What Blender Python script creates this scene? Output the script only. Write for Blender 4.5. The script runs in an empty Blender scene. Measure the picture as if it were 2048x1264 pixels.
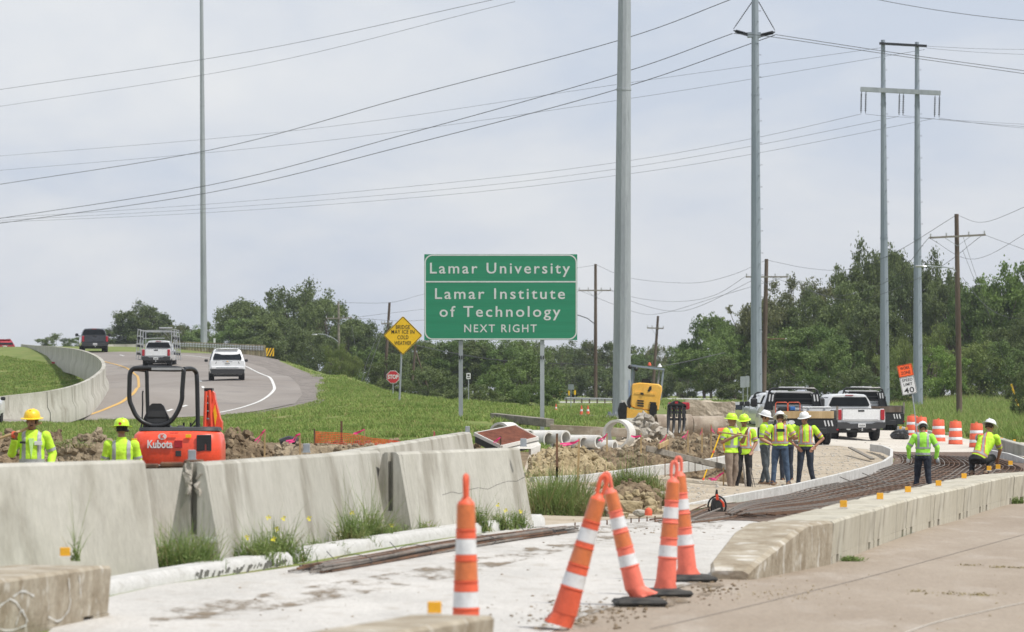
import bpy, bmesh, math, random
import numpy as np
from mathutils import Vector, Matrix, noise
from mathutils.geometry import delaunay_2d_cdt
R = math.radians
random.seed(7)
scene = bpy.context.scene
COL = scene.collection
# ------------------------------------------------------------ camera
F, HOR, CH = 7000.0, 797.0, 1.85        # focal length in px of a 2048 px wide frame, horizon row, eye height
cam_d = bpy.data.cameras.new('camera'); cam = bpy.data.objects.new('camera', cam_d); COL.objects.link(cam)
cam.location = (0, 0, CH); cam.rotation_euler = (R(90), 0, 0)
cam_d.sensor_width = 36; cam_d.lens = 36*F/2048; cam_d.shift_y = (HOR-632)/2048
cam_d.clip_start = .5; cam_d.clip_end = 9000
cam_d.dof.use_dof = True; cam_d.dof.focus_distance = 88; cam_d.dof.aperture_fstop = 4.0
scene.camera = cam
# ------------------------------------------------------------ sky and sun
SUN_EL, SUN_AZ = R(58), R(118)            # azimuth measured clockwise from +Y (away from the camera)
w = bpy.data.worlds.new('World'); scene.world = w; w.use_nodes = True
nt = w.node_tree; nt.nodes.clear()
def N(t, tree, **k):
    n = tree.nodes.new(t)
    for a, b in k.items(): setattr(n, a, b)
    return n
out = N('ShaderNodeOutputWorld', nt); bg = N('ShaderNodeBackground', nt); bg.inputs['Strength'].default_value = .10
sky = N('ShaderNodeTexSky', nt, sky_type='NISHITA', sun_disc=False, sun_elevation=SUN_EL, sun_rotation=SUN_AZ, dust_density=2.5, air_density=1.0)
tc = N('ShaderNodeTexCoord', nt)
mp = N('ShaderNodeMapping', nt); mp.inputs['Scale'].default_value = (1, 1, 2.6)
mp.inputs['Location'].default_value = (.35, .0, .12)
n1 = N('ShaderNodeTexNoise', nt); n1.inputs['Scale'].default_value = 7.5; n1.inputs['Detail'].default_value = 7; n1.inputs['Roughness'].default_value = .55; n1.inputs['Distortion'].default_value = .35
n2 = N('ShaderNodeTexNoise', nt); n2.inputs['Scale'].default_value = 2.6; n2.inputs['Detail'].default_value = 3
ma = N('ShaderNodeMath', nt, operation='MULTIPLY_ADD'); ma.inputs[1].default_value = .6
mb = N('ShaderNodeMath', nt, operation='MULTIPLY'); mb.inputs[1].default_value = .4
cr = N('ShaderNodeValToRGB', nt); cr.color_ramp.elements[0].position = .42; cr.color_ramp.elements[1].position = .61
cr.color_ramp.elements[0].color = (5.65, 6.2, 7.2, 1); cr.color_ramp.elements[1].color = (7.75, 7.85, 8.0, 1)
e = cr.color_ramp.elements.new(.51); e.color = (6.7, 7.0, 7.55, 1)
mx = N('ShaderNodeMix', nt, data_type='RGBA'); mx.inputs['Factor'].default_value = .88
L = nt.links.new
L(tc.outputs['Generated'], mp.inputs['Vector']); L(mp.outputs[0], n1.inputs['Vector']); L(mp.outputs[0], n2.inputs['Vector'])
L(n2.outputs['Fac'], mb.inputs[0]); L(n1.outputs['Fac'], ma.inputs[0]); L(mb.outputs[0], ma.inputs[2]); L(ma.outputs[0], cr.inputs['Fac'])
L(sky.outputs[0], mx.inputs['A']); L(cr.outputs['Color'], mx.inputs['B']); L(mx.outputs['Result'], bg.inputs['Color']); L(bg.outputs[0], out.inputs['Surface'])
sd = bpy.data.lights.new('sun', 'SUN'); sd.energy = 3.4; sd.angle = R(.6); sd.color = (1, .96, .89)
sun = bpy.data.objects.new('sun', sd); COL.objects.link(sun)
sv = Vector((math.sin(SUN_AZ)*math.cos(SUN_EL), math.cos(SUN_AZ)*math.cos(SUN_EL), math.sin(SUN_EL)))
sun.rotation_euler = sv.to_track_quat('Z', 'Y').to_euler()
scene.view_settings.view_transform = 'Standard'; scene.view_settings.look = 'None'
scene.view_settings.exposure = .20; scene.view_settings.gamma = 1; scene.view_settings.use_curve_mapping = False
scene.cycles.max_bounces = 6; scene.cycles.transparent_max_bounces = 6; scene.cycles.use_denoising = True

# ------------------------------------------------------------ materials
MATS = {}
def mat(name, c, rough=.65, metal=0., var=.12, scale=4., bump=0., bscale=40., c2=None, lo=.35, hi=.65, stretch=(1,1,1),
        world=False, spec=.5, c3=None, s3=20., f3=.5, lo3=.55, hi3=.7, trans=0, coat=0, randv=0, rotz=0, fine=.10):
    """procedural material: two noise-mixed tones, an optional third speckle tone, fine bump"""
    if name in MATS: return MATS[name]
    m = bpy.data.materials.new(name); m.use_nodes = True; t = m.node_tree; l = t.links.new
    b = t.nodes['Principled BSDF']
    b.inputs['Roughness'].default_value = rough; b.inputs['Metallic'].default_value = metal
    b.inputs['Specular IOR Level'].default_value = spec
    if coat: b.inputs['Coat Weight'].default_value = coat; b.inputs['Coat Roughness'].default_value = .08
    if world: v = N('ShaderNodeNewGeometry', t).outputs['Position']
    else: v = N('ShaderNodeTexCoord', t).outputs['Object']
    mpn = N('ShaderNodeMapping', t); mpn.inputs['Scale'].default_value = stretch; mpn.inputs['Rotation'].default_value = (0, 0, rotz); l(v, mpn.inputs['Vector'])
    a = N('ShaderNodeTexNoise', t); a.inputs['Scale'].default_value = scale; a.inputs['Detail'].default_value = 8; a.inputs['Roughness'].default_value = .62
    l(mpn.outputs[0], a.inputs['Vector'])
    r = N('ShaderNodeMapRange', t); r.inputs['From Min'].default_value = lo; r.inputs['From Max'].default_value = hi; l(a.outputs['Fac'], r.inputs['Value'])
    x = N('ShaderNodeMix', t, data_type='RGBA'); c = tuple(c)
    if c2 is None:
        ca = tuple(k*(1-var) for k in c); cb = tuple(min(1, k*(1+var)) for k in c)
    else: ca, cb = c, tuple(c2)
    x.inputs['A'].default_value = (*ca, 1); x.inputs['B'].default_value = (*cb, 1)
    l(r.outputs['Result'], x.inputs['Factor']); res = x.outputs['Result']
    if c3 is not None:
        a3 = N('ShaderNodeTexNoise', t); a3.inputs['Scale'].default_value = s3; a3.inputs['Detail'].default_value = 5; l(mpn.outputs[0], a3.inputs['Vector'])
        r3 = N('ShaderNodeMapRange', t); r3.inputs['From Min'].default_value = lo3; r3.inputs['From Max'].default_value = hi3; r3.inputs['To Max'].default_value = f3
        l(a3.outputs['Fac'], r3.inputs['Value'])
        x3 = N('ShaderNodeMix', t, data_type='RGBA'); l(res, x3.inputs['A']); x3.inputs['B'].default_value = (*c3, 1); l(r3.outputs['Result'], x3.inputs['Factor']); res = x3.outputs['Result']
    if fine:
        fn_ = N('ShaderNodeTexNoise', t); fn_.inputs['Scale'].default_value = min(90, max(18, scale*9)); fn_.inputs['Detail'].default_value = 6; fn_.inputs['Roughness'].default_value = .75; l(mpn.outputs[0], fn_.inputs['Vector'])
        fr = N('ShaderNodeMapRange', t); fr.inputs['From Min'].default_value = .3; fr.inputs['From Max'].default_value = .7; fr.inputs['To Min'].default_value = 1-fine*1.4; fr.inputs['To Max'].default_value = 1+fine
        l(fn_.outputs['Fac'], fr.inputs['Value']); fh = N('ShaderNodeHueSaturation', t); l(res, fh.inputs['Color']); l(fr.outputs['Result'], fh.inputs['Value']); res = fh.outputs['Color']
    if randv:
        oi = N('ShaderNodeObjectInfo', t); rr = N('ShaderNodeMapRange', t); rr.inputs['To Min'].default_value = 1-randv; rr.inputs['To Max'].default_value = 1+randv
        l(oi.outputs['Random'], rr.inputs['Value'])
        hs = N('ShaderNodeHueSaturation', t); l(res, hs.inputs['Color']); l(rr.outputs['Result'], hs.inputs['Value']); res = hs.outputs['Color']
    l(res, b.inputs['Base Color'])
    if bump:
        n = N('ShaderNodeTexNoise', t); n.inputs['Scale'].default_value = bscale; n.inputs['Detail'].default_value = 6; l(mpn.outputs[0], n.inputs['Vector'])
        bp = N('ShaderNodeBump', t); bp.inputs['Strength'].default_value = min(1, bump); bp.inputs['Distance'].default_value = .03*max(1, bump); l(n.outputs['Fac'], bp.inputs['Height']); l(bp.outputs[0], b.inputs['Normal'])
    if trans:
        tr = N('ShaderNodeBsdfTranslucent', t); l(res, tr.inputs['Color']); ms = N('ShaderNodeMixShader', t); ms.inputs[0].default_value = trans
        o = t.nodes['Material Output']; l(b.outputs[0], ms.inputs[1]); l(tr.outputs[0], ms.inputs[2]); l(ms.outputs[0], o.inputs['Surface'])
    MATS[name] = m; return m

M = dict(
 tyremark=mat('faint tyre scuff', (.14,.135,.125), .9, scale=12, c2=(.26,.25,.235)),
 grass=mat('grass ground', (.12,.165,.045), .9, scale=.35, c2=(.19,.23,.07), world=True, c3=(.26,.22,.10), s3=1.4, f3=.55, lo3=.5, hi3=.66, bump=1.2, bscale=6, spec=.1),
 blade=mat('grass blades', (.145,.235,.05), .75, scale=.5, c2=(.27,.35,.10), world=True, c3=(.36,.32,.14), s3=3, f3=.7, lo3=.53, hi3=.62, spec=.15, trans=.3),
 weed=mat('weed leaves', (.13,.20,.055), .7, scale=3, c2=(.25,.32,.11), world=True, c3=(.34,.30,.14), s3=6, f3=.6, spec=.2, trans=.3),
 straw=mat('dry straw grass', (.20,.17,.08), .85, scale=4, c2=(.36,.30,.16), world=True, spec=.1, trans=.2),
 slab=mat('new pale concrete', (.45,.435,.41), .85, scale=.9, c2=(.545,.525,.495), world=True, c3=(.33,.29,.24), s3=4.5, f3=.4, lo3=.55, hi3=.7, bump=.4, bscale=25, spec=.25, stretch=(1,.45,1)),
 redroad=mat('worn pinkish concrete road', (.285,.232,.18), .85, scale=.55, c2=(.345,.29,.232), world=True, c3=(.42,.37,.32), s3=1.7, f3=.45, lo3=.54, hi3=.7, bump=.3, bscale=30, spec=.25, stretch=(1,.3,1)),
 ramp=mat('worn asphalt ramp', (.225,.20,.18), .85, scale=.12, c2=(.28,.255,.232), world=True, c3=(.17,.155,.15), s3=.45, f3=.5, bump=.15, spec=.2),
 gravel=mat('gravel shoulder', (.15,.135,.125), .95, scale=1.5, c2=(.25,.225,.205), world=True, c3=(.35,.31,.27), s3=7, f3=.5, bump=1, bscale=12, spec=.1),
 site=mat('compacted gravelly dirt', (.36,.30,.225), .95, scale=.45, c2=(.48,.42,.335), world=True, c3=(.24,.19,.14), s3=4, f3=.55, bump=1.3, bscale=9, spec=.1),
 dirt=mat('dug brown soil', (.11,.080,.05), .95, scale=2.2, c2=(.27,.205,.135), world=True, c3=(.36,.29,.19), s3=5, f3=.6, bump=1.5, bscale=14, spec=.1),
 tan=mat('tan clay', (.30,.235,.135), .95, scale=2.5, c2=(.47,.39,.25), world=True, c3=(.17,.125,.08), s3=6, f3=.6, bump=1.5, bscale=14, spec=.1),
 pave=mat('dusty concrete pavement', (.50,.46,.40), .9, scale=.4, c2=(.60,.56,.5), world=True, c3=(.38,.32,.26), s3=2.5, f3=.4, bump=.4, bscale=12, spec=.2),
 barrier=mat('weathered barrier concrete', (.40,.385,.335), .85, scale=1.3, c2=(.49,.475,.425), stretch=(1,1,.3), c3=(.19,.17,.13), s3=2.0, f3=.6, lo3=.50, hi3=.68, bump=.3, bscale=18, spec=.25, randv=.05),
 lowbar=mat('stained low barrier concrete', (.40,.37,.295), .88, scale=2.2, c2=(.50,.475,.40), stretch=(1,1,.45), c3=(.15,.125,.095), s3=3.2, f3=.5, lo3=.54, hi3=.68, bump=.12, bscale=30, spec=.2, randv=.06),
 dirtyramp=mat('mud stained nose concrete', (.25,.205,.145), .88, scale=3, c2=(.42,.375,.30), stretch=(1.6,.7,1), c3=(.60,.58,.53), s3=4, f3=.7, lo3=.57, hi3=.66, bump=.6, bscale=14, spec=.2),
 curb=mat('fresh white curb concrete', (.48,.475,.455), .85, scale=3, c2=(.57,.565,.55), c3=(.3,.28,.24), s3=9, f3=.35, lo3=.58, hi3=.7, bump=.3, spec=.25),
 form=mat('grey form board concrete', (.48,.475,.455), .85, scale=3, c2=(.62,.615,.595), c3=(.3,.27,.23), s3=7, f3=.4, bump=.2, spec=.25),
 pipe=mat('pale precast pipe', (.52,.51,.48), .85, scale=3, c2=(.66,.65,.62), c3=(.35,.32,.27), s3=6, f3=.4, bump=.2),
 oldpipe=mat('brown stained old pipe', (.22,.17,.13), .9, scale=1.6, c2=(.38,.32,.25), c3=(.5,.45,.38), s3=4, f3=.6, bump=.5),
 rubble=mat('broken concrete', (.33,.30,.25), .95, scale=4, c2=(.50,.465,.41), c3=(.2,.16,.12), s3=8, f3=.5, bump=.8, bscale=20),
 steel=mat('galvanised steel', (.30,.325,.35), .55, .35, scale=1.2, c2=(.40,.43,.455), stretch=(1,1,.15), c3=(.24,.26,.28), s3=4, f3=.5),
 polesteel=mat('blue grey pole steel', (.235,.275,.325), .55, .2, scale=.9, c2=(.30,.34,.39), stretch=(1,1,.12), spec=.4),
 wood=mat('weathered brown wood pole', (.085,.06,.045), .9, scale=3, c2=(.16,.125,.10), stretch=(1,1,.08), spec=.15),
 greywood=mat('grey weathered timber', (.16,.145,.125), .9, scale=4, c2=(.30,.275,.24), stretch=(.15,1,1), spec=.15, c3=(.1,.08,.07), s3=12, f3=.5),
 newwood=mat('pale lumber', (.36,.25,.12), .8, scale=3, c2=(.50,.37,.21), stretch=(1,1,.1), spec=.2),
 wire=mat('dark wire', (.10,.10,.11), .6, .3),
 black=mat('black painted metal', (.016,.017,.019), .38, .0, spec=.5, var=.3, scale=6),
 rubber=mat('black rubber', (.022,.022,.023), .85, var=.3, scale=12, spec=.25, bump=.2),
 dustblack=mat('dusty black rubber', (.035,.036,.037), .8, c2=(.075,.072,.066), scale=9, spec=.25, bump=.3),
 rust=mat('rusty rebar', (.085,.052,.035), .8, .2, scale=5, c2=(.19,.105,.06), c3=(.28,.13,.06), s3=3, f3=.6, world=True),
 greyrebar=mat('grey brown rebar', (.15,.135,.12), .7, .2, scale=5, c2=(.27,.24,.21), c3=(.22,.12,.07), s3=2.5, f3=.6, world=True),
 redrust=mat('red rust grate', (.16,.055,.035), .85, scale=6, c2=(.27,.10,.06)),
 orange=mat('orange cone plastic', (.74,.125,.06), .5, scale=5, var=.1, c3=(.55,.12,.07), s3=9, f3=.35, spec=.35, randv=.06),
 coral=mat('faded coral cone plastic', (.82,.185,.125), .55, scale=5, var=.1, c3=(.65,.17,.12), s3=8, f3=.4, spec=.35),
 sheet=mat('orange reflective sheeting', (.62,.165,.05), .35, scale=14, var=.12, c3=(.45,.13,.05), s3=18, f3=.4, spec=.6),
 white=mat('white reflective sheeting', (.62,.63,.64), .4, scale=9, c2=(.74,.745,.75), c3=(.42,.38,.34), s3=13, f3=.45, lo3=.55, spec=.5),
 amber=mat('amber reflector', (.80,.40,.02), .35, scale=9, var=.1, spec=.6),
 paintwhite=mat('white marking paint', (.66,.66,.64), .7, scale=2, var=.06, c3=(.45,.43,.41), s3=4, f3=.4, world=True),
 paintyellow=mat('yellow marking paint', (.56,.34,.09), .7, scale=2, var=.08, c3=(.45,.32,.15), s3=4, f3=.4, world=True),
 green=mat('green sign sheeting', (.013,.205,.105), .42, scale=1.2, c2=(.018,.24,.13), stretch=(.05,1,4), spec=.5),
 legend=mat('silver white legend', (.60,.62,.62), .45, scale=6, var=.06),
 yellowsign=mat('yellow sign sheeting', (.86,.52,.01), .45, scale=3, var=.05),
 redsign=mat('red sign sheeting', (.48,.02,.03), .45, scale=3, var=.06),
 orangesign=mat('orange sign sheeting', (.95,.12,.015), .45, scale=3, var=.05),
 whitesign=mat('white sign sheeting', (.66,.67,.67), .5, scale=3, var=.05),
 print=mat('black legend print', (.012,.012,.012), .5),
 kred=mat('orange red machine paint', (.83,.085,.035), .35, scale=3, var=.08, c3=(.5,.09,.05), s3=8, f3=.25, spec=.5, coat=.2),
 kyellow=mat('yellow machine paint', (.80,.42,.06), .4, scale=2, c2=(.88,.50,.10), c3=(.5,.3,.1), s3=6, f3=.4),
 vinyl=mat('black vinyl seat', (.018,.018,.02), .45, var=.2, scale=8, bump=.15),
 net=mat('orange plastic netting', (.85,.13,.04), .55),
 pink=mat('pink ribbon', (.90,.08,.32), .6, var=.1, trans=.3),
 paintcarwhite=mat('white car paint', (.72,.73,.74), .25, scale=2, var=.03, coat=.6),
 silverpaint=mat('silver beige car paint', (.42,.42,.40), .3, .5, scale=2, var=.03, coat=.6),
 darkpaint=mat('dark grey car paint', (.030,.033,.042), .22, .3, scale=2, var=.1, coat=.9),
 redpaint=mat('dark red car paint', (.35,.015,.03), .22, .2, scale=2, var=.08, coat=.8),
 glass=mat('dark tinted car glass', (.010,.013,.016), .10, 0, spec=.22, var=.2, scale=1),
 tail=mat('red tail lamp lens', (.36,.008,.02), .2, var=.2, scale=9, spec=.7),
 lamp=mat('clear lamp lens', (.72,.72,.74), .15, .2, var=.1, scale=9, spec=.8),
 chrome=mat('chrome', (.62,.63,.65), .18, .95, var=.05),
 plastic=mat('dark grey plastic', (.035,.036,.038), .6, var=.15, scale=8),
 alu=mat('bare aluminium', (.50,.51,.52), .35, .7, var=.1, scale=5),
 brass=mat('amber glass', (.75,.30,.02), .3),
 tape=mat('silver reflective tape', (.36,.37,.38), .45, var=.08, scale=12),
 blue=mat('blue plastic', (.03,.16,.48), .5),
 bag=mat('black plastic sheet', (.02,.021,.023), .35, var=.3, scale=8, bump=1, bscale=9),
)
# ------------------------------------------------------------ mesh building
class MB:
    def __init__(s): s.v = []; s.f = []; s.m = []
    def add(s, v, f, mi=0):
        o = len(s.v); s.v += [tuple(p) for p in v]; s.f += [tuple(o+i for i in q) for q in f]; s.m += [mi]*len(f); return s
    def box(s, c, d, rot=None, mi=0, ch=0.):
        x, y, z = d[0]/2, d[1]/2, d[2]/2
        if ch:
            k = min(ch, x*.9, y*.9, z*.9); V = []
            for sx in (-1,1):
                for sy in (-1,1):
                    for sz in (-1,1):
                        V += [(sx*(x-k), sy*(y-k), sz*z), (sx*(x-k), sy*y, sz*(z-k)), (sx*x, sy*(y-k), sz*(z-k))]
            bm = bmesh.new()
            for p in V: bm.verts.new(p)
            bmesh.ops.convex_hull(bm, input=bm.verts[:]); bm.normal_update()
            bmesh.ops.dissolve_limit(bm, angle_limit=.01, verts=bm.verts[:], edges=bm.edges[:])
            bm.verts.index_update()
            V = [v.co.copy() for v in bm.verts]; Fc = [tuple(v.index for v in f.verts) for f in bm.faces]; bm.free()
        else:
            V = [Vector((sx*x, sy*y, sz*z)) for sx in (-1,1) for sy in (-1,1) for sz in (-1,1)]
            Fc = [(0,1,3,2),(4,6,7,5),(0,4,5,1),(2,3,7,6),(0,2,6,4),(1,5,7,3)]
        if rot is not None:
            rm = rot if isinstance(rot, Matrix) else Matrix.Rotation(rot, 3, 'Z'); V = [rm @ Vector(p) for p in V]
        return s.add([Vector(p)+Vector(c) for p in V], Fc, mi)
    def tube(s, pts, r, n=8, mi=0, cap=True):
        pts = [Vector(p) for p in pts]; k = len(pts)
        rr = r if isinstance(r, (list, tuple)) else [r]*k
        V = []; Fc = []; up = None
        for i, p in enumerate(pts):
            t = (pts[min(i+1, k-1)]-pts[max(i-1, 0)]).normalized()
            if up is None:
                up = Vector((0,0,1)) if abs(t.z) < .9 else Vector((0,1,0))
            a = t.cross(up)
            if a.length < 1e-5: a = t.cross(Vector((1,0,0)))
            a.normalize(); b = a.cross(t).normalized(); up = b
            for j in range(n):
                q = 2*math.pi*j/n + math.pi/n; V.append(p + a*math.cos(q)*rr[i] + b*math.sin(q)*rr[i])
        for i in range(k-1):
            for j in range(n): Fc.append((i*n+j, i*n+(j+1)%n, (i+1)*n+(j+1)%n, (i+1)*n+j))
        if cap: Fc += [tuple(reversed(range(n))), tuple((k-1)*n+j for j in range(n))]
        return s.add(V, Fc, mi)
    def cyl(s, a, b, r0, r1=None, n=12, mi=0): return s.tube([a, b], [r0, r0 if r1 is None else r1], n, mi)
    def lathe(s, prof, n=16, c=(0,0,0), M3=None, mi=0, cap=True, sx=1, sy=1):
        V = []; Fc = []; c = Vector(c)
        for r, z in prof:
            for j in range(n):
                q = 2*math.pi*j/n; p = Vector((r*math.cos(q)*sx, r*math.sin(q)*sy, z)); V.append((M3 @ p if M3 else p)+c)
        for i in range(len(prof)-1):
            for j in range(n): Fc.append((i*n+j, i*n+(j+1)%n, (i+1)*n+(j+1)%n, (i+1)*n+j))
        if cap: Fc += [tuple(reversed(range(n))), tuple((len(prof)-1)*n+j for j in range(n))]
        return s.add(V, Fc, mi)
    def loft(s, secs, mi=0, cap=True, close=True):
        n = len(secs[0]); V = [p for q in secs for p in q]; Fc = []
        for i in range(len(secs)-1):
            for j in range(n if close else n-1): Fc.append((i*n+j, i*n+(j+1)%n, (i+1)*n+(j+1)%n, (i+1)*n+j))
        if cap and close: Fc += [tuple(reversed(range(n))), tuple((len(secs)-1)*n+j for j in range(n))]
        return s.add(V, Fc, mi)
    def prism(s, poly, y0, y1, mi=0):       # polygon in x,z pulled along y
        return s.loft([[(x, y0, z) for x, z in poly], [(x, y1, z) for x, z in poly]], mi)
    def ball(s, c, r, n=10, m=6, mi=0, rot=None):
        r = (r, r, r) if isinstance(r, (int, float)) else r
        prof = [(math.sin(math.pi*(i+.02)/(m+.04)), -math.cos(math.pi*(i+.02)/(m+.04))) for i in range(m+1)]
        D = Matrix.Diagonal(r); return s.lathe(prof, n, c, (rot @ D) if rot else D, mi)
    def xf(s, mtx, start=0):
        s.v = s.v[:start] + [tuple(mtx @ Vector(p)) for p in s.v[start:]]; return s
    def build(s, name, mats, parent=None, smooth=35, kind=None, label=None, cat=None, group=None, loc=None):
        me = bpy.data.meshes.new(name); me.from_pydata(s.v, [], s.f)
        mats = mats if isinstance(mats, (list, tuple)) else [mats]
        for x in mats: me.materials.append(x)
        if len(mats) > 1: me.polygons.foreach_set('material_index', s.m)
        bm = bmesh.new(); bm.from_mesh(me); bmesh.ops.recalc_face_normals(bm, faces=bm.faces[:]); bm.to_mesh(me); bm.free()
        if smooth:
            me.polygons.foreach_set('use_smooth', [True]*len(me.polygons)); me.set_sharp_from_angle(angle=R(smooth))
        me.update(); o = bpy.data.objects.new(name, me); COL.objects.link(o)
        if parent: o.parent = parent
        if loc is not None: o.location = loc
        return tag(o, label, cat, group, kind)
def raw(name, V, Fc, m, smooth=False, **k):
    me = bpy.data.meshes.new(name); me.from_pydata(V, [], Fc)
    for x in (m if isinstance(m, (list, tuple)) else [m]): me.materials.append(x)
    if smooth: me.polygons.foreach_set('use_smooth', [True]*len(me.polygons))
    me.update(); o = bpy.data.objects.new(name, me); COL.objects.link(o)
    if k.get('parent'): o.parent = k['parent']
    return tag(o, k.get('label'), k.get('cat'), k.get('group'), k.get('kind'))
def tag(o, label=None, cat=None, group=None, kind=None):
    if label: o['label'] = label
    if cat: o['category'] = cat
    if group: o['group'] = group
    if kind: o['kind'] = kind
    return o
def thing(name, loc, label, cat, group=None, rz=0, rot=None, sc=1):
    o = bpy.data.objects.new(name, None); COL.objects.link(o); o.location = loc; o.empty_display_size = .2
    o.rotation_euler = rot if rot else (0, 0, rz); o.scale = (sc,)*3 if isinstance(sc, (int, float)) else sc
    return tag(o, label, cat, group)
def dup(o, loc, label, rz=None, group=None, rot=None, sc=None):
    def cp(a, p):
        b = a.copy(); COL.objects.link(b); b.parent = p
        for ch in KIDS[a.name]: cp(ch, b)
        return b
    KIDS = {}
    def walk(a): KIDS[a.name] = list(a.children); [walk(c) for c in a.children]
    walk(o); r = cp(o, None); r.location = loc
    if rz is not None: r.rotation_euler = (0, 0, rz)
    if rot is not None: r.rotation_euler = rot
    if sc is not None: r.scale = (sc,)*3 if isinstance(sc, (int, float)) else sc
    r['label'] = label
    if group: r['group'] = group
    return r
def text(s, size, c, m, parent, name='legend', bold=0., space=1., sx=1., align='CENTER', depth=.004, rot=None):
    """lettering standing in the x-z plane of its parent, facing -y; c = middle of the line"""
    cu = bpy.data.curves.new('t', 'FONT'); cu.body = s; cu.size = size; cu.align_x = align; cu.align_y = 'CENTER'
    cu.offset = bold; cu.space_character = space; cu.extrude = depth; cu.resolution_u = 3
    o = bpy.data.objects.new('t', cu); COL.objects.link(o)
    dg = bpy.context.evaluated_depsgraph_get(); me = bpy.data.meshes.new_from_object(o.evaluated_get(dg))
    bpy.data.objects.remove(o); me.transform(Matrix.Diagonal((sx, 1, 1, 1))); me.transform(Matrix.Rotation(R(90), 4, 'X'))
    if rot: me.transform(rot)
    me.materials.clear(); me.materials.append(m); q = bpy.data.objects.new(name, me); COL.objects.link(q); q.parent = parent; q.location = c
    return q

# ------------------------------------------------------------ where things stand
def P(px, py, s): return Vector(((px-1024)/s, F/s, CH-(py-HOR)/s))
CP = [  # (px, py, pixels per metre there) measured on the ground in the photograph
 (-1500,1150,210),(0,1158,207),(320,1157,206),(445,1140,195),(790,1072,158),(1095,1056,144),(600,1250,250),(1000,1262,251),
 (1500,1162,197.5),(1664,1131,180.5),(1868,1055,139.5),(2025,1008,114),(1400,1264,252.5),(2048,1264,252.5),(2600,1264,252.5),(2048,1130,180),(2600,1030,126),
 (1330,1037,127),(1440,1040,130),(1500,1003,98),(1640,975,85),(1540,974,82),(1700,1020,110),
 (1845,985,88),(1780,935,68),(1960,945,76),(2048,960,80),(1750,900,56),(1600,900,57),(1730,881,49),(1912,893,51),(2048,905,56),(1500,905,57),
 (1950,855,41),(1850,840,35),(2048,850,38),(1950,797,25),(1700,800,26),(1600,830,34),(1300,822,40),(1300,797,24),
 (1100,965,88),(1250,950,84),(1430,915,66),(1200,882,62),(1285,850,50),(1084,862,60),(920,836,60),(1000,850,62),
 (800,875,70),(500,885,72),(150,890,76),(300,1000,110),(100,1050,139),(700,1000,116),(900,960,100),(-400,900,80),
 (500,833,42),(300,836,42.5),(150,842,43.5),(30,840,45.5),(205,784,41),(100,862,56),(300,860,56),(500,857,56),(650,848,56),(620,812,43),(-200,862,56),(120,800,36),(60,760,32),(455,762,36),(310,735,31),(188,706,27),(60,706,21),(-200,700,20),(-300,840,45),
 (330,702,22.5),(430,706,24),(525,714,26.5),(650,790,39),(600,752,33),(560,722,27.5),(700,752,33),(798,806,48),(760,792,42),(850,798,42),(940,815,46),
 (800,790,27),(650,780,22),(1000,800,28),(1100,803,26),(500,775,18),(300,760,15),(0,745,14),(1500,795,18),(2048,795,18),(1000,792,16),(2700,795,22),
 (1150,820,38),(1220,838,45),(800,802,33),(900,810,33),(1000,814,33),(1080,818,34),(860,808,38),(750,782,29),(760,790,25),(850,800,27),(950,806,27),(1050,808,27)]
_C = np.array([[(a-1024)/s, F/s, CH-(b-HOR)/s] for a, b, s in CP])
YS = .35
def _phi(dx, dy): return np.sqrt(dx*dx + (dy*YS)**2 + 1.6**2)
_n = len(_C)
_A = np.zeros((_n+1, _n+1)); _A[:_n,:_n] = _phi(_C[:,None,0]-_C[None,:,0], _C[:,None,1]-_C[None,:,1]) - np.eye(_n)*.12
_A[:_n,_n] = 1; _A[_n,:_n] = 1
_W = np.linalg.solve(_A, np.append(_C[:,2], 0))
def hv(X, Y):
    X = np.asarray(X, float); Y = np.asarray(Y, float); sh = X.shape; X = X.ravel(); Y = Y.ravel()
    z = _phi(X[:,None]-_C[None,:,0], Y[:,None]-_C[None,:,1]) @ _W[:_n] + _W[_n]
    far = np.clip((Y-430)/250, 0, 1); z = z*(1-far) + 1.9*far
    near = np.clip((30-Y)/8, 0, 1); z = z*(1-near) + 0*near
    side = np.clip((np.abs(X)-70)/60, 0, 1); z = z*(1-side) + 1.5*side*np.clip(Y/100, 0, 1)
    return z.reshape(sh)
def h(x, y): return float(hv(np.array([x]), np.array([y]))[0])
_D = np.exp(np.linspace(math.log(14), math.log(650), 700))
def G(px, py, off=0.):
    """the ground point seen at a pixel"""
    t = (px-1024)/F; zs = CH-(py-HOR)/F*_D; g = hv(t*_D, _D)+off; below = np.nonzero(zs <= g)[0]
    if len(below) == 0: d = 400.
    elif below[0] == 0: d = _D[0]
    else:
        i = below[0]; a = zs[i-1]-g[i-1]; b = g[i]-zs[i]; d = _D[i-1]+(_D[i]-_D[i-1])*a/(a+b+1e-9)
    return Vector((t*d, d, h(t*d, d)+off))
def onray(px, d, off=0.):
    x = (px-1024)/F*d; return Vector((x, d, h(x, d)+off))
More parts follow.
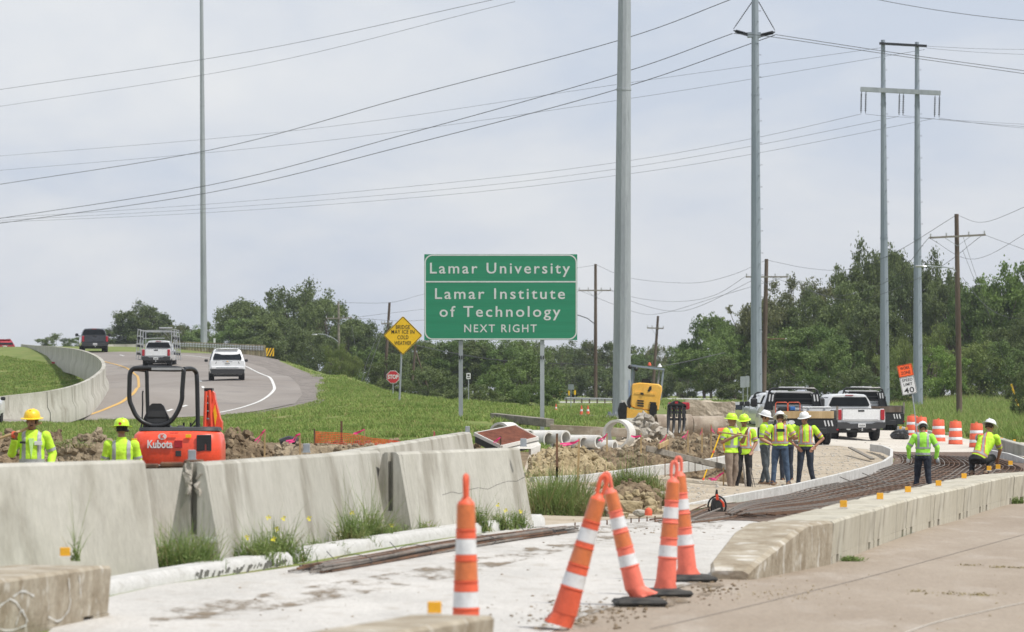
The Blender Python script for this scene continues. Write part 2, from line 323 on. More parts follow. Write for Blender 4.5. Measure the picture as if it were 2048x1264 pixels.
def sheet(name, poly, m, off, world=False, step=16, **k):
    """a ground sheet that follows the terrain; poly in pixels (or world xy)"""
    B = []
    n = len(poly)
    pts = [Vector((p[0], p[1])) if world else G(*p).xy for p in poly]
    for i in range(n):
        a, b = pts[i], pts[(i+1) % n]; q = max(1, int((b-a).length/1.2))
        for j in range(q): B.append(a.lerp(b, j/q))
    xs = [p.x for p in B]; ys = [p.y for p in B]
    inner = []; d = min(ys)
    while d < max(ys):
        st = max(.35, d/F*step); x = min(xs)+.5*st*random.random()
        while x < max(xs):
            inside = False; jn = len(B)-1
            for i in range(len(B)):
                if (B[i].y > d) != (B[jn].y > d) and x < (B[jn].x-B[i].x)*(d-B[i].y)/(B[jn].y-B[i].y)+B[i].x: inside = not inside
                jn = i
            if inside: inner.append(Vector((x, d)))
            x += st
        d += max(.5, d*.012)
    V2, _, Fc, _, _, _ = delaunay_2d_cdt(B+inner, [(i, (i+1) % len(B)) for i in range(len(B))], [tuple(range(len(B)))], 1, 1e-4)
    X = np.array([v.x for v in V2]); Y = np.array([v.y for v in V2]); Z = hv(X, Y)+off
    Z = Z  # heights follow the terrain
    V = list(zip(X.tolist(), Y.tolist(), Z.tolist()))
    Fc = [f if ((V2[f[1]]-V2[f[0]]).cross(V2[f[2]]-V2[f[0]])) > 0 else tuple(reversed(f)) for f in Fc]
    return raw(name, V, Fc, m, smooth=True, **k)
def ribbon(name, px, width, m, off, parent=None, dash=None, **k):
    """a painted line along ground pixels"""
    p = [G(*q) for q in px]; S = []
    for i in range(len(p)-1):
        for j in range(8):
            t = j/8; p0 = p[max(i-1,0)]; p1 = p[i]; p2 = p[i+1]; p3 = p[min(i+2,len(p)-1)]
            S.append(.5*((2*p1)+(p2-p0)*t+(2*p0-5*p1+4*p2-p3)*t*t+(3*p1-p0-3*p2+p3)*t*t*t))
    S.append(p[-1]); V = []; Fc = []
    for i, q in enumerate(S):
        t = (S[min(i+1,len(S)-1)]-S[max(i-1,0)]).xy.normalized(); nn = Vector((-t.y, t.x))*width/2
        for sg in (1, 0, -1):
            x, y = q.x+nn.x*sg, q.y+nn.y*sg; V.append((x, y, h(x, y)+off))
    for i in range(len(S)-1):
        Fc += [(3*i+1, 3*i, 3*i+3, 3*i+4), (3*i+2, 3*i+1, 3*i+4, 3*i+5)]
    return raw(name, V, [tuple(reversed(f)) for f in Fc], m, parent=parent, **k)
def fbm(p, o=4):
    a = 1; t = 0
    for i in range(o): t += a*noise.noise(p); p = p*2.03; a *= .5
    return t

# ------------------------------------------------------------ terrain
pxs = np.concatenate([np.linspace(-9000, -700, 24), np.arange(-600, 2700, 16), np.linspace(2800, 11000, 24)])
ds = np.concatenate([np.exp(np.linspace(math.log(2), math.log(650), 330)), [800, 1200, 1800, 2500]])
T = (pxs-1024)/F; XX = T[None,:]*ds[:,None]; YY = np.repeat(ds[:,None], len(T), 1); ZZ = hv(XX, YY)
V = np.stack([XX, YY, ZZ], -1).reshape(-1, 3).tolist(); c = len(T)
Fc = [(i*c+j, i*c+j+1, (i+1)*c+j+1, (i+1)*c+j) for i in range(len(ds)-1) for j in range(c-1)]
raw('ground', V, Fc, M['grass'], smooth=True, kind='structure')
o = MB().add([(-400,-300,-.35),(400,-300,-.35),(400,12,-.35),(-400,12,-.35)], [(0,1,2,3)]).build('ground', M['redroad'], kind='structure', smooth=0)

sheet('road', [(2700,985),(2048,997),(2025,1006),(1868,1053),(1664,1128),(1500,1158),(1420,1150),(1300,1185),(1160,1235),(1050,1290),(960,1400),(700,1500),(4200,1500),(4200,1150),(3200,1010)], M['redroad'], .012, kind='structure')
sheet('concrete_slab', [(-60,1420),(150,1212),(330,1172),(590,1136),(800,1096),(1095,1052),(1200,1043),(1330,1037),(1420,1041),(1500,1043),(1560,1050),(1480,1110),(1430,1160),(1310,1190),(1160,1238),(1060,1290),(960,1400),(700,1500)], M['slab'], .016, kind='structure')
sheet('dirt_lot', [(1000,1010),(1095,1056),(1200,1042),(1330,1036),(1450,1008),(1640,970),(1780,936),(1788,918),(1752,900),(1680,893),(1560,893),(1470,893),(1440,868),(1300,864),(1150,885),(1060,905),(960,940)], M['site'], .014, kind='structure')
sheet('pavement', [(1560,893),(1680,893),(1752,902),(1800,906),(2000,906),(2048,915),(2300,925),(2300,890),(2048,886),(1960,884),(1900,872),(1800,862),(1680,858),(1500,855),(1440,862),(1470,893)], M['pave'], .018, kind='structure')
sheet('dirt_bed', [(1330,1040),(1450,1010),(1640,972),(1780,937),(1790,918),(1755,901),(1800,905),(2000,905),(2060,925),(2048,958),(1950,975),(1800,1010),(1700,1035),(1560,1052),(1500,1044)], mat('dark brown formwork bed', (.10,.07,.055), .95, scale=2, c2=(.20,.14,.10), world=True, bump=1), .022, kind='structure')  # bed under the bars: two dark brown soil tones mixed by noise
sheet('dirt_strip', [(-300,960),(-300,912),(0,898),(220,893),(440,893),(560,882),(700,886),(900,889),(960,905),(1060,905),(1000,1010),(800,1060),(450,1125),(0,1150)], M['dirt'], .015, kind='structure')
sheet('ramp_road', [(-380,835),(-200,838),(150,838),(300,833),(420,830),(520,818),(590,806),(628,795),(628,780),(612,765),(585,750),(540,730),(490,716),(430,708),(340,704),(200,703),(100,705),(60,708),(150,722),(205,745),(222,765),(215,785),(180,800),(100,818),(0,836),(-200,832)] if False else
      [(-60,850),(150,842),(300,838),(430,832),(520,822),(590,808),(605,790),(598,772),(570,752),(530,736),(480,722),(430,713),(340,706),(240,704),(150,706),(165,716),(195,740),(208,765),(205,785),(170,802),(100,820),(20,838)], M['ramp'], .03, kind='structure')
sheet('road_shoulder', [(430,834),(520,824),(590,809),(605,790),(598,772),(570,752),(530,736),(480,722),(430,713),(340,706),(430,708),(520,713),(560,724),(620,748),(655,775),(657,795),(630,812),(560,828)], M['gravel'], .034, kind='structure')
ribbon('lane_marking', [(140,840),(215,818),(255,797),(274,778),(277,762),(268,748),(245,734),(200,722)], .15, M['paintyellow'], .045, kind='structure')
ribbon('lane_marking', [(425,829),(485,816),(525,801),(546,784),(547,770),(530,752),(490,733),(430,719),(360,711),(300,708)], .15, M['paintwhite'], .045, kind='structure')
for a, b in (((334,824),(345,820)),((364,815),(374,812)),((407,778),(405,774)),((402,765),(400,762)),((396,757),(392,753)),((377,742),(370,738)),((248,713),(240,711))):
    ribbon('lane_dash', [a, b], .14, M['paintwhite'], .045, kind='structure')

ribbon('road_joint', [(1760,1290),(1860,1252),(1960,1228),(2060,1206)], .02, M['pave'], .018, kind='structure')
ribbon('road_joint', [(1300,1262),(1500,1215),(1700,1166),(1900,1112),(2060,1068)], .012, M['gravel'], .017, kind='structure')
# ------------------------------------------------------------ concrete barriers
def single_slope(a, b, label, group, name='concrete_barrier', H=1.07, slot=.74, seed=0, mtl='barrier', chip=True):
    """a, b: ground points of the camera-side bottom edge; tall single-slope barrier with slotted ends"""
    a, b = Vector(a), Vector(b); d = (b-a); Ln = d.xy.length; ang = math.atan2(d.y, d.x)
    t = thing(name, a, label, 'concrete barrier', group, rz=ang)
    dz = b.z-a.z; rnd = random.Random(seed); mb_ = MB(); w0, w1 = .305, .105
    # local: x along, y across (camera side y=0, far side y=+.61), z up; side chosen by the caller
    def sec(x, w0=w0, w1=w1, top=H, s=1.0):
        z = dz*x/Ln; c = .305; k = .03
        return [(x, c-w0*s, z), (x, c-w1-.01, z+top-k), (x, c-w1+k, z+top), (x, c+w1-k, z+top), (x, c+w1+.01, z+top-k), (x, c+w0*s, z)]
    n = 10; xs = [.10+(Ln-.2)*i/n for i in range(n+1)]
    mb_.loft([sec(x) for x in xs])
    for x0, x1 in ((0, .099), (Ln-.099, Ln)):
        z = dz*x0/Ln; zb = H-slot; sw = .035
        def yh(zz): return .305-(w0+(w1-w0)*zz/H)
        lo = [(yh(0), 0), (yh(zb), zb), (.61-yh(zb), zb), (.61-yh(0), 0)]
        lf = [(yh(zb), zb+.001), (yh(H-.03), H-.03), (.305-w1+.03, H), (.305-sw, H), (.305-sw, zb+.001)]
        rt = [(.305+sw, zb+.001), (.305+sw, H), (.305+w1-.03, H), (.61-yh(H-.03), H-.03), (.61-yh(zb), zb+.001)]
        for q in (lo, lf, rt): mb_.loft([[(x0, y, zz+z) for y, zz in q], [(x1, y, zz+z) for y, zz in q]])
    mb_.build('barrier_body', M[mtl], t, smooth=25)
    if chip:      # form seams: thin raised ribs left by the mould, and lifting sockets
        for fx in (.33, .66):
            x = Ln*fx; z = dz*fx
            MB().loft([[(x-.006, -.0035, z+.02), (x-.006, .197, z+1.0), (x-.006, .21, z+1.0), (x-.006, .03, z+.02)], [(x+.006, -.0035, z+.02), (x+.006, .197, z+1.0), (x+.006, .21, z+1.0), (x+.006, .03, z+.02)]]).build('form_seam', M[mtl], t, smooth=0)
    return t
def gp(px, py, s): return P(px, py, s)
near_g = 'tall slotted concrete barriers along the white curb'
j1 = single_slope((-8.4, 27.2, .06), P(320,1157,206), 'nearest tall concrete barrier at the left edge of the picture', near_g, seed=1, H=1.15)
j2 = single_slope(P(445,1138,195), P(790,1072,157), 'long tall concrete barrier with weeds at its foot, middle of the curbside row', near_g, seed=2, H=1.09)
j3 = single_slope(P(826,1075,159), P(1066,1050,144.5), 'tall concrete barrier with a crack, right end of the curbside row', near_g, seed=3)
# crack on the third barrier: a thin chased groove line
def crack(parent, pts):
    MB().tube(pts, .004, 4).build('crack', M['print'], parent, smooth=0)
Ln = (P(1066,1050,144.5)-P(826,1075,159)).xy.length
crack(j3, [(Ln*x, .305-(.305-.2*z/1.07)+.0, z) for x, z in ((.28,.50),(.36,.53),(.42,.50),(.5,.54),(.58,.56),(.66,.53),(.74,.58),(.84,.62),(.92,.61),(.998,.66))])
back_g = 'concrete barriers behind the curbside row'
bar0 = single_slope(P(-60,1137,190), P(395,1108,167), 'tall concrete barrier behind the gap between the two nearest barriers', back_g, seed=4)
single_slope(P(655,1064,140), P(962,975,104), 'long concrete barrier running back behind the curbside row', back_g, seed=5)
for px, py, w_, z_ in ((322,996,.16,.06),(335,1056,.14,.07)): MB().box((0,0,0), (w_,.05,z_), ch=.01).build('joint_plate', M['black'], bar0, smooth=0, loc=Vector(P(px,py,172))-bar0.location)
for x_ in (.62, .72): MB().tube([P(305+x_*20,935,172)-bar0.location, P(325+x_*20,1052,172)-bar0.location], .006, 4).build('crack', M['print'], bar0, smooth=0)
rr9 = random.Random(9)
for k in range(9):
    V_ = [(rr9.uniform(-.03,.03), rr9.uniform(-.045,.045), rr9.uniform(-.07,.07)) for _ in range(9)]; bm = bmesh.new(); [bm.verts.new(p) for p in V_]; bmesh.ops.convex_hull(bm, input=bm.verts[:]); bm.verts.index_update()
    mm = MB().add([v.co.copy() for v in bm.verts if v.link_faces], [] ); idx_ = {v.index: i for i, v in enumerate([v for v in bm.verts if v.link_faces])}; mm.f = [tuple(idx_[v.index] for v in f.verts) for f in bm.faces]; bm.free()
    o_ = mm.build('chipped_edge', M['rubble'], smooth=0); o_.parent = j2; o_.location = (-.006, .305+(.055 if k % 3 else -.05)+rr9.uniform(-.012,.012), .80+.27*(k/9)+rr9.uniform(-.02,.02))
MB().box((-.012,.12,.30), (.01,.12,.06)).build('white_tag', M['pipe'], j2, smooth=0)
# rusty plates across the gap
for k, (px, py, w_) in enumerate(((296,932,.17),(345,929,.20),(388,924,.16))):
    s = 186
    o = MB().box((0,0,0), (w_*1.3,.14,.05), ch=.012).build('steel_plate', M['rust'], loc=P(px, py, s), label=('left', 'middle', 'right')[k]+' one of three rusty connector plates lying on the barriers at the gap', cat='steel plate', group='rusty connector plates on the barriers')
o = MB().tube([(-.62,0,0),(.66,.05,.03)], .016, 6).build('steel_rod', M['rust'], loc=P(340,936,186), label='rusty rod under the three plates at the barrier gap', cat='steel rod')
# dented reflector tabs on top of the tall barriers
for k, (px, py, s, wh) in enumerate(((384,920,186,'standing beside the rusty plates'),(613,905,163,'on the middle barrier of the curbside row'),(935,864,106,'on the far end of the long rear barrier'),(1047,893,146,'at the right end of the cracked barrier'))):
    t = thing('delineator_tab', P(px, py, s), 'grey reflector tab '+wh, 'reflector', 'grey reflector tabs on the tall barriers')
    MB().box((0,0,.055), (.085,.02,.11), ch=.006).build('plate', M['steel'], t); MB().box((0,.01,.004), (.10,.07,.012)).build('foot', M['steel'], t)

# low-profile barrier along the road
LB = [(1664,1131),(1748,1098),(1813,1072),(1868,1055),(1928,1038),(1966,1024),(2027,1007)]
lbp = []
for px, py in LB:
    s = (py-HOR)/CH; lbp.append(P(px, py, s).xy)
dirn = (lbp[-1]-lbp[-2]).normalized(); lbp += [lbp[-1]+dirn*4.6+Vector((.9,0)), lbp[-1]+dirn*9+Vector((3.0,0)), lbp[-1]+dirn*12+Vector((6.5,0))]
LH = .50
def lowprofile(a, b, label, wd=.66, name='low_barrier', mtl='lowbar', notch=True, base=0.0, seed=0, group='low profile concrete barrier along the road'):
    """a, b: road-side bottom edge; body on the left of a->b"""
    a = Vector(a); b = Vector(b); d = b-a; Ln = d.length-.02; t = thing(name, (a.x, a.y, base), label, 'concrete barrier', group, rz=math.atan2(d.y, d.x))
    k = .025; m = MB(); rr = random.Random(seed); out = .03
    def sec(x, z0, cut=0): return [(x, 0+cut, z0), (x, out*-1+cut, LH-k), (x, k-out+cut, LH), (x, wd+out-k, LH), (x, wd+out, LH-k), (x, wd, z0)]
    def jig(S): return [(p[0], p[1]+rr.uniform(-.002,.002), p[2]+rr.uniform(-.002,.002)) for p in S]
    n = max(4, int(Ln/.3)); xs = [Ln*i/n for i in range(n+1)]
    S = [sec(x, .105) for x in xs]; S[0] = [(p[0]+.02, wd/2+(p[1]-wd/2)*.97, p[2]*.97+.003) for p in S[0]]; S[-1] = [(p[0]-.02, wd/2+(p[1]-wd/2)*.97, p[2]*.97+.003) for p in S[-1]]
    m.loft([jig(q) for q in S])
    segs = [(.03, .40), (.64, Ln-.64), (Ln-.40, Ln-.03)] if notch else [(.02, Ln-.02)]
    for x0, x1 in segs: m.loft([[(x, .004, 0), (x, -.001, .104), (x, wd+.001, .104), (x, wd-.004, 0)] for x in (x0, x1)])
    m.build('barrier_body', M[mtl], t, smooth=30); return t
wh = ['nearest full block behind the sloping nose','second block behind the sloping nose','third block behind the sloping nose','fourth block, beside the standing worker','fifth block, grey stained, right of the standing worker','sixth block, towards the crouching worker','block at the right edge beyond a tuft of grass','far block right of the crouching worker','farthest block where the low barrier curves right']
for i in range(len(lbp)-1):
    lowprofile(lbp[i], lbp[i+1], 'low beige concrete barrier, '+wh[i], seed=i)
# sloping nose section
a = P(1503,1163,197.8).xy; b = lbp[0]; d = b-a; Ln = d.length-.03
t = thing('barrier_nose', (a.x, a.y, 0), 'mud stained concrete nose sloping down at the near end of the low barrier', 'concrete barrier', rz=math.atan2(d.y, d.x))
m = MB(); S = []; rr = random.Random(5)
for i in range(19):
    f = i/18; x = Ln*f; top = .17+(LH-.17)*min(1, max(0,(f-.03))/.62)
    if i == 0: top = .10
    wl = .46+.2*min(1, f/.5); yo = 0.0; jit = lambda: rr.uniform(-.005, .005)
    rr_ = .028; q = .05 if i == 0 else 0
    S.append([(x, yo+q, .0), (x, yo-.02+q+jit(), max(.03, top-rr_)), (x, yo+rr_*.5+q, top-.012+jit()), (x, yo+rr_*1.4+q, top+jit()), (x, wl*.5, top+jit()), (x, wl-rr_-q, top+jit()), (x, wl-q, top-rr_), (x, wl-q, 0)])
m.loft(S).build('nose_body', M['dirtyramp'], t, smooth=24)
# two near blocks at the bottom of the picture
t1 = lowprofile((-4.62, 22.6), P(222,1251,245).xy, 'weathered low concrete block with white scrawled paint, bottom left corner', group='loose low concrete blocks near the camera', seed=21, wd=.70, mtl='dirtyramp')
d1 = P(222,1251,245).xy-Vector((-4.62,22.6)); L1 = d1.length
def scrawl(parent, pts, r=.012, nm='paint_mark'):
    S = [Vector((x, 0, z)) for x, z in pts]; S = [S[0]]+[S[i].lerp(S[i+1], u) for i in range(len(S)-1) for u in (.2,.5,.8)]+[S[-1]]
    V = []
    for i, p in enumerate(S):
        d_ = (S[min(i+1,len(S)-1)]-S[max(i-1,0)]).normalized(); n_ = Vector((-d_.z, 0, d_.x))*(r*.42+.003*math.sin(i*2.1))
        for q in (p+n_, p-n_): V.append((q.x, -.035*q.z/.5-.004, q.z))
    MB().add(V, [(2*i, 2*i+1, 2*i+3, 2*i+2) for i in range(len(S)-1)]).build(nm, M['paintwhite'], parent, smooth=0)
for q in ([(L1-3.0,.10),(L1-2.6,.30),(L1-2.3,.36),(L1-1.9,.13),(L1-2.35,.10),(L1-2.75,.17)], [(L1-2.3,.36),(L1-2.1,.40),(L1-1.85,.34)], [(L1-2.2,.14),(L1-2.1,.27),(L1-1.95,.15)], [(L1-1.1,.44),(L1-1.0,.20),(L1-1.25,.1),(L1-1.5,.16)], [(L1-.85,.45),(L1-.8,.3)]):
    scrawl(t1, q)
a2 = Vector((-.92, 19.6)); b2 = Vector((-.12, 22.0))
lowprofile(a2, b2, 'low concrete block cut off by the bottom edge of the picture in the centre', group='loose low concrete blocks near the camera', seed=22, wd=.42, mtl='dirtyramp')
# amber reflectors on the low barriers
AM = [(1687,1016,1),(1760,1000,1),(1816,986,1),(1877,973,1),(1928,958,1),(1978,942,1),(1996,939,1),(2021,931,1)]
AL = ['nearest one, on the first block','second from the sloping nose','third from the sloping nose','left of the standing worker\'s jeans','just right of the standing worker','between the two workers on the mat','in front of the crouching worker','beside the orange dot near the right edge']
for k, (px, py, _) in enumerate(AM):
    s = (py-HOR)/(CH-LH); p = P(px, py, s)
    AM[k] = (p, s)
    tt = thing('amber_reflector', (p.x, p.y, LH), 'square amber reflector on the low barrier, '+AL[k], 'reflector', 'amber reflectors on the low barrier', rz=R(6*(k%3)-6))
    MB().box((0,0,.052), (.088,.012,.085), ch=.004).build('reflector_plate', M['amber'], tt); MB().box((0,.01,.005), (.10,.06,.010)).build('foot', M['paintwhite'], tt)
p = P(130,1114,(1114-HOR)/(CH-LH)); tt = thing('amber_reflector', (p.x, p.y, LH), 'amber reflector on the block in the bottom left corner', 'reflector', 'amber reflectors on the loose blocks')
MB().box((0,0,.044), (.086,.012,.075), ch=.004).build('reflector_plate', M['amber'], tt); MB().box((0,.01,.004), (.10,.06,.008)).build('foot', M['paintwhite'], tt)
dup(tt, (P(869,1218,320).x, P(869,1218,320).y, LH), 'amber reflector on the block at the bottom centre')
# far-right tall amber dots on grass-side curb
for k, (px, py) in enumerate(((1801,858),(1813,860),(2003,880),(2029,884))):
    s = 57; p = P(px, py, s); o = MB().box((0,0,.05), (.085,.03,.09)).build('amber_reflector', M['amber'], loc=p, label=('small amber reflector left of the black plastic heap','small amber reflector above the black plastic heap','small amber reflector on the wall right of the crouching worker','rightmost small amber reflector on the wall')[k], cat='reflector', group='far small amber reflectors')
# low wall at the right, behind the crouching worker
def edging(name, pts, w_, hgt, m, label, cat, off=0., grp=None, parent=None, part='curb_body', chamf=.02, lean=0, ext=True):
    """a kerb / wall swept along world points"""
    S = []; pts = [Vector(p) for p in pts]; o = pts[0].copy()
    for i, p in enumerate(pts):
        t = (pts[min(i+1,len(pts)-1)]-pts[max(i-1,0)]).xy.normalized(); nn = Vector((-t.y, t.x, 0)); q = p-o
        S.append([q, q+Vector((0,0,hgt-chamf))+nn*lean, q+Vector((0,0,hgt))+nn*(chamf+lean), q+nn*(w_-chamf)+Vector((0,0,hgt)), q+nn*w_+Vector((0,0,hgt-chamf)), q+nn*w_])
    x = MB().loft(S).build(name, m, parent, smooth=40, label=label, cat=cat, group=grp, loc=o); return x
def pxline(pts, n=6, off=-.05):
    q = []
    for i in range(len(pts)-1):
        a, b = P(*pts[i]), P(*pts[i+1])
        for j in range(n): q.append(a.lerp(b, j/n)+Vector((0,0,off)))
    q.append(P(*pts[-1])+Vector((0,0,off))); return q
edging('retaining_wall', pxline([(2160,955,60),(2090,936,60),(2048,925,59),(2015,915,57.5),(1992,905,55)], off=-.05), .25, .69, M['barrier'], 'grey concrete wall behind the crouching worker at the right edge', 'wall')
edging('curb', pxline([(1990,884,46.5),(1940,876,45.5),(1887,872,45),(1840,866,44.5),(1800,860,44)], off=-.05), .15, .22, M['form'], 'low concrete curb behind the orange drums', 'curb')
# white curb at the foot of the tall barriers
def curb_piece(pts, label):
    return edging('white_curb', pts, .32, .235, M['curb'], label, 'curb', grp='white curb along the slab', chamf=.05, lean=.02)
curb_piece(pxline([(-120,1284,262),(120,1234,236),(330,1190,212),(462,1166,199.5),(588,1146,188.5)], off=-.015), 'scuffed white concrete curb, near piece left of the broken joint')
curb_piece(pxline([(598,1143,187.5),(700,1124,177),(850,1098,163),(980,1077,151),(1092,1060,142.5)], off=-.015), 'white concrete curb, far piece between weeds and rebar bundle')
for k in range(26):
    f = k/25; px = 396+f*176+random.uniform(-3,3); py = 1170-f*26+random.uniform(-2,4); s = 206-f*15
    MB().box((0,0,0), (.010+.022*random.random(),.014,.03+.07*random.random()), rot=Matrix.Rotation(R(random.uniform(5,40)), 3, 'Y')).build('scuff_mark', M['tyremark'], bpy.data.objects['white_curb'], smooth=0, loc=P(px, py-20, s)-bpy.data.objects['white_curb'].location+Vector((0,-.005,0)))
# form board walls: far one behind the dirt bank, near one along the rebar
edging('form_board', pxline([(1068,976,90),(1180,970,88),(1300,953,86),(1400,941,84.5),(1442,934,83.5),(1462,930,83)], n=3, off=.0), .12, .24, M['form'], 'long grey form board edging the brown soil bank', 'form board', chamf=.008)
edging('form_board', pxline([(1335,1041,112),(1420,1022,104),(1500,1006,98),(1600,986,90),(1660,971,84),(1730,952,78),(1770,938,72),(1786,926,68),(1786,912,63),(1768,904,60),(1745,901,58)], n=5, off=-.02), .09, .24, M['form'], 'curved grey form board along the left edge of the rebar mat', 'form board', chamf=.006)
edging('form_board', pxline([(2120,955,70),(2060,932,66),(2020,918,64),(1985,911,62)], n=5, off=-.02), .09, .2, M['form'], 'curved form board at the right end of the rebar mat', 'form board', chamf=.006)
# form stakes
for k, px in enumerate((1112,1170,1210,1253,1330,1390,1434)):
    s = 90-(px-1068)*.04; s = np.interp(px, [1068,1300,1442], [90,86,83.5]); py = np.interp(px, [1068,1300,1442], [976,955,936])
    MB().tube([(0,0,0),(0,0,.42)], .011, 5).build('form_stake', M['rust'], loc=P(px, py+3, s+.5), label=['leftmost steel pin against the far form board','second steel pin from the left on the far form board','third steel pin on the far form board','steel pin in the middle of the far form board','steel pin left of the leaning timber on the form board','steel pin under the leaning timber on the form board','rightmost steel pin on the far form board'][k], cat='stake', group='steel pins holding the far form board')
# ------------------------------------------------------------ left ramp barrier wall in segments
RB = [(-40,848,46),(14,839,45.5),(90,830,45),(140,819,44),(178,803,42.5),(203,783,41),(207,768,39.5),(196,753,37.5),(172,739,34.5),(148,731,32),(122,726,30),(100,722,28),(78,719,26.5),(58,716,25),(44,713,23.5)]
pts = [P(*q) for q in RB]
dense = []
for i in range(len(pts)-1):
    for j in range(4):
        t = j/4; p0 = pts[max(i-1,0)]; p1 = pts[i]; p2 = pts[i+1]; p3 = pts[min(i+2,len(pts)-1)]
        dense.append(.5*((2*p1)+(p2-p0)*t+(2*p0-5*p1+4*p2-p3)*t*t+(3*p1-p0-3*p2+p3)*t*t*t))
dense.append(pts[-1])
def ramp_seg(pts, label, group, H=1.05, name='ramp_barrier'):
    o = pts[0].copy(); S = []
    for i, p in enumerate(pts):
        t = (pts[min(i+1,len(pts)-1)]-pts[max(i-1,0)]).xy.normalized(); nn = Vector((-t.y, t.x, 0)); q = p-o-Vector((0,0,.5)); Hh = H+.5
        S.append([q-nn*.28, q-nn*.26+Vector((0,0,.6)), q-nn*.12+Vector((0,0,.85)), q-nn*.09+Vector((0,0,Hh)), q+nn*.09+Vector((0,0,Hh)), q+nn*.12+Vector((0,0,.85)), q+nn*.26+Vector((0,0,.6)), q+nn*.28])
    S[0] = [v.lerp(S[1][i], .01) for i, v in enumerate(S[0])]
    return MB().loft(S).build(name, M['barrier'], smooth=30, label=label, cat='concrete barrier', group=group, loc=o)
RL = ['at the left edge above the yellow helmet','second from the left edge','behind the yellow helmet to its right','before the blue litter','above the blue litter','just before the bend','at the outer bend','just after the bend','fourth from the far end of the curve','beside the mown grass, in the far curve','third from the far end','second from the far end','shortest looking one beside the dark pickup','last one at the far left end']
i = 0; k = 0
while i < len(dense)-1:
    j = min(i+4, len(dense)-1); seg = [p.copy() for p in dense[i:j+1]]
    if len(seg) > 1 and k < 14:
        seg[0] = seg[0].lerp(seg[1], .05); ramp_seg(seg, 'pale ramp barrier segment '+RL[k], 'barrier segments on the inside of the ramp')
    i = j; k += 1
# far concrete parapet beyond the crest and guardrail
ramp_seg([P(205,705,24.5),P(225,704.5,24),P(272,704,24)], 'far bridge parapet segment right of the dark pickup', 'far bridge parapet', H=.66, name='bridge_parapet')
ramp_seg([P(273,704,24),P(300,703.5,24),P(350,706,24)], 'far bridge parapet segment behind the glass rack pickup', 'far bridge parapet', H=.66, name='bridge_parapet')
g = thing('guardrail', P(350,706,24.5), 'galvanised guardrail on wooden posts along the outside of the ramp crest', 'guardrail')
GR = [(345,706,24.5),(380,707,25),(420,709,25.5),(455,711,26),(490,713,26.5),(528,715,27)]
gp_ = [P(*q)-g.location for q in GR]
def wbeam(pts, z0, name, par, sc=1.):
    prof = [(0,-.16),(-.03,-.13),(-.08,-.10),(-.08,-.05),(-.02,0),(-.08,.05),(-.08,.10),(-.03,.13),(0,.16)]
    S = []
    for i, p in enumerate(pts):
        S.append([p+Vector((0, y*sc*1.3, z*sc*1.15+z0)) for y, z in prof]+[p+Vector((0,.02,.16*sc*1.15+z0)), p+Vector((0,.02,-.16*sc*1.15+z0))])
    return MB().loft(S).build(name, M['alu'], par, smooth=40)
wbeam(gp_, .66, 'rail_beam', g)
gw = mat('pressure treated post', (.17,.15,.09), .9, c2=(.29,.25,.16), randv=.35, scale=3)
n = 36; pm = None
for k in range(n):
    f = k/(n-1)*(len(gp_)-1.001); i = int(f); p = gp_[i].lerp(gp_[i+1], f-i)
    if pm is None: pm = MB().box((0,.14,.40), (.17,.19,1.05), ch=.015).build('post', gw, g, loc=p)
    else: c_ = pm.copy(); COL.objects.link(c_); c_.location = p
for nm, (px, py, s) in (('marker', (540,712,27)),):
    t = thing('object_marker', P(px, py, s), 'square black and yellow striped marker at the end of the ramp guardrail', 'sign')
    m = MB().box((0,0,.29), (.60,.02,.60)); m.build('plate', M['yellowsign'], t)
    for q in range(3):
        x = -.2+q*.22
        poly = [(x-.19, 0), (x-.08, 0), (x+.20, .59), (x+.09, .59)]; poly = [(max(-.298, min(.298, a_)), b_) for a_, b_ in poly]
        MB().prism(poly, -.016, -.0115).build('stripe', M['print'], t, smooth=0)
    MB().box((-.33,.06,-.1), (.05,.05,1.0)).build('post', M['steel'], t)
# far guardrail across the middle distance
g2 = thing('guardrail', P(1130,803,28), 'distant road guardrail behind the signs, left of the big steel pole', 'guardrail')
pp = [P(1128,800,27)-g2.location, P(1180,801,27)-g2.location, P(1235,802,27)-g2.location]
wbeam(pp, .1, 'rail_beam', g2, .55)
for k in range(8): MB().box((k*.55+.1,.1,-.1), (.10,.1,.55)).build('post', M['wood'], g2)
MB().tube([P(1335,800,26), P(1400,800.5,26), P(1472,801,26)], .16, 8).build('white_pipe', M['curb'], label='long white pipe lying on the far grass behind the rubble', cat='pipe')
MB().tube([P(1120,806,27), P(1225,807,27)], .12, 8).build('white_pipe', M['curb'], label='white pipe lying below the distant guardrail', cat='pipe')

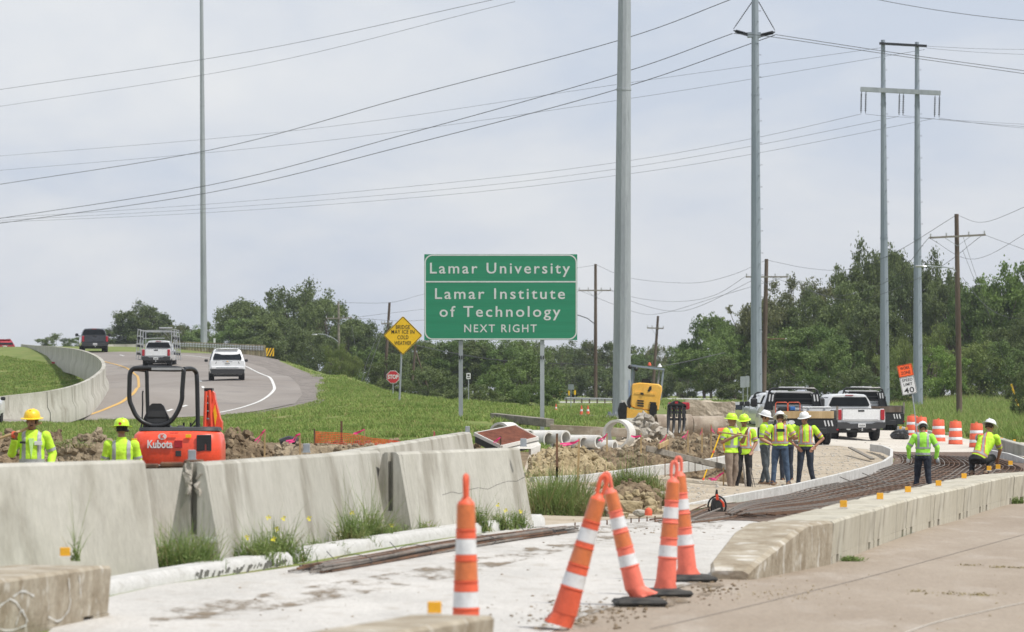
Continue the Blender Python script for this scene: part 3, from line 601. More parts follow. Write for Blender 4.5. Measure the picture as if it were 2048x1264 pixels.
# ------------------------------------------------------------ steel transmission poles
def steel_pole(px0, py0, px1, py1, s, w0, w1, label, m='polesteel', n=12, joints=(), bolts=True, flange=False, top=None):
    base = P(px0, py0, s); t = thing('steel_power_pole', base, label, 'power pole')
    tp = P(px1, py1, s)-base
    if top: tp = tp*top
    r0, r1 = w0/2/s, w0/2/s+(w1-w0)/2/s*(top or 1); K = 14
    MB().tube([tp*(i/K)-Vector((0,0,.5 if i == 0 else 0)) for i in range(K+1)], [r0+(r1-r0)*i/K for i in range(K+1)], n).build('shaft', M[m], t, smooth=20)
    for j in joints:
        f = (py0-j)/(py0-py1)/(top or 1); r = r0+(r1-r0)*f; p = tp*f
        MB().tube([p-Vector((0,0,.02)), p+Vector((0,0,.06)), p+Vector((0,0,.065))], [r*1.07, r*1.07, r*1.0], n).build('joint_collar', M[m], t, smooth=20)
    if bolts:
        b = MB(); k = 0; y = py0-20
        while y > max(py1, -60):
            f = (py0-y)/(py0-py1)/(top or 1); p = tp*f; r = r0+(r1-r0)*f; an = R(-90+(34 if k % 2 else 78))
            v = Vector((math.cos(an), math.sin(an), 0)); b.cyl(p+v*r*.9, p+v*(r+.13), .014, n=5); y -= 22; k += 1
        b.build('step_bolts', M['black'], t, kind='stuff')
    if flange:
        MB().cyl((0,0,-.06), (0,0,.02), r0*1.5, n=16).build('base_plate', M[m], t)
        for q in range(12):
            a = q*math.pi/6; MB().cyl((math.cos(a)*r0*1.35, math.sin(a)*r0*1.35, -.3), (math.cos(a)*r0*1.35, math.sin(a)*r0*1.35, .10), .035, n=6).build('anchor_bolt', M['steel'], t)
    return t, tp
big, tp = steel_pole(1243,828,1249,0,46.7,38,26,'thick galvanised steel pole right of the green sign, running out of the picture', 'steel', 12, joints=(180,), bolts=False, flange=True, top=1.25)
MB().cyl((0,0,-1.3), (0,0,-.07), .68, n=20).build('pole_footing', M['pipe'], label='round concrete footing under the thickest steel pole', cat='footing', loc=P(1243,828,46.7))
MB().box((0,0,0), (.45,.4,.42), ch=.02).build('electric_box', M['pipe'], label='grey concrete box at the foot of the thickest pole', cat='box', loc=P(1224,862,50))
MB().box((.32,-.28,1.0), (.02,.02,.9)).build('tag_strip', M['blue'], big)
steel_pole(408,690,403,0,21,14,7,'thin steel pole rising behind the ramp guardrail', 'steel', 10, joints=(212,), bolts=False, top=1.15)
sp, tp_ = steel_pole(1513,790,1510,0,35,24,14,'steel pole with V insulators, left of the twin poles', 'polesteel', 10, joints=(190,), top=1.03)
def insul(par, a, b, r=.05, n=12, nm='insulator'):
    m = MB(); a, b = Vector(a), Vector(b); d = b-a; L_ = d.length; u = d.normalized(); m.cyl(a, b, r*.3, n=6)
    for k in range(n):
        c_ = a+d*(.12+.76*k/(n-1)); m.tube([c_-u*r*.28, c_+u*r*.28], [r, r*.45], 8)
    return m.build(nm, M['black'], par, smooth=40)
def lo(t, px, py, s, dy=0): return P(px, py, s)-t.location+Vector((0, dy, 0))
for sgn, (ix, iy) in ((-1,(1467,64)), (1,(1550,67))):
    insul(sp, lo(sp,1511+sgn*6,72,35), lo(sp,ix,iy-3,35), .13, 16)
    insul(sp, lo(sp,1511+sgn*3,-2,35), lo(sp,ix,iy-6,35), .06, 14)
MB().box(tuple(lo(sp,1508,70,35)), (.75,.3,.3)).build('bracket', M['polesteel'], sp)
# twin-pole H frame
hf = thing('h_frame_power_pole', P(1768,840,30), 'pair of steel poles joined by two cross beams at the right', 'power pole')
for px0, px1, py1, py0 in ((1770,1766,80,845), (1836,1834,84,845)):
    a = lo(hf,px0,py0,30); b = lo(hf,px1,py1,30); K = 12
    MB().tube([a.lerp(b, i/K) for i in range(K+1)], [(10.3-(10.3-4.2)*i/K)/30 for i in range(K+1)], 10).build('shaft', M['polesteel'], hf, smooth=20)
    m = MB(); y = 800; k = 0
    while y > 100:
        f = (py0-y)/(py0-py1); p = a.lerp(b, f); r = (10.3-6.1*f)/30; an = R(-90+(30 if k % 2 else 75)); v = Vector((math.cos(an), math.sin(an), 0))
        m.cyl(p+v*r*.9, p+v*(r+.13), .016, n=5); y -= 22; k += 1
    m.build('step_bolts', M['black'], hf, kind='stuff')
    for f in (.48, .83):
        p = a.lerp(b, f); r = (10.3-6.1*f)/30; MB().tube([p, p+Vector((0,0,.12))], r*1.08, 10).build('joint_collar', M['polesteel'], hf)
MB().box(tuple((lo(hf,1720,179,30)+lo(hf,1880,187,30))/2+Vector((0,-.3,0))), ((1880-1720)/30,.25,.30), rot=Matrix.Rotation(R(2.8), 3, 'Y')).build('cross_beam', M['steel'], hf)
MB().box(tuple((lo(hf,1758,87,30)+lo(hf,1853,93,30))/2+Vector((0,-.2,0))), ((1853-1758)/30,.15,.16), rot=Matrix.Rotation(R(3.2), 3, 'Y')).build('top_beam', M['black'], hf)
for x, y in ((1722,184),(1731,184),(1798,188),(1806,188),(1869,192),(1878,192)):
    insul(hf, lo(hf,x,y,30,-.3), lo(hf,x-1,y+43,30,-.3), .085, 10)
# wooden poles
def wood_pole(px0, py0, px1, py1, s, w0, label, arms=(), m='wood', lamp=None):
    b = P(px0, py0, s); t = thing('wooden_utility_pole', b, label, 'utility pole'); tp = P(px1, py1, s)-b; r = w0/2/s
    MB().tube([Vector((0,0,-.8)), Vector((0,0,0)), tp*.5, tp], [r*1.05, r, r*.86, r*.68], 9).build('shaft', M[m], t, smooth=50)
    for (xa, ya, xb, yb) in arms:
        A = lo(t,xa,ya,s,-r*1.4); B = lo(t,xb,yb,s,-r*1.4); MB().tube([A, B], .075, 4).build('cross_arm', M['greywood'], t, smooth=0)
        for f in (.02, .3, .7, .98):
            p = A.lerp(B, f); MB().lathe([(.03,0),(.05,.05),(.03,.1),(.055,.14),(.03,.2)], 6, tuple(p+Vector((0,0,.04)))).build('insulator', M['alu'], t)
        c_ = A.lerp(B, .5)
        for f in (.25, .75): MB().tube([A.lerp(B, f), c_+Vector((0,0,-.55))], .018, 4).build('brace', M['steel'], t, smooth=0)
    return t
wp1 = wood_pole(1919,838,1913,428,35,12.5,'tallest brown wooden pole at the right with a street lamp', [(1858,476,1970,470)])
wp2 = wood_pole(1527,800,1533,518,28,11,'brown wooden pole directly behind the V insulator pole', [(1491,554,1575,554)])
wp3 = wood_pole(1191,818,1191,528,24,8,'brown wooden pole between green sign and thick steel pole', [(1157,581,1222,581)])
wp4 = wood_pole(1305,790,1316,632,22,7,'short leaning wooden pole right of the thick steel pole', [(1294,656,1327,657)])
wp5 = wood_pole(678,756,677,603,22,6,'grey wooden pole with cross arm, in front of the yellowish shrub', [(652,637,703,636)], 'greywood')
wp6 = wood_pole(769,775,779,605,24,7,'dark wooden pole just left of the diamond sign', [(763,648,785,646)])
wp7 = wood_pole(822,790,831,690,24,6,'short dark wooden pole right of the diamond sign')
wp8 = wood_pole(857,780,832,704,24,4,'thin slanting wooden prop against the short pole')
# street lamps on poles
def arm_lamp(t, s, pts, head, w_, m='steel', nm='lamp_head'):
    MB().tube([lo(t,*q,s,-.4) for q in pts], .035, 6).build('lamp_arm', M[m], t)
    c_ = lo(t,head[0],head[1],s,-.4); k = w_/s/2
    MB().loft([[(c_.x+x, c_.y+math.cos(q)*r_*.6, c_.z+math.sin(q)*r_*.4) for q in [i*math.pi/4 for i in range(8)]] for x, r_ in ((-k,.05),(-k*.7,.16),(k*.4,.17),(k,.06))]).build(nm, M['alu'], t, smooth=60)
arm_lamp(wp1, 35, [(1910,544),(1905,538),(1890,535),(1860,533),(1845,532)], (1840,533), 24)
arm_lamp(wp5, 22, [(677,684),(667,676),(650,669),(637,668)], (630,669.5), 12)
arm_lamp(wp3, 24, [(1189,648),(1175,637),(1155,630)], (1150,630), 10, 'black')
arm_lamp(wp2, 28, [(1533,679),(1548,678),(1569,678)], (1571,678), 3, 'rust', 'bracket_end')
# guy wires, yellow guard
# ------------------------------------------------------------ wires
def wire(pts, label, r=.022, sag=0, grp='overhead power lines', n=24):
    q0, q1 = pts[0], pts[-1]; pts = [P(*q) for q in pts]; S = []
    ext = lambda q: q[0] < -20 or q[0] > 2060 or q[1] < 0
    E0 = pts[0]+(pts[0]-pts[1]).normalized()*40 if ext(q0) else None; E1 = pts[-1]+(pts[-1]-pts[-2]).normalized()*40 if ext(q1) else None
    if len(pts) == 2:
        for i in range(n+1): f = i/n; S.append(pts[0].lerp(pts[1], f)-Vector((0,0,sag*4*f*(1-f))))
    else:
        for i in range(len(pts)-1):
            for j in range(8):
                t = j/8; p0 = pts[i-1] if i else 2*pts[0]-pts[1]; p1 = pts[i]; p2 = pts[i+1]; p3 = pts[i+2] if i+2 < len(pts) else 2*pts[-1]-pts[-2]
                S.append(.5*((2*p1)+(p2-p0)*t+(2*p0-5*p1+4*p2-p3)*t*t+(3*p1-p0-3*p2+p3)*t*t*t))
        S.append(pts[-1])
    if E0 is not None: S = [E0]+S
    if E1 is not None: S = S+[E1]
    o = S[0].copy()
    return MB().tube([p-o for p in S], r, 4).build('power_line', M['wire'], smooth=0, label=label, cat='power line', group=grp, loc=o)
wire([(-60,188,24),(500,103,28),(1020,-8,33)], 'wire crossing the top left of the sky, upper of the high pair', .017)
wire([(-60,222,24),(500,133,28),(1030,3,33)], 'wire crossing the top left of the sky, lower of the high pair', .014)
wire([(-60,317,22),(600,260,25),(1240,168,28),(1765,95,30)], 'thin wire to the top left corner of the twin pole frame', .013)
wire([(-60,346,22),(600,287,25),(1240,200,28),(1850,99,30)], 'thin wire to the top right corner of the twin pole frame', .013)
wire([(-60,378,26),(420,300,28),(820,192,32),(1240,80,34),(1480,-8,36)], 'thick wire climbing right and leaving the picture above the V insulators', .024)
wire([(-60,446,26),(420,370,28),(820,266,32),(1240,147,34),(1465,67,35)], 'thick wire ending at the left V insulator', .024)
wire([(-60,455,26),(420,385,28),(820,289,32),(1240,177,34),(1550,70,35)], 'thick wire ending at the right V insulator', .024)
wire([(-60,440,22),(420,408,24),(900,365,27),(1240,324,28),(1500,278,29),(1722,228,30)], 'thin wire to the left hanging insulators of the twin poles', .013)
wire([(-60,444,22),(420,417,24),(900,378,27),(1240,337,28),(1500,293,29),(1797,233,30)], 'thin wire to the middle hanging insulators of the twin poles', .013)
wire([(-60,447,22),(420,425,24),(900,389,27),(1240,350,28),(1500,309,29),(1869,237,30)], 'thin wire to the right hanging insulators of the twin poles', .013)
wire([(1467,67,35),(1545,74,35),(1800,112,34),(2110,156,33)], 'thick wire from the left V insulator to the right edge', .022)
wire([(1550,69,35),(1800,107,34),(2110,150,33)], 'thick wire from the right V insulator to the right edge', .022)
wire([(1740,-4,33),(2110,46,33)], 'wire crossing the top right corner of the sky', .022, .2)
wire([(1853,92,30),(2110,98,30)], 'thin wire leaving the top of the twin poles, upper one', .012, .1)
wire([(1853,96,30),(2110,110,30)], 'thin wire leaving the top of the twin poles, lower one', .012, .1)
wire([(1731,228,30),(1800,234,30),(2110,252,29)], 'thin wire leaving the left insulators to the right', .012)
wire([(1806,231,30),(2110,256,29)], 'thin wire leaving the middle insulators to the right', .012, .1)
wire([(1878,236,30),(2110,260,29)], 'thin wire leaving the right insulators to the right', .012, .1)
D2 = 'distribution lines between the wooden poles'
def dw(p, l, r=.014): wire(p, l, r, 0, D2)
dw([(1193,530,24),(1260,556,25),(1380,566,27),(1460,551,28),(1533,520,28)], 'drooping wire between the tops of two wooden poles, centre')
dw([(1222,580,24),(1280,597,25),(1360,603,26),(1430,590,27),(1491,553,28)], 'drooping wire to the left end of the centre cross arm')
dw([(1222,581,24),(1270,605,25),(1340,622,26),(1400,612,27),(1520,553,28)], 'drooping wire to the middle of the centre cross arm')
dw([(1157,580,24),(1270,624,25),(1330,625,26),(1440,592,27),(1572,553,28)], 'lowest drooping wire crossing behind the thick pole')
dw([(1157,580,24),(1060,600,24),(850,640,23),(703,636,22)], 'wire running from the sign pole to the grey pole, low left')
dw([(1191,530,24),(1000,560,24),(850,588,24),(779,605,24),(677,605,22)], 'wire between pole tops behind the green sign')
dw([(1157,583,24),(850,618,24),(715,634,22)], 'second low wire behind the green sign')
dw([(1533,520,28),(1620,537,30),(1700,538,32),(1790,505,33),(1913,430,35)], 'wire from centre wooden pole top to the tallest wooden pole top')
dw([(1575,553,28),(1660,592,30),(1780,560,33),(1858,475,35)], 'drooping wire to the left end of the right cross arm')
dw([(1540,553,28),(1700,600,31),(1860,545,34),(1965,470,35)], 'drooping wire passing in front of the right trees')
dw([(1913,430,35),(1970,444,35),(2070,405,36)], 'wire from the tallest wooden pole top to the right edge', .012)
dw([(1858,476,35),(1950,518,36),(2080,450,37)], 'upper drooping wire at the right edge', .012)
dw([(1970,470,35),(2010,485,36),(2080,510,37)], 'wire sloping down to the right edge', .012)
dw([(1925,555,35),(1970,610,36),(2020,635,37),(2100,637,38)], 'low service wire beside the tallest wooden pole', .012)
dw([(1925,500,35),(1965,600,35),(1985,645,35)], 'steep guy wire right of the tallest wooden pole', .012)
dw([(1925,470,35),(1985,650,34),(2030,790,33)], 'long guy wire down to the yellow guard', .010)
dw([(832,690,24),(900,705,25),(1020,722,26),(1240,731,27),(1330,731,26),(1450,705,24)], 'dark communication cable hanging low behind the sign posts', .035)
dw([(703,650,22),(712,700,23),(720,745,24)], 'guy wire right of the grey pole', .012)
dw([(765,650,24),(735,720,25),(722,770,26)], 'left guy wire of the dark pole', .012)
dw([(768,655,24),(745,720,25),(728,775,26)], 'right guy wire of the dark pole', .014)
dw([(1571,678,28),(1569,780,28)], 'vertical service wire under the rusty bracket', .010)
MB().tube([P(2022,768,33), P(2036,812,33), P(2048,838,33)], .06, 6).build('guy_guard', M['yellowsign'], label='yellow plastic guard on a guy wire at the right edge', cat='guy wire guard')

# ------------------------------------------------------------ signs
def rrectpts(w_, h_, r, n=6):
    q = []
    for cx, cz, a0 in ((w_/2-r,h_/2-r,0),(-w_/2+r,h_/2-r,90),(-w_/2+r,-h_/2+r,180),(w_/2-r,-h_/2+r,270)):
        for i in range(n+1): a = R(a0+90*i/n); q.append((cx+r*math.cos(a), cz+r*math.sin(a)))
    return q
def ring(w_, h_, r, t_, y0, y1, m, par, name='border', n=8):
    A = rrectpts(w_, h_, r, n); B = rrectpts(w_-2*t_, h_-2*t_, max(.002, r-t_), n); k = len(A)
    V = [(x, y0, z) for x, z in A]+[(x, y0, z) for x, z in B]+[(x, y1, z) for x, z in A]+[(x, y1, z) for x, z in B]
    Fc = []
    for i in range(k):
        j = (i+1) % k; Fc += [(i, j, k+j, k+i), (i, 2*k+i, 2*k+j, j), (k+i, k+j, 3*k+j, 3*k+i)]
    return MB().add(V, Fc).build(name, m, par, smooth=0)
S_ = 60.
gs = thing('highway_sign', P(1001.5,865,S_), 'large green guide sign on two steel posts', 'road sign', rz=R(0))
gs.location.z = P(0,680,S_).z-2.4; zb = 2.4; W_ = 306/S_; H_ = 171.5/S_; cz = zb+H_/2
MB().prism(rrectpts(W_, H_, .012, 2), -.02, .02).xf(Matrix.Translation((0,0,cz))).build('sign_panel', M['green'], gs, smooth=20)
b = ring(W_-.02, H_-.02, .27, .042, -.026, -.0205, M['legend'], gs); b.location.z = cz
MB().box((0,-.0235,zb+H_-55/S_), (W_-.1,.006,.045)).build('divider', M['legend'], gs)
def line(s, cpx, ybase, cap, wpx):
    """centre the line on cpx, baseline row ybase, cap height px, total width px"""
    q = text(s, 1., (0,0,0), M['legend'], gs, bold=.010, space=1.25, depth=.0025)
    me = q.data; xs = [v.co.x for v in me.vertices]; zs = [v.co.z for v in me.vertices]
    # cap height from the first letter: use a capital reference
    ref = text('L', 1., (0,0,0), M['legend'], gs, bold=.010); rz_ = [v.co.z for v in ref.data.vertices]; hcap = max(rz_)-min(rz_); bpy.data.objects.remove(ref)
    k = cap/S_/hcap; kx = (wpx/S_)/(max(xs)-min(xs)); desc = any(ch in s for ch in 'gy'); 
    base = min(zs) + (max(0, 0)); mid = (max(xs)+min(xs))/2
    # baseline: text centred vertically; find via letters without descender
    refb = min(v.co.z for v in me.vertices if v.co.x < min(xs)+.35) if not s.startswith('y') else base
    for v in me.vertices: v.co.x = (v.co.x-mid)*kx; v.co.z = (v.co.z-refb)*k
    q.location = ((cpx-1001.5)/S_, -.024, zb+(680-ybase)/S_); return q
line('Lamar University', 1000, 547, 21.5, 280)
line('Lamar Institute', 1000, 598, 21.5, 260)
line('of Technology', 1000, 634, 21.5, 242)
line('NEXT RIGHT', 1001, 664.5, 15.5, 145)
for px in (921.5, 1084.5):
    x = (px-1001.5)/S_; pz = h(gs.location.x+x, gs.location.y+.1)-gs.location.z
    m = MB(); hw = .07
    for yy in (.03, .15): m.box((x, yy+.005, (pz-.3+zb+H_-.2)/2), (2*hw,.012,(zb+H_-.2)-(pz-.3)))
    m.box((x,.095,(pz-.3+zb+H_-.2)/2), (.012,.118,(zb+H_-.2)-(pz-.3))); m.build('post', M['steel'], gs, smooth=0)
    for bx in (-.04, .04): MB().box((x+bx,.015,zb-.58), (.035,.03,.12)).build('hinge_plate', M['black'], gs)
# diamond
s = 48.; ds_ = thing('warning_sign', G(798,806), 'yellow diamond sign reading bridge may ice in cold weather', 'road sign')
s = F/ds_.location.y; q0 = ds_.location
c_ = P(806,671,s)-q0; a = 55.5/s; rot = Matrix.Translation((c_.x, c_.y-.06, c_.z)) @ Matrix.Rotation(R(45), 4, 'Y')
dm = MB().prism(rrectpts(a, a, .07, 4), -.012, .012); dm.build('sign_panel', M['yellowsign'], ds_, smooth=20).matrix_local = rot
b = ring(a-.03, a-.03, .06, .022, -.018, -.0125, M['print'], ds_); b.matrix_local = rot
for tx, y, wd in (('BRIDGE',654,28),('MAY ICE IN',663.5,46),('COLD',674.5,22),('WEATHER',686,34)):
    q = text(tx, 1., (0,0,0), M['print'], ds_, bold=.002, space=1.08, depth=.002); xs = [v.co.x for v in q.data.vertices]; zs = [v.co.z for v in q.data.vertices]
    k = wd/s/(max(xs)-min(xs)); kz = 7.8/s/(max(zs)-min(zs)); mid = (max(xs)+min(xs))/2; mz = (max(zs)+min(zs))/2
    for v in q.data.vertices: v.co.x = (v.co.x-mid)*k; v.co.z = (v.co.z-mz)*kz
    p = P(806,y,s)-q0; q.location = (p.x, p.y-.078, p.z)
MB().tube([(0,0,-.3), P(806,640,s)-q0], .042, 10).build('post', M['steel'], ds_)
# stop
s = 34.; t = thing('stop_sign', P(786,790,s), 'red octagonal stop sign behind the diamond sign post', 'road sign'); c_ = P(786,754,s)-t.location
def octa(r): return [(r*math.cos(R(22.5+45*i)), r*math.sin(R(22.5+45*i))) for i in range(8)]
for nm, r, y, m_ in (('sign_panel', .405, -.005, 'whitesign'), ('face', .375, -.012, 'redsign')):
    MB().prism(octa(r), y, y+.006 if nm != 'sign_panel' else .01).xf(Matrix.Translation(c_)).build(nm, M[m_], t, smooth=0)
q = text('STOP', .33, (c_.x, -.016, c_.z), M['whitesign'], t, bold=.012, depth=.002, sx=.78)
MB().cyl((c_.x,.03,-.3), (c_.x,.03,c_.z+.2), .03, n=8).build('post', M['steel'], t)
# work zone speed limit
s = 48.; t = thing('speed_limit_sign', P(1834,860,s), 'tilted orange work zone plaque over a white speed limit sign', 'road sign')
c_ = P(1814,758,s)-t.location; rot = Matrix.Translation(c_) @ Matrix.Rotation(R(-11), 4, 'Y')
e_ = bpy.data.objects.new('sign_face', None); 
def on(o): o.matrix_local = rot @ o.matrix_local; return o
on(MB().prism(rrectpts(.62,.50,.04,3), -.01, .01).xf(Matrix.Translation((0,0,.36))).build('orange_plaque', M['orangesign'], t, smooth=20))
on(MB().prism(rrectpts(.62,.74,.04,3), -.01, .01).xf(Matrix.Translation((0,0,-.275))).build('white_panel', M['whitesign'], t, smooth=20))
q = ring(.59,.47,.03,.012,-.0155,-.0105,M['print'],t); q.location.z = .36; q.matrix_local = rot @ Matrix.Translation((0,0,.36))
q = ring(.59,.71,.03,.014,-.0155,-.0105,M['print'],t); q.matrix_local = rot @ Matrix.Translation((0,0,-.275))
for tx, z, wd, hh in (('WORK',.47,.40,.13),('ZONE',.27,.40,.13),('SPEED',-.04,.44,.12),('LIMIT',-.22,.38,.12),('40',-.47,.42,.23)):
    q = text(tx, 1., (0,0,0), M['print'], t, bold=.010, space=1.06, depth=.002); xs = [v.co.x for v in q.data.vertices]; zs = [v.co.z for v in q.data.vertices]
    for v in q.data.vertices: v.co.x = (v.co.x-(max(xs)+min(xs))/2)*wd/(max(xs)-min(xs)); v.co.z = (v.co.z-(max(zs)+min(zs))/2)*hh/(max(zs)-min(zs))
    q.matrix_local = rot @ Matrix.Translation((0,-.013,z))
MB().tube([(.02,.06,-.3),(-.02+c_.x*.2,.04,c_.z*.4),(c_.x+.18,.03,c_.z-.3),(c_.x-.1,.03,c_.z+.45)], .025, 8).build('post', M['steel'], t)
# small far signs
def small_sign(px, py, s, w_, h_, m, label, ground, shape='rect', mark=False):
    t = thing('small_road_sign', P(px, ground, s), label, 'road sign'); c_ = P(px, py, s)-t.location
    poly = rrectpts(w_, h_, .03, 2)
    o = MB().prism(poly, -.01, .01).build('sign_panel', M[m], t, smooth=0); o.matrix_local = Matrix.Translation(c_) @ (Matrix.Rotation(R(45), 4, 'Y') if shape == 'dia' else Matrix.Identity(4))
    MB().cyl((0,.03,-.4), (0,.03,c_.z+h_*.4), .03, n=6).build('post', M['steel'], t); return t, c_
t, c_ = small_sign(937,752,36,.24,.34,'whitesign','small white sign between the two green sign posts',812)
MB().box((c_.x,-.0125,c_.z+.05), (.12,.004,.10)).build('print', M['print'], t); MB().box((c_.x,-.0125,c_.z-.08), (.14,.004,.05)).build('print', M['print'], t)
t, c_ = small_sign(1119,784,26,.36,.36,'yellowsign','tiny yellow diamond curve arrow sign left of the far guardrail',812,'dia')
MB().tube([(c_.x+.06,-.016,c_.z-.12),(c_.x+.06,-.016,c_.z+.04),(c_.x-.07,-.016,c_.z+.06)], .03, 4).build('arrow', M['print'], t)
small_sign(1142,774,34,.34,.32,'steel','grey back of a small square sign beside the green sign',820)
small_sign(1138,786,26,.12,.36,'yellowsign','tiny yellow strip marker left of the wooden pole',808)
small_sign(1150,785,26,.14,.36,'yellowsign','tiny yellow strip marker nearer the wooden pole',808)
small_sign(1486,764,36,.30,.62,'steel','grey back of a narrow sign left of the V insulator pole',815)
small_sign(1495,763,36,.22,.62,'steel','second grey back of a narrow sign left of the V insulator pole',815)
small_sign(429,681,23,.18,.40,'legend','tiny white marker post beyond the ramp crest',700)
# ------------------------------------------------------------ vehicles (local: x right, y forward, rear face at y=0, z up)
def mir(half):        # half outline [(x,z)...] bottom to top -> closed ring
    return [(x, z) for x, z in half]+[(-x, z) for x, z in reversed(half)]
def body(secs, m, par, name='body', smooth=38):
    return MB().loft([[(x, y, z) for x, z in mir(hf_)] for y, hf_ in secs]).build(name, m, par, smooth=smooth)
def wheel(par, x, y, r=.40, w_=.27, dual=False):
    sg = 1 if x > 0 else -1; prof = [(r*.6,-w_/2),(r*.93,-w_/2),(r,-w_*.38),(r,w_*.38),(r*.93,w_/2),(r*.6,w_/2)]
    My = Matrix.Rotation(R(90), 3, 'Y')
    t_ = MB().lathe(prof, 20, (x, y, r), My).build('wheel', M['rubber'], par, smooth=40)
    rim = MB().lathe([(r*.15,w_*.1*sg),(r*.56,w_*.30*sg),(r*.62,w_*.47*sg)], 16, (x, y, r), My).build('rim', M['alu'], t_, smooth=40)
    return t_
def plate(par, x, y, z, w_=.31, h_=.155):
    p = MB().box((x, y, z), (w_, .012, h_), ch=.004).build('licence_plate', M['whitesign'], par)
    for k in range(6): MB().box((x-.105+k*.042, y-.0075, z-.005), (.022, .003, .075)).build('plate_mark', M['plastic'], p, smooth=0)
def pickup(name, loc, rz, label, paint, W=2.05, H=1.90, bumper='plastic', rack=None, tail='tail', exhaust=True, mirrors=True, grp=None, L_=5.8, lightbar=False):
    t = thing(name, loc, label, 'pickup truck', grp, rz=rz); w_ = W/2; belt = 1.30*H/1.90; bed = 1.86
    P_ = M[paint]
    lower = lambda s, top: [(w_*.80*s,.50),(w_*.95*s,.56),(w_*.995*s,.75),(w_*1.0*s,1.0),(w_*.985*s,top-.05),(w_*.955*s,top)]
    # bed walls as an open tray
    def ringsec(top): return lower(1, top)
    body([(0.02, lower(.985, belt-.02)), (.12, lower(1, belt)), (bed, lower(1, belt))], P_, t, 'bed')
    MB().box((0, bed/2+.05, belt+.004), (W-.42, bed-.14, .02)).build('bed_liner', M['dustblack'], t)
    body([(bed+.02, lower(1, belt+.0)), (4.2, lower(1, belt)), (5.2, lower(.99, belt-.10)), (L_-.15, lower(.95, belt-.25)), (L_, lower(.86, belt-.42))], P_, t, 'cab_body')
    ch = lambda a, b_, z: [(w_*.93*a, belt-.005), (w_*.93*a, belt+.03), (w_*.86*a, belt+(z-belt)*.55), (w_*.74*b_, z-.06), (w_*.66*b_, z-.015), (w_*.3*b_, z+.012)]
    body([(bed+.04, ch(.98, .96, H-.05)), (bed+.25, ch(1,1,H)), (3.4, ch(1, 1, H)), (3.8, ch(1, .96, H-.10)), (4.45, [(w_*.9,belt-.005),(w_*.88,belt+.01),(w_*.86,belt+.03),(w_*.84,belt+.04),(w_*.6,belt+.05),(w_*.3,belt+.06)])], P_, t, 'cab')
    z0, z1 = belt+.10, H-.125
    MB().prism([(-w_*.80,z0),(w_*.80,z0),(w_*.83,z0+.06),(w_*.70,z1-.03),(w_*.66,z1),(-w_*.66,z1),(-w_*.70,z1-.03),(-w_*.83,z0+.06)], bed+.015, bed+.05).build('rear_window', M['glass'], t, smooth=0)
    MB().box((0,bed+.02,H-.05), (.34,.05,.035), ch=.01).build('brake_lamp', M['tail'], t)
    for sg in (-1, 1):
        for y0_, y1_ in ((bed+.30, bed+1.0), (bed+1.08, bed+1.78)):
            def side(y, z): f = (z-belt)/(H-belt); return (sg*(w_*(.938-.20*f*1.02)+.012), y, z)
            q = [side(y0_, z0), side(y1_, z0), side(y1_-.05*(y1_ > 3), z1), side(y0_+.03, z1)]
            MB().add(q+[(a-sg*.03, b_, c_) for a, b_, c_ in q], [(0,1,2,3),(7,6,5,4),(0,4,5,1),(1,5,6,2),(2,6,7,3),(3,7,4,0)]).build('side_window', M['glass'], t, smooth=0)
        MB().box((sg*(w_-.13), -.004, belt-.24), (.17,.06,.42), ch=.02).build('tail_lamp', M['tail'], t)
        for y in (1.15, 4.75): wheel(t, sg*(w_-.17), y, .41, .29)
        if mirrors: MB().box((sg*(w_+.20), 3.75, belt+.12), (.24,.12,.22), ch=.04).build('mirror', M['black'], t); MB().box((sg*(w_+.05), 3.78, belt+.05), (.2,.05,.05)).build('mirror_arm', M['black'], t)
        if exhaust: MB().lathe([(.055,-.06),(.06,-.06),(.06,.1)], 12, (sg*w_*.52, 0, .50), Matrix.Rotation(R(-90),3,'X') @ Matrix.Diagonal((1.6,1,1))).build('exhaust_tip', M['chrome'], t)
    tg = MB().box((0,-.012,belt-.25), (W-.50,.05,.46), ch=.015).build('tailgate', P_, t); MB().box((0,-.042,belt-.08), (.26,.02,.07), ch=.008).build('handle', M['black'], tg)
    MB().box((0,-.042,belt-.40), (W-.62,.014,.03), ch=.006).build('tailgate_crease', P_, tg)
    MB().box((0,.01,belt-.005), (W-.46,.08,.03), ch=.01).build('spoiler_cap', M['plastic'], tg)
    bm_ = MB().prism([(-w_*.97,.60),(-w_*.9,.50),(w_*.9,.50),(w_*.97,.60),(w_*.97,.76),(w_*.6,.76),(w_*.45,.70),(-w_*.45,.70),(-w_*.6,.76),(-w_*.97,.76)], -.14, .05).build('bumper', M[bumper], t, smooth=0)
    plate(t, 0, -.152, .63)
    MB().cyl((0,.3,.44), (0,-.2,.44), .035).build('tow_hitch', M['chrome'], t); MB().ball((0,-.2,.49), .035).build('hitch_ball', M['chrome'], t)
    MB().box((0,1.15,.38), (W*.7,.14,.12)).build('axle', M['black'], t); MB().box((0,2.6,.42), (W*.75,4.2,.10)).build('chassis', M['black'], t)
    if lightbar: MB().box((0,2.9,H+.05), (1.0,.25,.07), ch=.02).build('light_bar', M['lamp'], t)
    return t
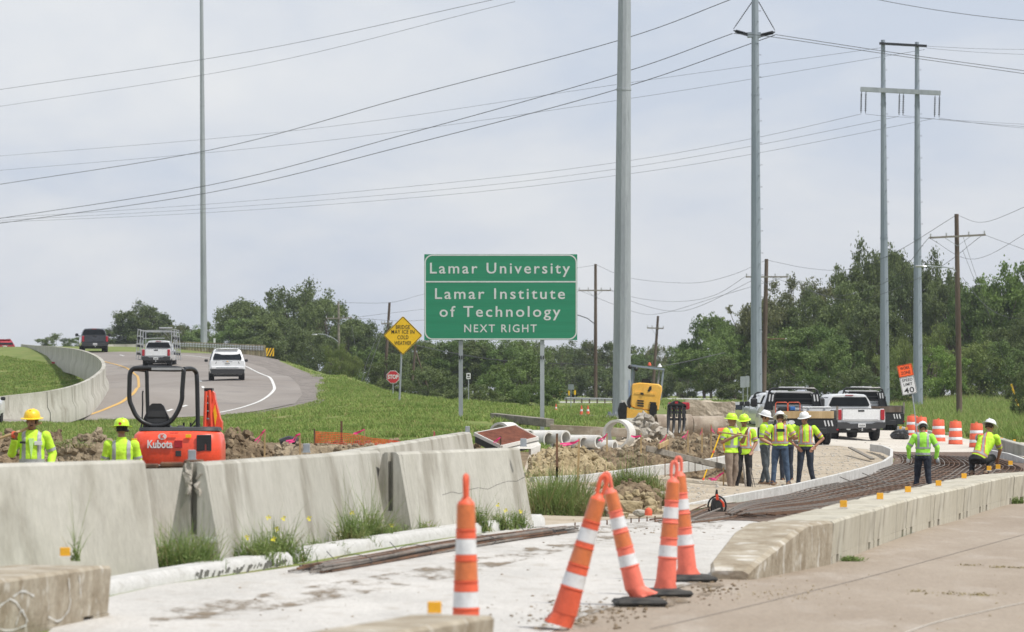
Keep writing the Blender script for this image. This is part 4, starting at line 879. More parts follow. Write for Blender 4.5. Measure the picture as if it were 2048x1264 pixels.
def suv(name, loc, rz, label, paint, W=1.99, H=1.77, kind='SUV'):
    t = thing(name, loc, label, kind, rz=rz); w_ = W/2; P_ = M[paint]
    lo_ = [(.84,.33),(.95,.40),(1.0,.62),(1.0,.85),(.975,1.03)]
    def sec(k, top): return [(w_*a*k, z) for a, z in lo_]+[(w_*a*k, z) for a, z in top]
    flat = [(.95,1.06),(.90,1.075),(.80,1.08),(.6,1.085),(.3,1.09)]
    def tp_(f, z): return [(.955-.02*f,1.06+.02*f),(.94-.09*f,1.08+(z-1.08)*.5*f),(.92-.17*f,1.085+(z-1.2)*f),(.8-.12*f,1.09+(z-1.11)*f),(.3,1.095+(z-1.08)*f)]
    body([(0,sec(.94,flat)),(.05,sec(.985,flat)),(.14,sec(1,tp_(.25,H*.93))),(.45,sec(1,tp_(.93,H))),(.9,sec(1,tp_(1,H))),(2.6,sec(1,tp_(1,H))),(3.1,sec(1,tp_(.9,H))),(3.9,sec(1,flat)),(4.8,sec(.97,[(.93,.98),(.85,1.0),(.7,1.0),(.5,1.0),(.3,1.0)])),(5.1,sec(.85,[(.9,.8),(.8,.82),(.7,.83),(.5,.84),(.3,.84)]))], P_, t)
    # rear window on the slope
    def sl(x, f): return (x, .02+.42*f, 1.13+(H-.12-1.13)*f)
    q = [sl(-.78*w_/1,.02), sl(.78*w_,.02), sl(.80*w_,.2), sl(.66*w_,.92), sl(.6*w_,1), sl(-.6*w_,1), sl(-.66*w_,.92), sl(-.80*w_,.2)]
    MB().add(q+[(a, b_+.12, c_-.03) for a, b_, c_ in q], [tuple(range(8)), tuple(15-i for i in range(8))]+[(i, i+8, (i+1)%8+8, (i+1)%8) for i in range(8)]).build('rear_window', M['glass'], t, smooth=0)
    MB().box((0,.40,H-.03), (W*.62,.22,.05), ch=.015).build('roof_spoiler', P_, t)
    for sg in (-1, 1):
        MB().tube([(sg*w_*.68,.7,H+.03),(sg*w_*.68,1.5,H+.055),(sg*w_*.68,2.7,H+.03)], .022, 6).build('roof_rail', M['alu'], t)
        tl = MB().loft([[(sg*w_*.98,.16,.93),(sg*w_*.98,.16,1.06),(sg*w_*.60,-.012,1.03),(sg*w_*.64,-.012,.90)],[(sg*w_*.95,.22,.93),(sg*w_*.95,.22,1.06),(sg*w_*.60,.04,1.03),(sg*w_*.64,.04,.90)]]).build('tail_lamp', M['plastic'], t, smooth=0)
        MB().box((sg*w_*.80,.055,.98), (.14,.03,.05), rot=Matrix.Rotation(sg*R(24),3,'Z')).build('lamp_lens', M['tail' if paint != 'paintcarwhite' else 'lamp'], tl)
        for y in (.98, 3.9): wheel(t, sg*(w_-.15), y, .37, .25)
        MB().box((sg*(w_+.13),3.15,1.12), (.20,.12,.15), ch=.04).build('mirror', M['black'], t)
        for y0_, y1_ in ((.75,1.5),(1.58,2.45),(2.53,3.1)):
            q = [(sg*(w_*.945+.012), y0_, 1.13), (sg*(w_*.945+.012), y1_, 1.13), (sg*(w_*.80+.012), y1_-.12, H-.2), (sg*(w_*.80+.012), y0_+.05, H-.2)]
            MB().add(q+[(a-sg*.04, b_, c_) for a, b_, c_ in q], [(0,1,2,3),(7,6,5,4),(0,4,5,1),(1,5,6,2),(2,6,7,3),(3,7,4,0)]).build('side_window', M['glass'], t, smooth=0)
    MB().prism([(-w_*.92,.34),(w_*.92,.34),(w_*.97,.60),(-w_*.97,.60)], -.05, .1).build('lower_bumper', M['plastic'], t, smooth=0)
    MB().box((0,-.03,.69), (W*.90,.09,.15), ch=.03).build('bumper', P_, t); MB().box((0,-.078,.69), (W*.62,.012,.05), ch=.004).build('bumper_trim', M['steel'], t)
    plate(t, 0, -.005, .92); MB().box((0,-.004,1.035), (.55,.02,.035), ch=.008).build('chrome_strip', M['chrome'], t); MB().box((0,-.018,1.035), (.10,.012,.04), ch=.004).build('emblem', M['amber'], t)
    MB().box((0,2.3,.28), (W*.8,4.3,.12)).build('chassis', M['black'], t)
    return t
def pos(px, py, s, ground=True):
    p = P(px, py, s)
    return p
suv('suv', pos(455,762,36)+Vector((0,0,.05)), R(6), 'white SUV driving up the ramp', 'paintcarwhite')
pk = pickup('pickup_truck', pos(312,738,31)+Vector((0,0,.05)), R(1), 'white pickup with aluminium glass carrying racks on the ramp', 'paintcarwhite', W=1.90, H=1.82, exhaust=False, mirrors=False)
rk = bpy.data.objects.new('glass_rack', None); COL.objects.link(rk); rk.parent = pk
def rackbar(pts, r=.035, n=4): MB().tube(pts, r, n).build('rack_bar', M['alu'], rk, smooth=0)
for sg in (-1, 1):
    for y in (.1, 1.9, 3.9):
        rackbar([(sg*1.30,y,.55),(sg*1.16,y,2.55)]); rackbar([(sg*.98,y,.9),(sg*1.0,y,2.45)])
    for z, x in ((.6,1.30),(1.1,1.27),(1.6,1.23),(2.1,1.20),(2.5,1.17)): rackbar([(sg*x,.1,z),(sg*x,3.9,z)], .03); rackbar([(sg*x,.12,z),(sg*.99,.12,z)], .025)
    for y in (.1, 1.0, 1.9, 2.9, 3.9):
        for z in (.95,1.45,1.95): MB().box((sg*(1.25-.05*z),y-.05,z), (.09,.05,.16), ch=.01).build('clamp_pad', M['black'], rk)
rackbar([(-1.0,.1,2.42),(1.0,.1,2.46)], .04); rackbar([(-1.0,1.9,1.95),(.4,1.9,1.98)], .04); rackbar([(-1,3.9,2.42),(1,3.9,2.42)], .04)
MB().box((.62,.1,2.60), (.85,.3,.10), ch=.02).build('rack_box', M['alu'], rk)
rackbar([(.35,.1,2.4),(.62,.4,2.2),(.8,.8,1.9),(.9,1.2,1.5)], .018)
rackbar([(-1.0,1.9,2.42),(1.0,1.9,2.42)], .03)
pickup('pickup_truck', pos(190,707,27)+Vector((0,0,.05)), R(9), 'dark grey pickup near the crest of the ramp', 'darkpaint', W=2.02, H=1.86, bumper='plastic', exhaust=False)
suv('suv', pos(10,715,23), R(20), 'dark red SUV behind the ramp barrier at the left edge', 'redpaint', W=1.85, H=1.6)
suv('suv', Vector((P(-68,850,49).x, P(-68,850,49).y, P(-43,852,49).z)), R(0), 'white car mostly cut off by the left edge, red lamp showing', 'paintcarwhite', W=1.85, H=1.5, kind='car')
# parked group
pickup('pickup_truck', pos(1722,882,49.5), R(9), 'clean white pickup with black bumper parked in front of the twin poles', 'paintcarwhite', lightbar=False)
pickup('pickup_truck', pos(1569,874,45), R(2.5), 'white pickup half hidden behind the black flatbed truck', 'paintcarwhite', W=2.1, H=1.98, lightbar=True)
q = pickup('pickup_truck', pos(1545,862,38.5), R(1.5), 'white pickup with black headache rack, leftmost of the parked trucks', 'paintcarwhite', W=2.1, H=1.9)
def headrack(t, W, y, z0, z1, par=None, lamps=True):
    r = bpy.data.objects.new('headache_rack', None); COL.objects.link(r); r.parent = t
    q = [(-W/2,z0),(-W/2+.02,z0+.25),(-W/2+.22,z1-.08),(-W/2+.34,z1),(W/2-.34,z1),(W/2-.22,z1-.08),(W/2-.02,z0+.25),(W/2,z0)]
    MB().tube([(x,y,z) for x, z in q], .05, 6).build('rack_frame', M['black'], r)
    MB().tube([(-W/2+.36,y,z0),(-W/2+.36,y,z1-.35),(-W/2+.45,y,z1-.18),(W/2-.45,y,z1-.18),(W/2-.36,y,z1-.35),(W/2-.36,y,z0)], .035, 6).build('rack_frame', M['black'], r)
    for sg in (-1, 1): MB().prism([(sg*(W/2-.03),z0+.1),(sg*(W/2-.22),z1-.12),(sg*(W/2-.44),z1-.2),(sg*(W/2-.37),z0+.1)], y-.015, y+.015).build('rack_panel', M['black'], r, smooth=0)
    for k in range(5): z = z0+.08+k*(z1-z0-.32)/5; MB().box((0,y,z), (W-.74,.02,.035)).build('rack_slat', M['black'], r)
    if lamps:
        for sg in (-1, 1):
            for dx in (.0, .12): MB().box((sg*(W/2-.33+dx),y-.03,(z0+z1)/2+.18), (.055,.03,.26), rot=Matrix.Rotation(-sg*R(8),3,'Y'), ch=.01).build('work_lamp', M['lamp'], r)
headrack(q, 1.9, 1.75, 1.32, 2.0, lamps=False)
def flatbed(name, loc, rz, label, full=True):
    t = thing(name, loc, label, 'flatbed truck', rz=rz); W = 2.4; z = 1.02
    # cab in front
    b_ = 1.42; w_ = 1.02; H = 2.0
    body([(2.95,[(w_*.85,.55),(w_,.62),(w_,1.0),(w_*.97,b_)]),(4.6,[(w_*.85,.55),(w_,.62),(w_,1.0),(w_*.97,b_)]),(5.7,[(w_*.85,.55),(w_*.97,.62),(w_*.97,1.0),(w_*.9,b_-.15)]),(5.9,[(w_*.8,.55),(w_*.9,.62),(w_*.9,1.0),(w_*.8,b_-.3)])], M['paintcarwhite'], t, 'cab_body')
    body([(2.97,[(w_*.95,b_-.01),(w_*.92,b_+.2),(w_*.78,H-.05),(w_*.6,H)]),(4.2,[(w_*.95,b_-.01),(w_*.92,b_+.2),(w_*.78,H-.05),(w_*.6,H)]),(5.0,[(w_*.9,b_-.01),(w_*.88,b_),(w_*.8,b_+.01),(w_*.6,b_+.02)])], M['paintcarwhite'], t, 'cab')
    MB().prism([(-.8,b_+.08),(.8,b_+.08),(.68,H-.1),(-.68,H-.1)], 2.93, 2.96).build('rear_window', M['glass'], t, smooth=0)
    MB().box((0,1.42,z-.05), (W,2.8,.10), ch=.02).build('deck', M['black'], t)
    MB().box((0,.02,z-.33), (W-.02,.06,.50), ch=.015).build('rear_skirt', M['black'], t)
    for sg in (-1, 1):
        for k in range(3): MB().box((sg*(W/2-.36)+(k-1)*.13,-.02,z-.22), (.055,.02,.22), rot=Matrix.Rotation(R(-14),3,'Y'), ch=.008).build('work_lamp', M['lamp'], t)
        MB().box((sg*(W/2-.02),.0,z-.45), (.08,.05,.05)).build('tail_lamp', M['tail'], t)
        MB().box((sg*(W/2-.03),1.42,z+.13), (.05,2.7,.28), ch=.01).build('side_board', M['greywood'], t)
        MB().tube([(sg*(W/2-.02),.05,z-.1),(sg*(W/2-.02),.05,z+.42)], .05, 4).build('corner_post', M['greywood'], t, smooth=0)
        wheel(t, sg*.95, 1.1, .39, .25); wheel(t, sg*.68, 1.1, .39, .25); wheel(t, sg*.88, 4.8, .39, .25)
        MB().box((sg*(w_+.28),4.1,b_+.15), (.26,.12,.34), ch=.05).build('mirror', M['black'], t); MB().box((sg*(w_+.1),4.12,b_+.12), (.3,.05,.05)).build('mirror_arm', M['black'], t)
    MB().box((0,-.01,z+.10), (W-.32,.05,.27), ch=.008).build('tail_board', M['newwood' if full else 'wood'], t)
    MB().box((0,1.4,.62), (.9,3.2,.2)).build('chassis', M['black'], t); MB().box((0,-.06,.52), (1.5,.12,.22), ch=.02).build('hitch_bumper', M['black'], t)
    MB().lathe([(.02,-.01),(.10,-.01),(.10,.01)], 14, (-.55,-.022,z-.18), Matrix.Rotation(R(90),3,'X') @ Matrix.Diagonal((1.3,.8,1))).build('oval_badge', M['whitesign'], t)
    headrack(t, 2.25, 2.80, z, 2.10)
    MB().box((0,3.2,2.12), (1.0,.28,.09), ch=.03).build('light_bar', M['lamp'], t)
    return t
fb = flatbed('flatbed_truck', pos(1612,890,54), R(5), 'black flatbed truck with wooden tail board and black headache rack, nearest parked truck')
# load on the deck
def onbed(dx, dy, dz): return fb.matrix_basis @ Vector((dx, dy, 1.02+dz))
bpy.context.view_layer.update()
t = thing('cooler', fb.matrix_world @ Vector((.45,.55,1.03)), 'white cooler box on the deck of the nearest flatbed truck', 'cooler', rz=R(5))
MB().box((0,0,.17), (1.05,.45,.34), ch=.03).build('box', M['paintcarwhite'], t); MB().box((0,0,.365), (1.08,.48,.06), ch=.02).build('lid', M['paintcarwhite'], t)
for x in (-.3,.3): MB().box((x,-.25,.31), (.06,.03,.10), ch=.01).build('latch', M['steel'], t)
t = thing('generator', fb.matrix_world @ Vector((-.45,.6,1.03)), 'black generator in an orange tube frame on the nearest flatbed truck', 'generator', rz=R(5))
for x in (-.42, .05): MB().tube([(x-.20,-.2,0),(x-.20,-.2,.50),(x-.16,-.2,.55),(x+.2,-.2,.55),(x+.24,-.2,.50),(x+.24,-.2,0)], .018, 6).build('tube_frame', M['orange'], t)
MB().box((-.2,0,.22), (.62,.35,.30), ch=.04).build('engine', M['black'], t); MB().box((.02,-.15,.32), (.2,.08,.14), ch=.02).build('fuel_tank', M['blue'], t)
f2 = flatbed('flatbed_truck', pos(1758,868,44), R(9), 'black flatbed truck hidden behind the clean white pickup', False)
# silver minivan seen from the front
def minivan(loc, label):
    t = thing('minivan', loc, label, 'minivan'); w_ = .93; P_ = M['silverpaint']
    def sec(k, a): return [(w_*x*k, z) for x, z in a]
    body([(0,sec(.86,[(.9,.35),(1,.5),(1,.7),(.9,.78)])),(.12,sec(1,[(.9,.25),(1,.45),(1,.75),(.9,.84)])),(1.0,sec(1,[(.9,.25),(1,.45),(1,.85),(.93,1.02)])),(1.15,sec(1,[(.9,.25),(1,.45),(1,.87),(.94,1.06)])),(4.6,sec(1,[(.9,.25),(1,.45),(1,.87),(.94,1.06)]))], P_, t)
    body([(1.1,sec(1,[(.90,1.05),(.89,1.06),(.86,1.07),(.5,1.08)])),(1.95,sec(1,[(.92,1.05),(.90,1.2),(.76,1.66),(.5,1.72)])),(4.5,sec(1,[(.92,1.05),(.90,1.2),(.76,1.66),(.5,1.72)]))], P_, t, 'cabin')
    def sl(x, f): return (x, 1.14+.76*f-.02, 1.12+.54*f)
    q = [sl(-.80,0), sl(.80,0), sl(.66,1), sl(-.66,1)]
    MB().add(q+[(a, b_+.1, c_-.05) for a, b_, c_ in q], [(0,1,2,3),(7,6,5,4),(0,4,5,1),(1,5,6,2),(2,6,7,3),(3,7,4,0)]).build('windscreen', M['glass'], t, smooth=0)
    MB().box((0,-.01,.66), (.62,.06,.16), ch=.04).build('grille', M['black'], t); MB().box((0,-.045,.66), (.5,.02,.02)).build('grille_bar', M['chrome'], t)
    for sg in (-1, 1):
        MB().box((sg*.66,.05,.69), (.36,.10,.13), ch=.03).build('headlight', M['lamp'], t)
        MB().box((sg*1.03,1.5,1.12), (.18,.1,.14), ch=.03).build('mirror', M['silverpaint'], t)
        for y in (.95, 3.8): wheel(t, sg*.80, y, .33, .22)
        q = [(sg*.875,2.0,1.12),(sg*.875,4.3,1.12),(sg*.76,4.2,1.58),(sg*.76,2.3,1.58)]
        MB().add(q+[(a-sg*.05, b_, c_) for a, b_, c_ in q], [(0,1,2,3),(7,6,5,4),(0,4,5,1),(1,5,6,2),(2,6,7,3),(3,7,4,0)]).build('side_window', M['glass'], t, smooth=0)
    MB().box((0,-.02,.40), (1.7,.12,.26), ch=.05).build('bumper', P_, t); plate(t, 0, -.09, .42); MB().box((0,.02,.25), (1.4,.1,.08)).build('air_dam', M['black'], t)
    return t
minivan(pos(1478,858,31.5), 'silver minivan facing the camera beyond the broken concrete')
# ------------------------------------------------------------ compact red excavator (local from pixels)
s = 110.; base = Vector((P(350,1000,s).x, P(350,1000,s).y, h(P(350,1000,s).x, P(350,1000,s).y)))
kx = thing('mini_excavator', base, 'orange red mini excavator with black roll bar behind the barriers', 'excavator')
def k_(px, py, y=0.): return Vector(((px-350)/s, y, (CH-(py-HOR)/s)-base.z))
# counterweight body: rounded plan loft in z
def plan(z, xs0, xs1, y0, y1, r=.28, n=6):
    q = []
    for cx, cy, a0 in ((xs1-r,y1-r,0),(xs0+r,y1-r,90),(xs0+r*1.3,y0+r,180),(xs1-r*1.3,y0+r,270)):
        rx = r*(1.3 if a0 >= 180 else 1)
        for i in range(n+1): a = R(a0+90*i/n); q.append((cx+rx*math.cos(a), cy+r*math.sin(a), z))
    return q
x0, x1 = k_(262,0).x, k_(441,0).x; zt = k_(0,861).z
MB().loft([plan(.52,x0+.04,x1-.04,.03,1.35), plan(.60,x0,x1,-.02,1.4), plan(zt-.25,x0,x1,-.02,1.4), plan(zt-.08,x0+.03,x1-.03,.02,1.38), plan(zt-.02,x0+.09,x1-.09,.08,1.34), plan(zt,x0+.16,x1-.18,.15,1.3)]).build('engine_cover', M['kred'], kx, smooth=40)
MB().loft([plan(zt-.005,x0+.10,x1-.06,.10,1.36,.25), plan(zt+.05,x0+.12,x1-.08,.13,1.34,.24), plan(zt+.06,x0+.2,x1-.16,.2,1.3,.2)]).build('rubber_trim', M['plastic'], kx, smooth=40)
text('Kubota', .20, tuple(k_(320,889,-.045)), M['whitesign'], kx, bold=.005, depth=.012, sx=.78)
MB().lathe([(.01,-.01),(.065,-.01),(.065,.02)], 20, tuple(k_(325,873,-.035)), Matrix.Rotation(R(90),3,'X') @ Matrix.Diagonal((1.2,.9,1))).build('round_badge', M['whitesign'], kx)
text('K', .10, tuple(k_(325,873,-.056)), M['kred'], kx, bold=.004, depth=.006)
for (px, py, w_, h_, m_) in ((377,872,.10,.06,'yellowsign'),(262+7,880,.10,.06,'yellowsign'),(408,886,.27,.30,'black'),(357,888,.14,.13,'tail'),(357,907,.10,.10,'plastic'),(431,886,.06,.09,'whitesign'),(348,866,.16,.014,'tail')):
    yy = -.03 if px < 395 else (.0 if px < 425 else .16)
    nm = {'yellowsign':'warning_label','black':'grille_panel','tail':'latch','plastic':'latch','whitesign':'sticker'}[m_]
    g_ = MB().box(tuple(k_(px,py,yy)), (w_,.03,h_), rot=Matrix.Rotation(0 if px < 395 else R(12 if px < 425 else 48),3,'Z'), ch=.012 if m_ == 'black' else .003).build(nm, M[m_], kx)
    if m_ == 'black':
        for k in range(11): MB().box(tuple(k_(px,py,yy-.02)+Vector((0,-.005*0,-.13+k*.026))), (w_-.02,.012,.010), rot=Matrix.Rotation(R(12),3,'Z')).build('grille_bar', M['plastic'], g_, smooth=0)
# tracks, blade
for sg in (-1, 1):
    r = .25; q = [(y, z) for y, z in [(-.6+.25*math.cos(R(90+a)),.27+r*math.sin(R(90+a))) for a in range(0,181,30)]+[(1.1+.25*math.cos(R(-90+a)),.27+r*math.sin(R(-90+a))) for a in range(0,181,30)]]
    MB().loft([[(sg*.55-.15, y+.3, z) for y, z in q],[(sg*.55+.15, y+.3, z) for y, z in q]]).build('track', M['rubber'], kx, smooth=30)
MB().cyl((0,.65,.40), (0,.65,.56), .45, n=20).build('turntable', M['black'], kx); MB().box((0,.65,.33), (.9,1.2,.2)).build('undercarriage', M['kred'], kx)
# roll bar
def rb(pts, r, nm='roll_bar'):
    p = [k_(*q) for q in pts]; S = []
    for i in range(len(p)-1):
        for j in range(6):
            t_ = j/6; p0 = p[max(i-1,0)]; p1 = p[i]; p2 = p[i+1]; p3 = p[min(i+2,len(p)-1)]
            S.append(.5*((2*p1)+(p2-p0)*t_+(2*p0-5*p1+4*p2-p3)*t_*t_+(3*p1-p0-3*p2+p3)*t_*t_*t_))
    S.append(p[-1]); return MB().tube(S, r, 10).build(nm, M['black'], kx, smooth=60)
rb([(300,851,.25),(283,844,.25),(270,832,.25),(262,816,.25),(256,798,.25),(256,768,.25),(257,747,.25),(263,738,.25),(275,736,.25),(330,736,.25),(355,737,.25),(364,741,.25),(364,752,.25),(362,780,.25),(361,800,.25),(354,820,.25),(343,838,.25),(332,847,.25),(318,851,.25),(300,851,.25)], .042)
rb([(364,738,.3),(377,737,.6),(384,744,.8),(386,760,.8),(387,800,.8),(388,862,.8)], .042)
rb([(262,738,.4),(280,740,.9),(283,744,.9),(284,780,.9),(285,815,.9),(287,862,.9)], .036)
rb([(284,738,.9),(340,739,.9),(377,738,.75)], .034)
rb([(279,782,.7),(277,786,.7),(277,815,.7),(275,850,.7),(270,860,.7)], .014, 'grab_rail')
MB().box(tuple(k_(331,737.5,.20)), (.55,.012,.045)).build('torn_label', M['tape'], kx, smooth=0)
# seat
MB().loft([[tuple(k_(px,py,yy)) for px, py in ((281,858),(283,836),(289,824),(294,812),(300,807),(317,807),(323,812),(328,824),(334,836),(336,858))] for yy in (.38,.48)]).build('seat_back', M['vinyl'], kx, smooth=50)
for q in ([(291,834),(293,822),(326,822),(328,834)], [(290,846),(290,838),(329,838),(328,846)]):
    MB().loft([[tuple(k_(px,py,yy)) for px, py in q] for yy in (.345,.40)]).build('seat_pad', M['plastic'], kx, smooth=30)
MB().box(tuple(k_(309,858,.75)), (.50,.7,.12), ch=.05).build('seat_base', M['vinyl'], kx)
rb([(284,857,.36),(330,857,.36)], .03, 'seat_bar')
for px, py in ((357,846),(371,846),(286,857)):
    MB().tube([k_(px,py,1.0), k_(px+1,py+18,1.0)], [.022,.012], 6).build('control_lever', M['black'], kx)
MB().box(tuple(k_(352,857,.9)), (.16,.3,.10), ch=.04).build('control_console', M['plastic'], kx)
MB().box(tuple(k_(243,862,.6)), (.14,.1,.05), ch=.02).build('step_pad', M['black'], kx)
# folded boom on the right
for a_, b_, w_ in (((393,862),(396,782),.035),((403,780),(407,860),.035)): MB().tube([k_(*a_,1.66), k_(*b_,1.66)], w_, 6).build('arm_plate', M['kred'], kx, smooth=20)
for py_ in (792,806,822,838): MB().tube([k_(394,py_,1.66), k_(406,py_+1,1.66)], .022, 6).build('arm_pin', M['chrome'], kx)
bm_ = MB().loft([[tuple(k_(px,py,yy)) for px, py in ((391,866),(391,840),(392,800),(393,781),(396,777),(405,777),(412,786),(414,798),(424,838),(428,846),(428,862)) ] for yy in (1.75,2.05)]).build('boom', M['kred'], kx, smooth=20)
MB().loft([[tuple(k_(px,py,yy)) for px, py in ((395,860),(399,790),(405,786),(406,800),(404,860))] for yy in (1.70,1.76)]).build('hydraulic_slot', M['black'], bm_, smooth=20)
MB().box(tuple(k_(400,779,1.88)), (.15,.36,.06)).build('boom_tip', M['black'], bm_)
MB().prism([(k_(414,0).x,k_(0,855).z),(k_(418,0).x,k_(0,832).z),(k_(412,0).x,k_(0,800).z),(k_(409,0).x,k_(0,812).z)], 1.735, 1.745).build('yellow_label', M['yellowsign'], bm_, smooth=0)
for px, py in ((394,853),(401,856),(407,850)): MB().cyl(tuple(k_(px,py+8,1.68)), tuple(k_(px,py-4,1.68)), .018, n=6).build('hydraulic_fitting', M['chrome'], bm_)
MB().tube([k_(412,800,1.72),k_(404,830,1.7),k_(397,862,1.7)], .04, 8).build('hydraulic_cylinder', M['kred'], bm_)
for q_ in ([(388,826),(380,842),(372,852),(366,862)],[(390,850),(378,853),(368,862)],[(393,856),(384,860),(374,864)]): MB().tube([k_(a_,b_,1.1) for a_, b_ in q_], .014, 5).build('hydraulic_hose', M['rubber'], kx)
# ------------------------------------------------------------ yellow loader seen from behind
s = 50.; base = P(1287,836,s); ye = thing('yellow_excavator', base, 'yellow compact excavator with grey canopy behind the rubble', 'excavator')
def y_(px, py, y=0.): return Vector(((px-1287)/s, y, (836-py)/s))
def yl(pts, y0, y1, nm, m_, sm=20, par=None, bev=True): return MB().loft([[tuple(y_(a,b_,y0)) for a, b_ in pts], [tuple(y_(a,b_,y1)) for a, b_ in pts]]).build(nm, M[m_], par or ye, smooth=sm)
MB().loft([[tuple(y_(1290+(a-1290)*k, 795+(b_-795)*k, yy)) for a, b_ in ((1263,771),(1266,767),(1280,765),(1318,768),(1324,772),(1325,780),(1321,800),(1318,820),(1312,823),(1270,817),(1262,813),(1261,806),(1263,790))] for yy, k in ((0,.93),(.06,.985),(.15,1),(1.1,1))]).build('engine_hood', M['kyellow'], ye, smooth=40)
yl([(1262,790),(1256,800),(1252,818),(1256,824),(1262,814)], .1, 1.0, 'side_panel', 'plastic')
yl([(1270,783),(1285,783),(1289,772),(1300,774),(1301,785),(1311,787),(1311,790),(1268,787)], -.025, .03, 'hood_step', 'kyellow')
yl([(1281,785),(1287,785.5),(1287,790),(1281,789)], -.045, .0, 'handle_recess', 'black'); yl([(1299,773),(1303,772),(1303,779),(1298,784),(1295,782)], -.045, .0, 'latch_recess', 'black')
for cx, cy in ((1281,803),(1306,807)):
    for k in range(3): yl([(cx-7,cy+k*5-2),(cx-6,cy+k*5-3.4),(cx+6,cy+k*5-2.2),(cx+7,cy+k*5-.8),(cx+6,cy+k*5+.4),(cx-6,cy+k*5-.6)], -.045, -.0, 'vent_slot', 'black')
yl([(1244,836),(1250,812),(1262,818),(1310,823),(1306,836)], -.05, 1.1, 'undercarriage', 'kyellow')
yl([(1283,765),(1285,757),(1300,758),(1303,766)], .3, .5, 'seat_back', 'vinyl', 40)
for a_, b_ in (((1266,730),(1262,790)), ((1327,738),(1321,800)), ((1272,729),(1268,770)), ((1322,736),(1318,772))):
    MB().tube([y_(*a_,.1 if a_[0] in (1266,1327) else 1.2), y_(*b_,.1 if a_[0] in (1266,1327) else 1.2)], .055, 4).build('canopy_post', M['polesteel'], ye, smooth=0)
yl([(1263,729),(1263,733),(1329,741),(1329,737)], 0, 1.4, 'canopy_roof', 'polesteel')
MB().lathe([(.07,0),(.07,.04),(.05,.11),(.02,.13)], 10, tuple(y_(1300,731,.5))).build('beacon', M['orange'], ye)
MB().lathe([(.02,.14),(.05,.09),(.10,0)], 10, tuple(y_(1320,734,.3))).build('roof_lamp', M['whitesign'], ye)
for px, py in ((1260,734),(1272,738)): MB().ball(tuple(y_(px,py,-.05)), .09).build('work_lamp', M['black'], ye)
# tracks tilt
for a_ in (1240,1300):
    yl([(a_,838),(a_-2,820),(a_+2,806),(a_+9,804),(a_+14,812),(a_+13,838)], -.1, 1.9, 'track', 'rubber', 40)
yl([(1242,800),(1252,801),(1255,812),(1246,812)], .0, .3, 'step_plate', 'pipe')
# black skeleton grapple
s = 61.; base = P(1353,868,s); gr_ = thing('grapple', base, 'black steel grapple attachment with curved tines standing on the rubble', 'grapple')
def g_(px, py, y=0.): return Vector(((1335+(px-1335)*.68-1353)/s, y, (868-py)/s))
for px in (1339,1355,1372,1385):
    MB().tube([g_(px,815), g_(px-1,832,-.02), g_(px-1,842,-.05), g_(px-2,856,-.1), g_(px-4,866,-.25)], [.05,.06,.06,.05,.03], 5).build('tine', M['black'], gr_, smooth=40)
for y0_ in (813,824,838): MB().box(tuple((g_(1337,y0_)+g_(1388,y0_+1))/2), (.62,.10,.08)).build('cross_bar', M['black'], gr_)
MB().prism([(g_(1335,0).x,g_(0,813).z),(g_(1338,0).x,g_(0,808).z),(g_(1357,0).x,g_(0,801).z),(g_(1365,0).x,g_(0,801).z),(g_(1388,0).x,g_(0,809).z),(g_(1390,0).x,g_(0,814).z)], -.05, .4).build('head_plate', M['black'], gr_)
for px in (1345,1362,1379): MB().cyl(tuple(g_(px,812,-.08)), tuple(g_(px,834,-.08)), .03, n=6).build('hydraulic_cylinder', M['plastic'], gr_)
MB().box(tuple(g_(1361,805,-.07)), (.10,.02,.07)).build('red_badge', M['tail'], gr_); MB().box(tuple(g_(1370,812,.5)), (.7,.5,.24), ch=.04).build('red_housing', M['tail'], gr_)
# ------------------------------------------------------------ pipes
def hollow(name, c_, r, th, Ln, yaw, m_, label, pitch=0, grp=None, cat='concrete pipe', n=28):
    prof = [(r-th,0),(r,0),(r+th*.0,Ln),(r-th,Ln)]; V = []; Fc = []
    for q, z in prof:
        for j in range(n): a = 2*math.pi*j/n; V.append((q*math.cos(a), z, q*math.sin(a)))
    for i in range(4):
        i2 = (i+1) % 4
        for j in range(n): Fc.append((i*n+j, i*n+(j+1)%n, i2*n+(j+1)%n, i2*n+j))
    o = MB().add(V, Fc).build(name, M[m_], smooth=40, label=label, cat=cat, group=grp, loc=c_); o.rotation_euler = (R(pitch), 0, R(yaw)); return o
PG = 'new pale concrete pipes beside the soil bank'
hollow('concrete_pipe', P(1232,868,66)+Vector((0,0,0)), .44, .075, .55, -22, 'pipe', 'pale concrete pipe ring standing open towards the camera', grp=PG)
hollow('concrete_pipe', P(999,868,74), .32, .06, .7, -25, 'pipe', 'pale pipe ring half hidden behind the rusty grate', grp=PG)
for px, py, r, yaw, ln, lab in ((1052,872,.20,50,1.2,'pale pipe directly right of the grate frame'),(1090,880,.25,50,1.4,'large pale pipe behind the pink ribboned stake, left of the row'),(1124,876,.22,48,1.3,'pale pipe second in the row, dark end showing'),(1160,886,.20,45,1.3,'pale pipe in the middle of the low row'),(1190,884,.20,50,1.3,'pale pipe left of the standing ring'),(1222,893,.18,60,1.0,'pale pipe lying below the standing ring')):
    hollow('concrete_pipe', P(px+8,py,70), r, .05, ln, yaw, 'pipe', lab, grp=PG)
o = hollow('old_concrete_pipe', P(1311,851,58), .39, .07, 1.25, -78, 'oldpipe', 'left brown stained old concrete pipe lying behind the grapple', grp='old brown concrete pipes')
o = hollow('old_concrete_pipe', P(1383,853,57), .37, .07, 1.15, -76, 'oldpipe', 'right brown stained old concrete pipe with broken end', grp='old brown concrete pipes')
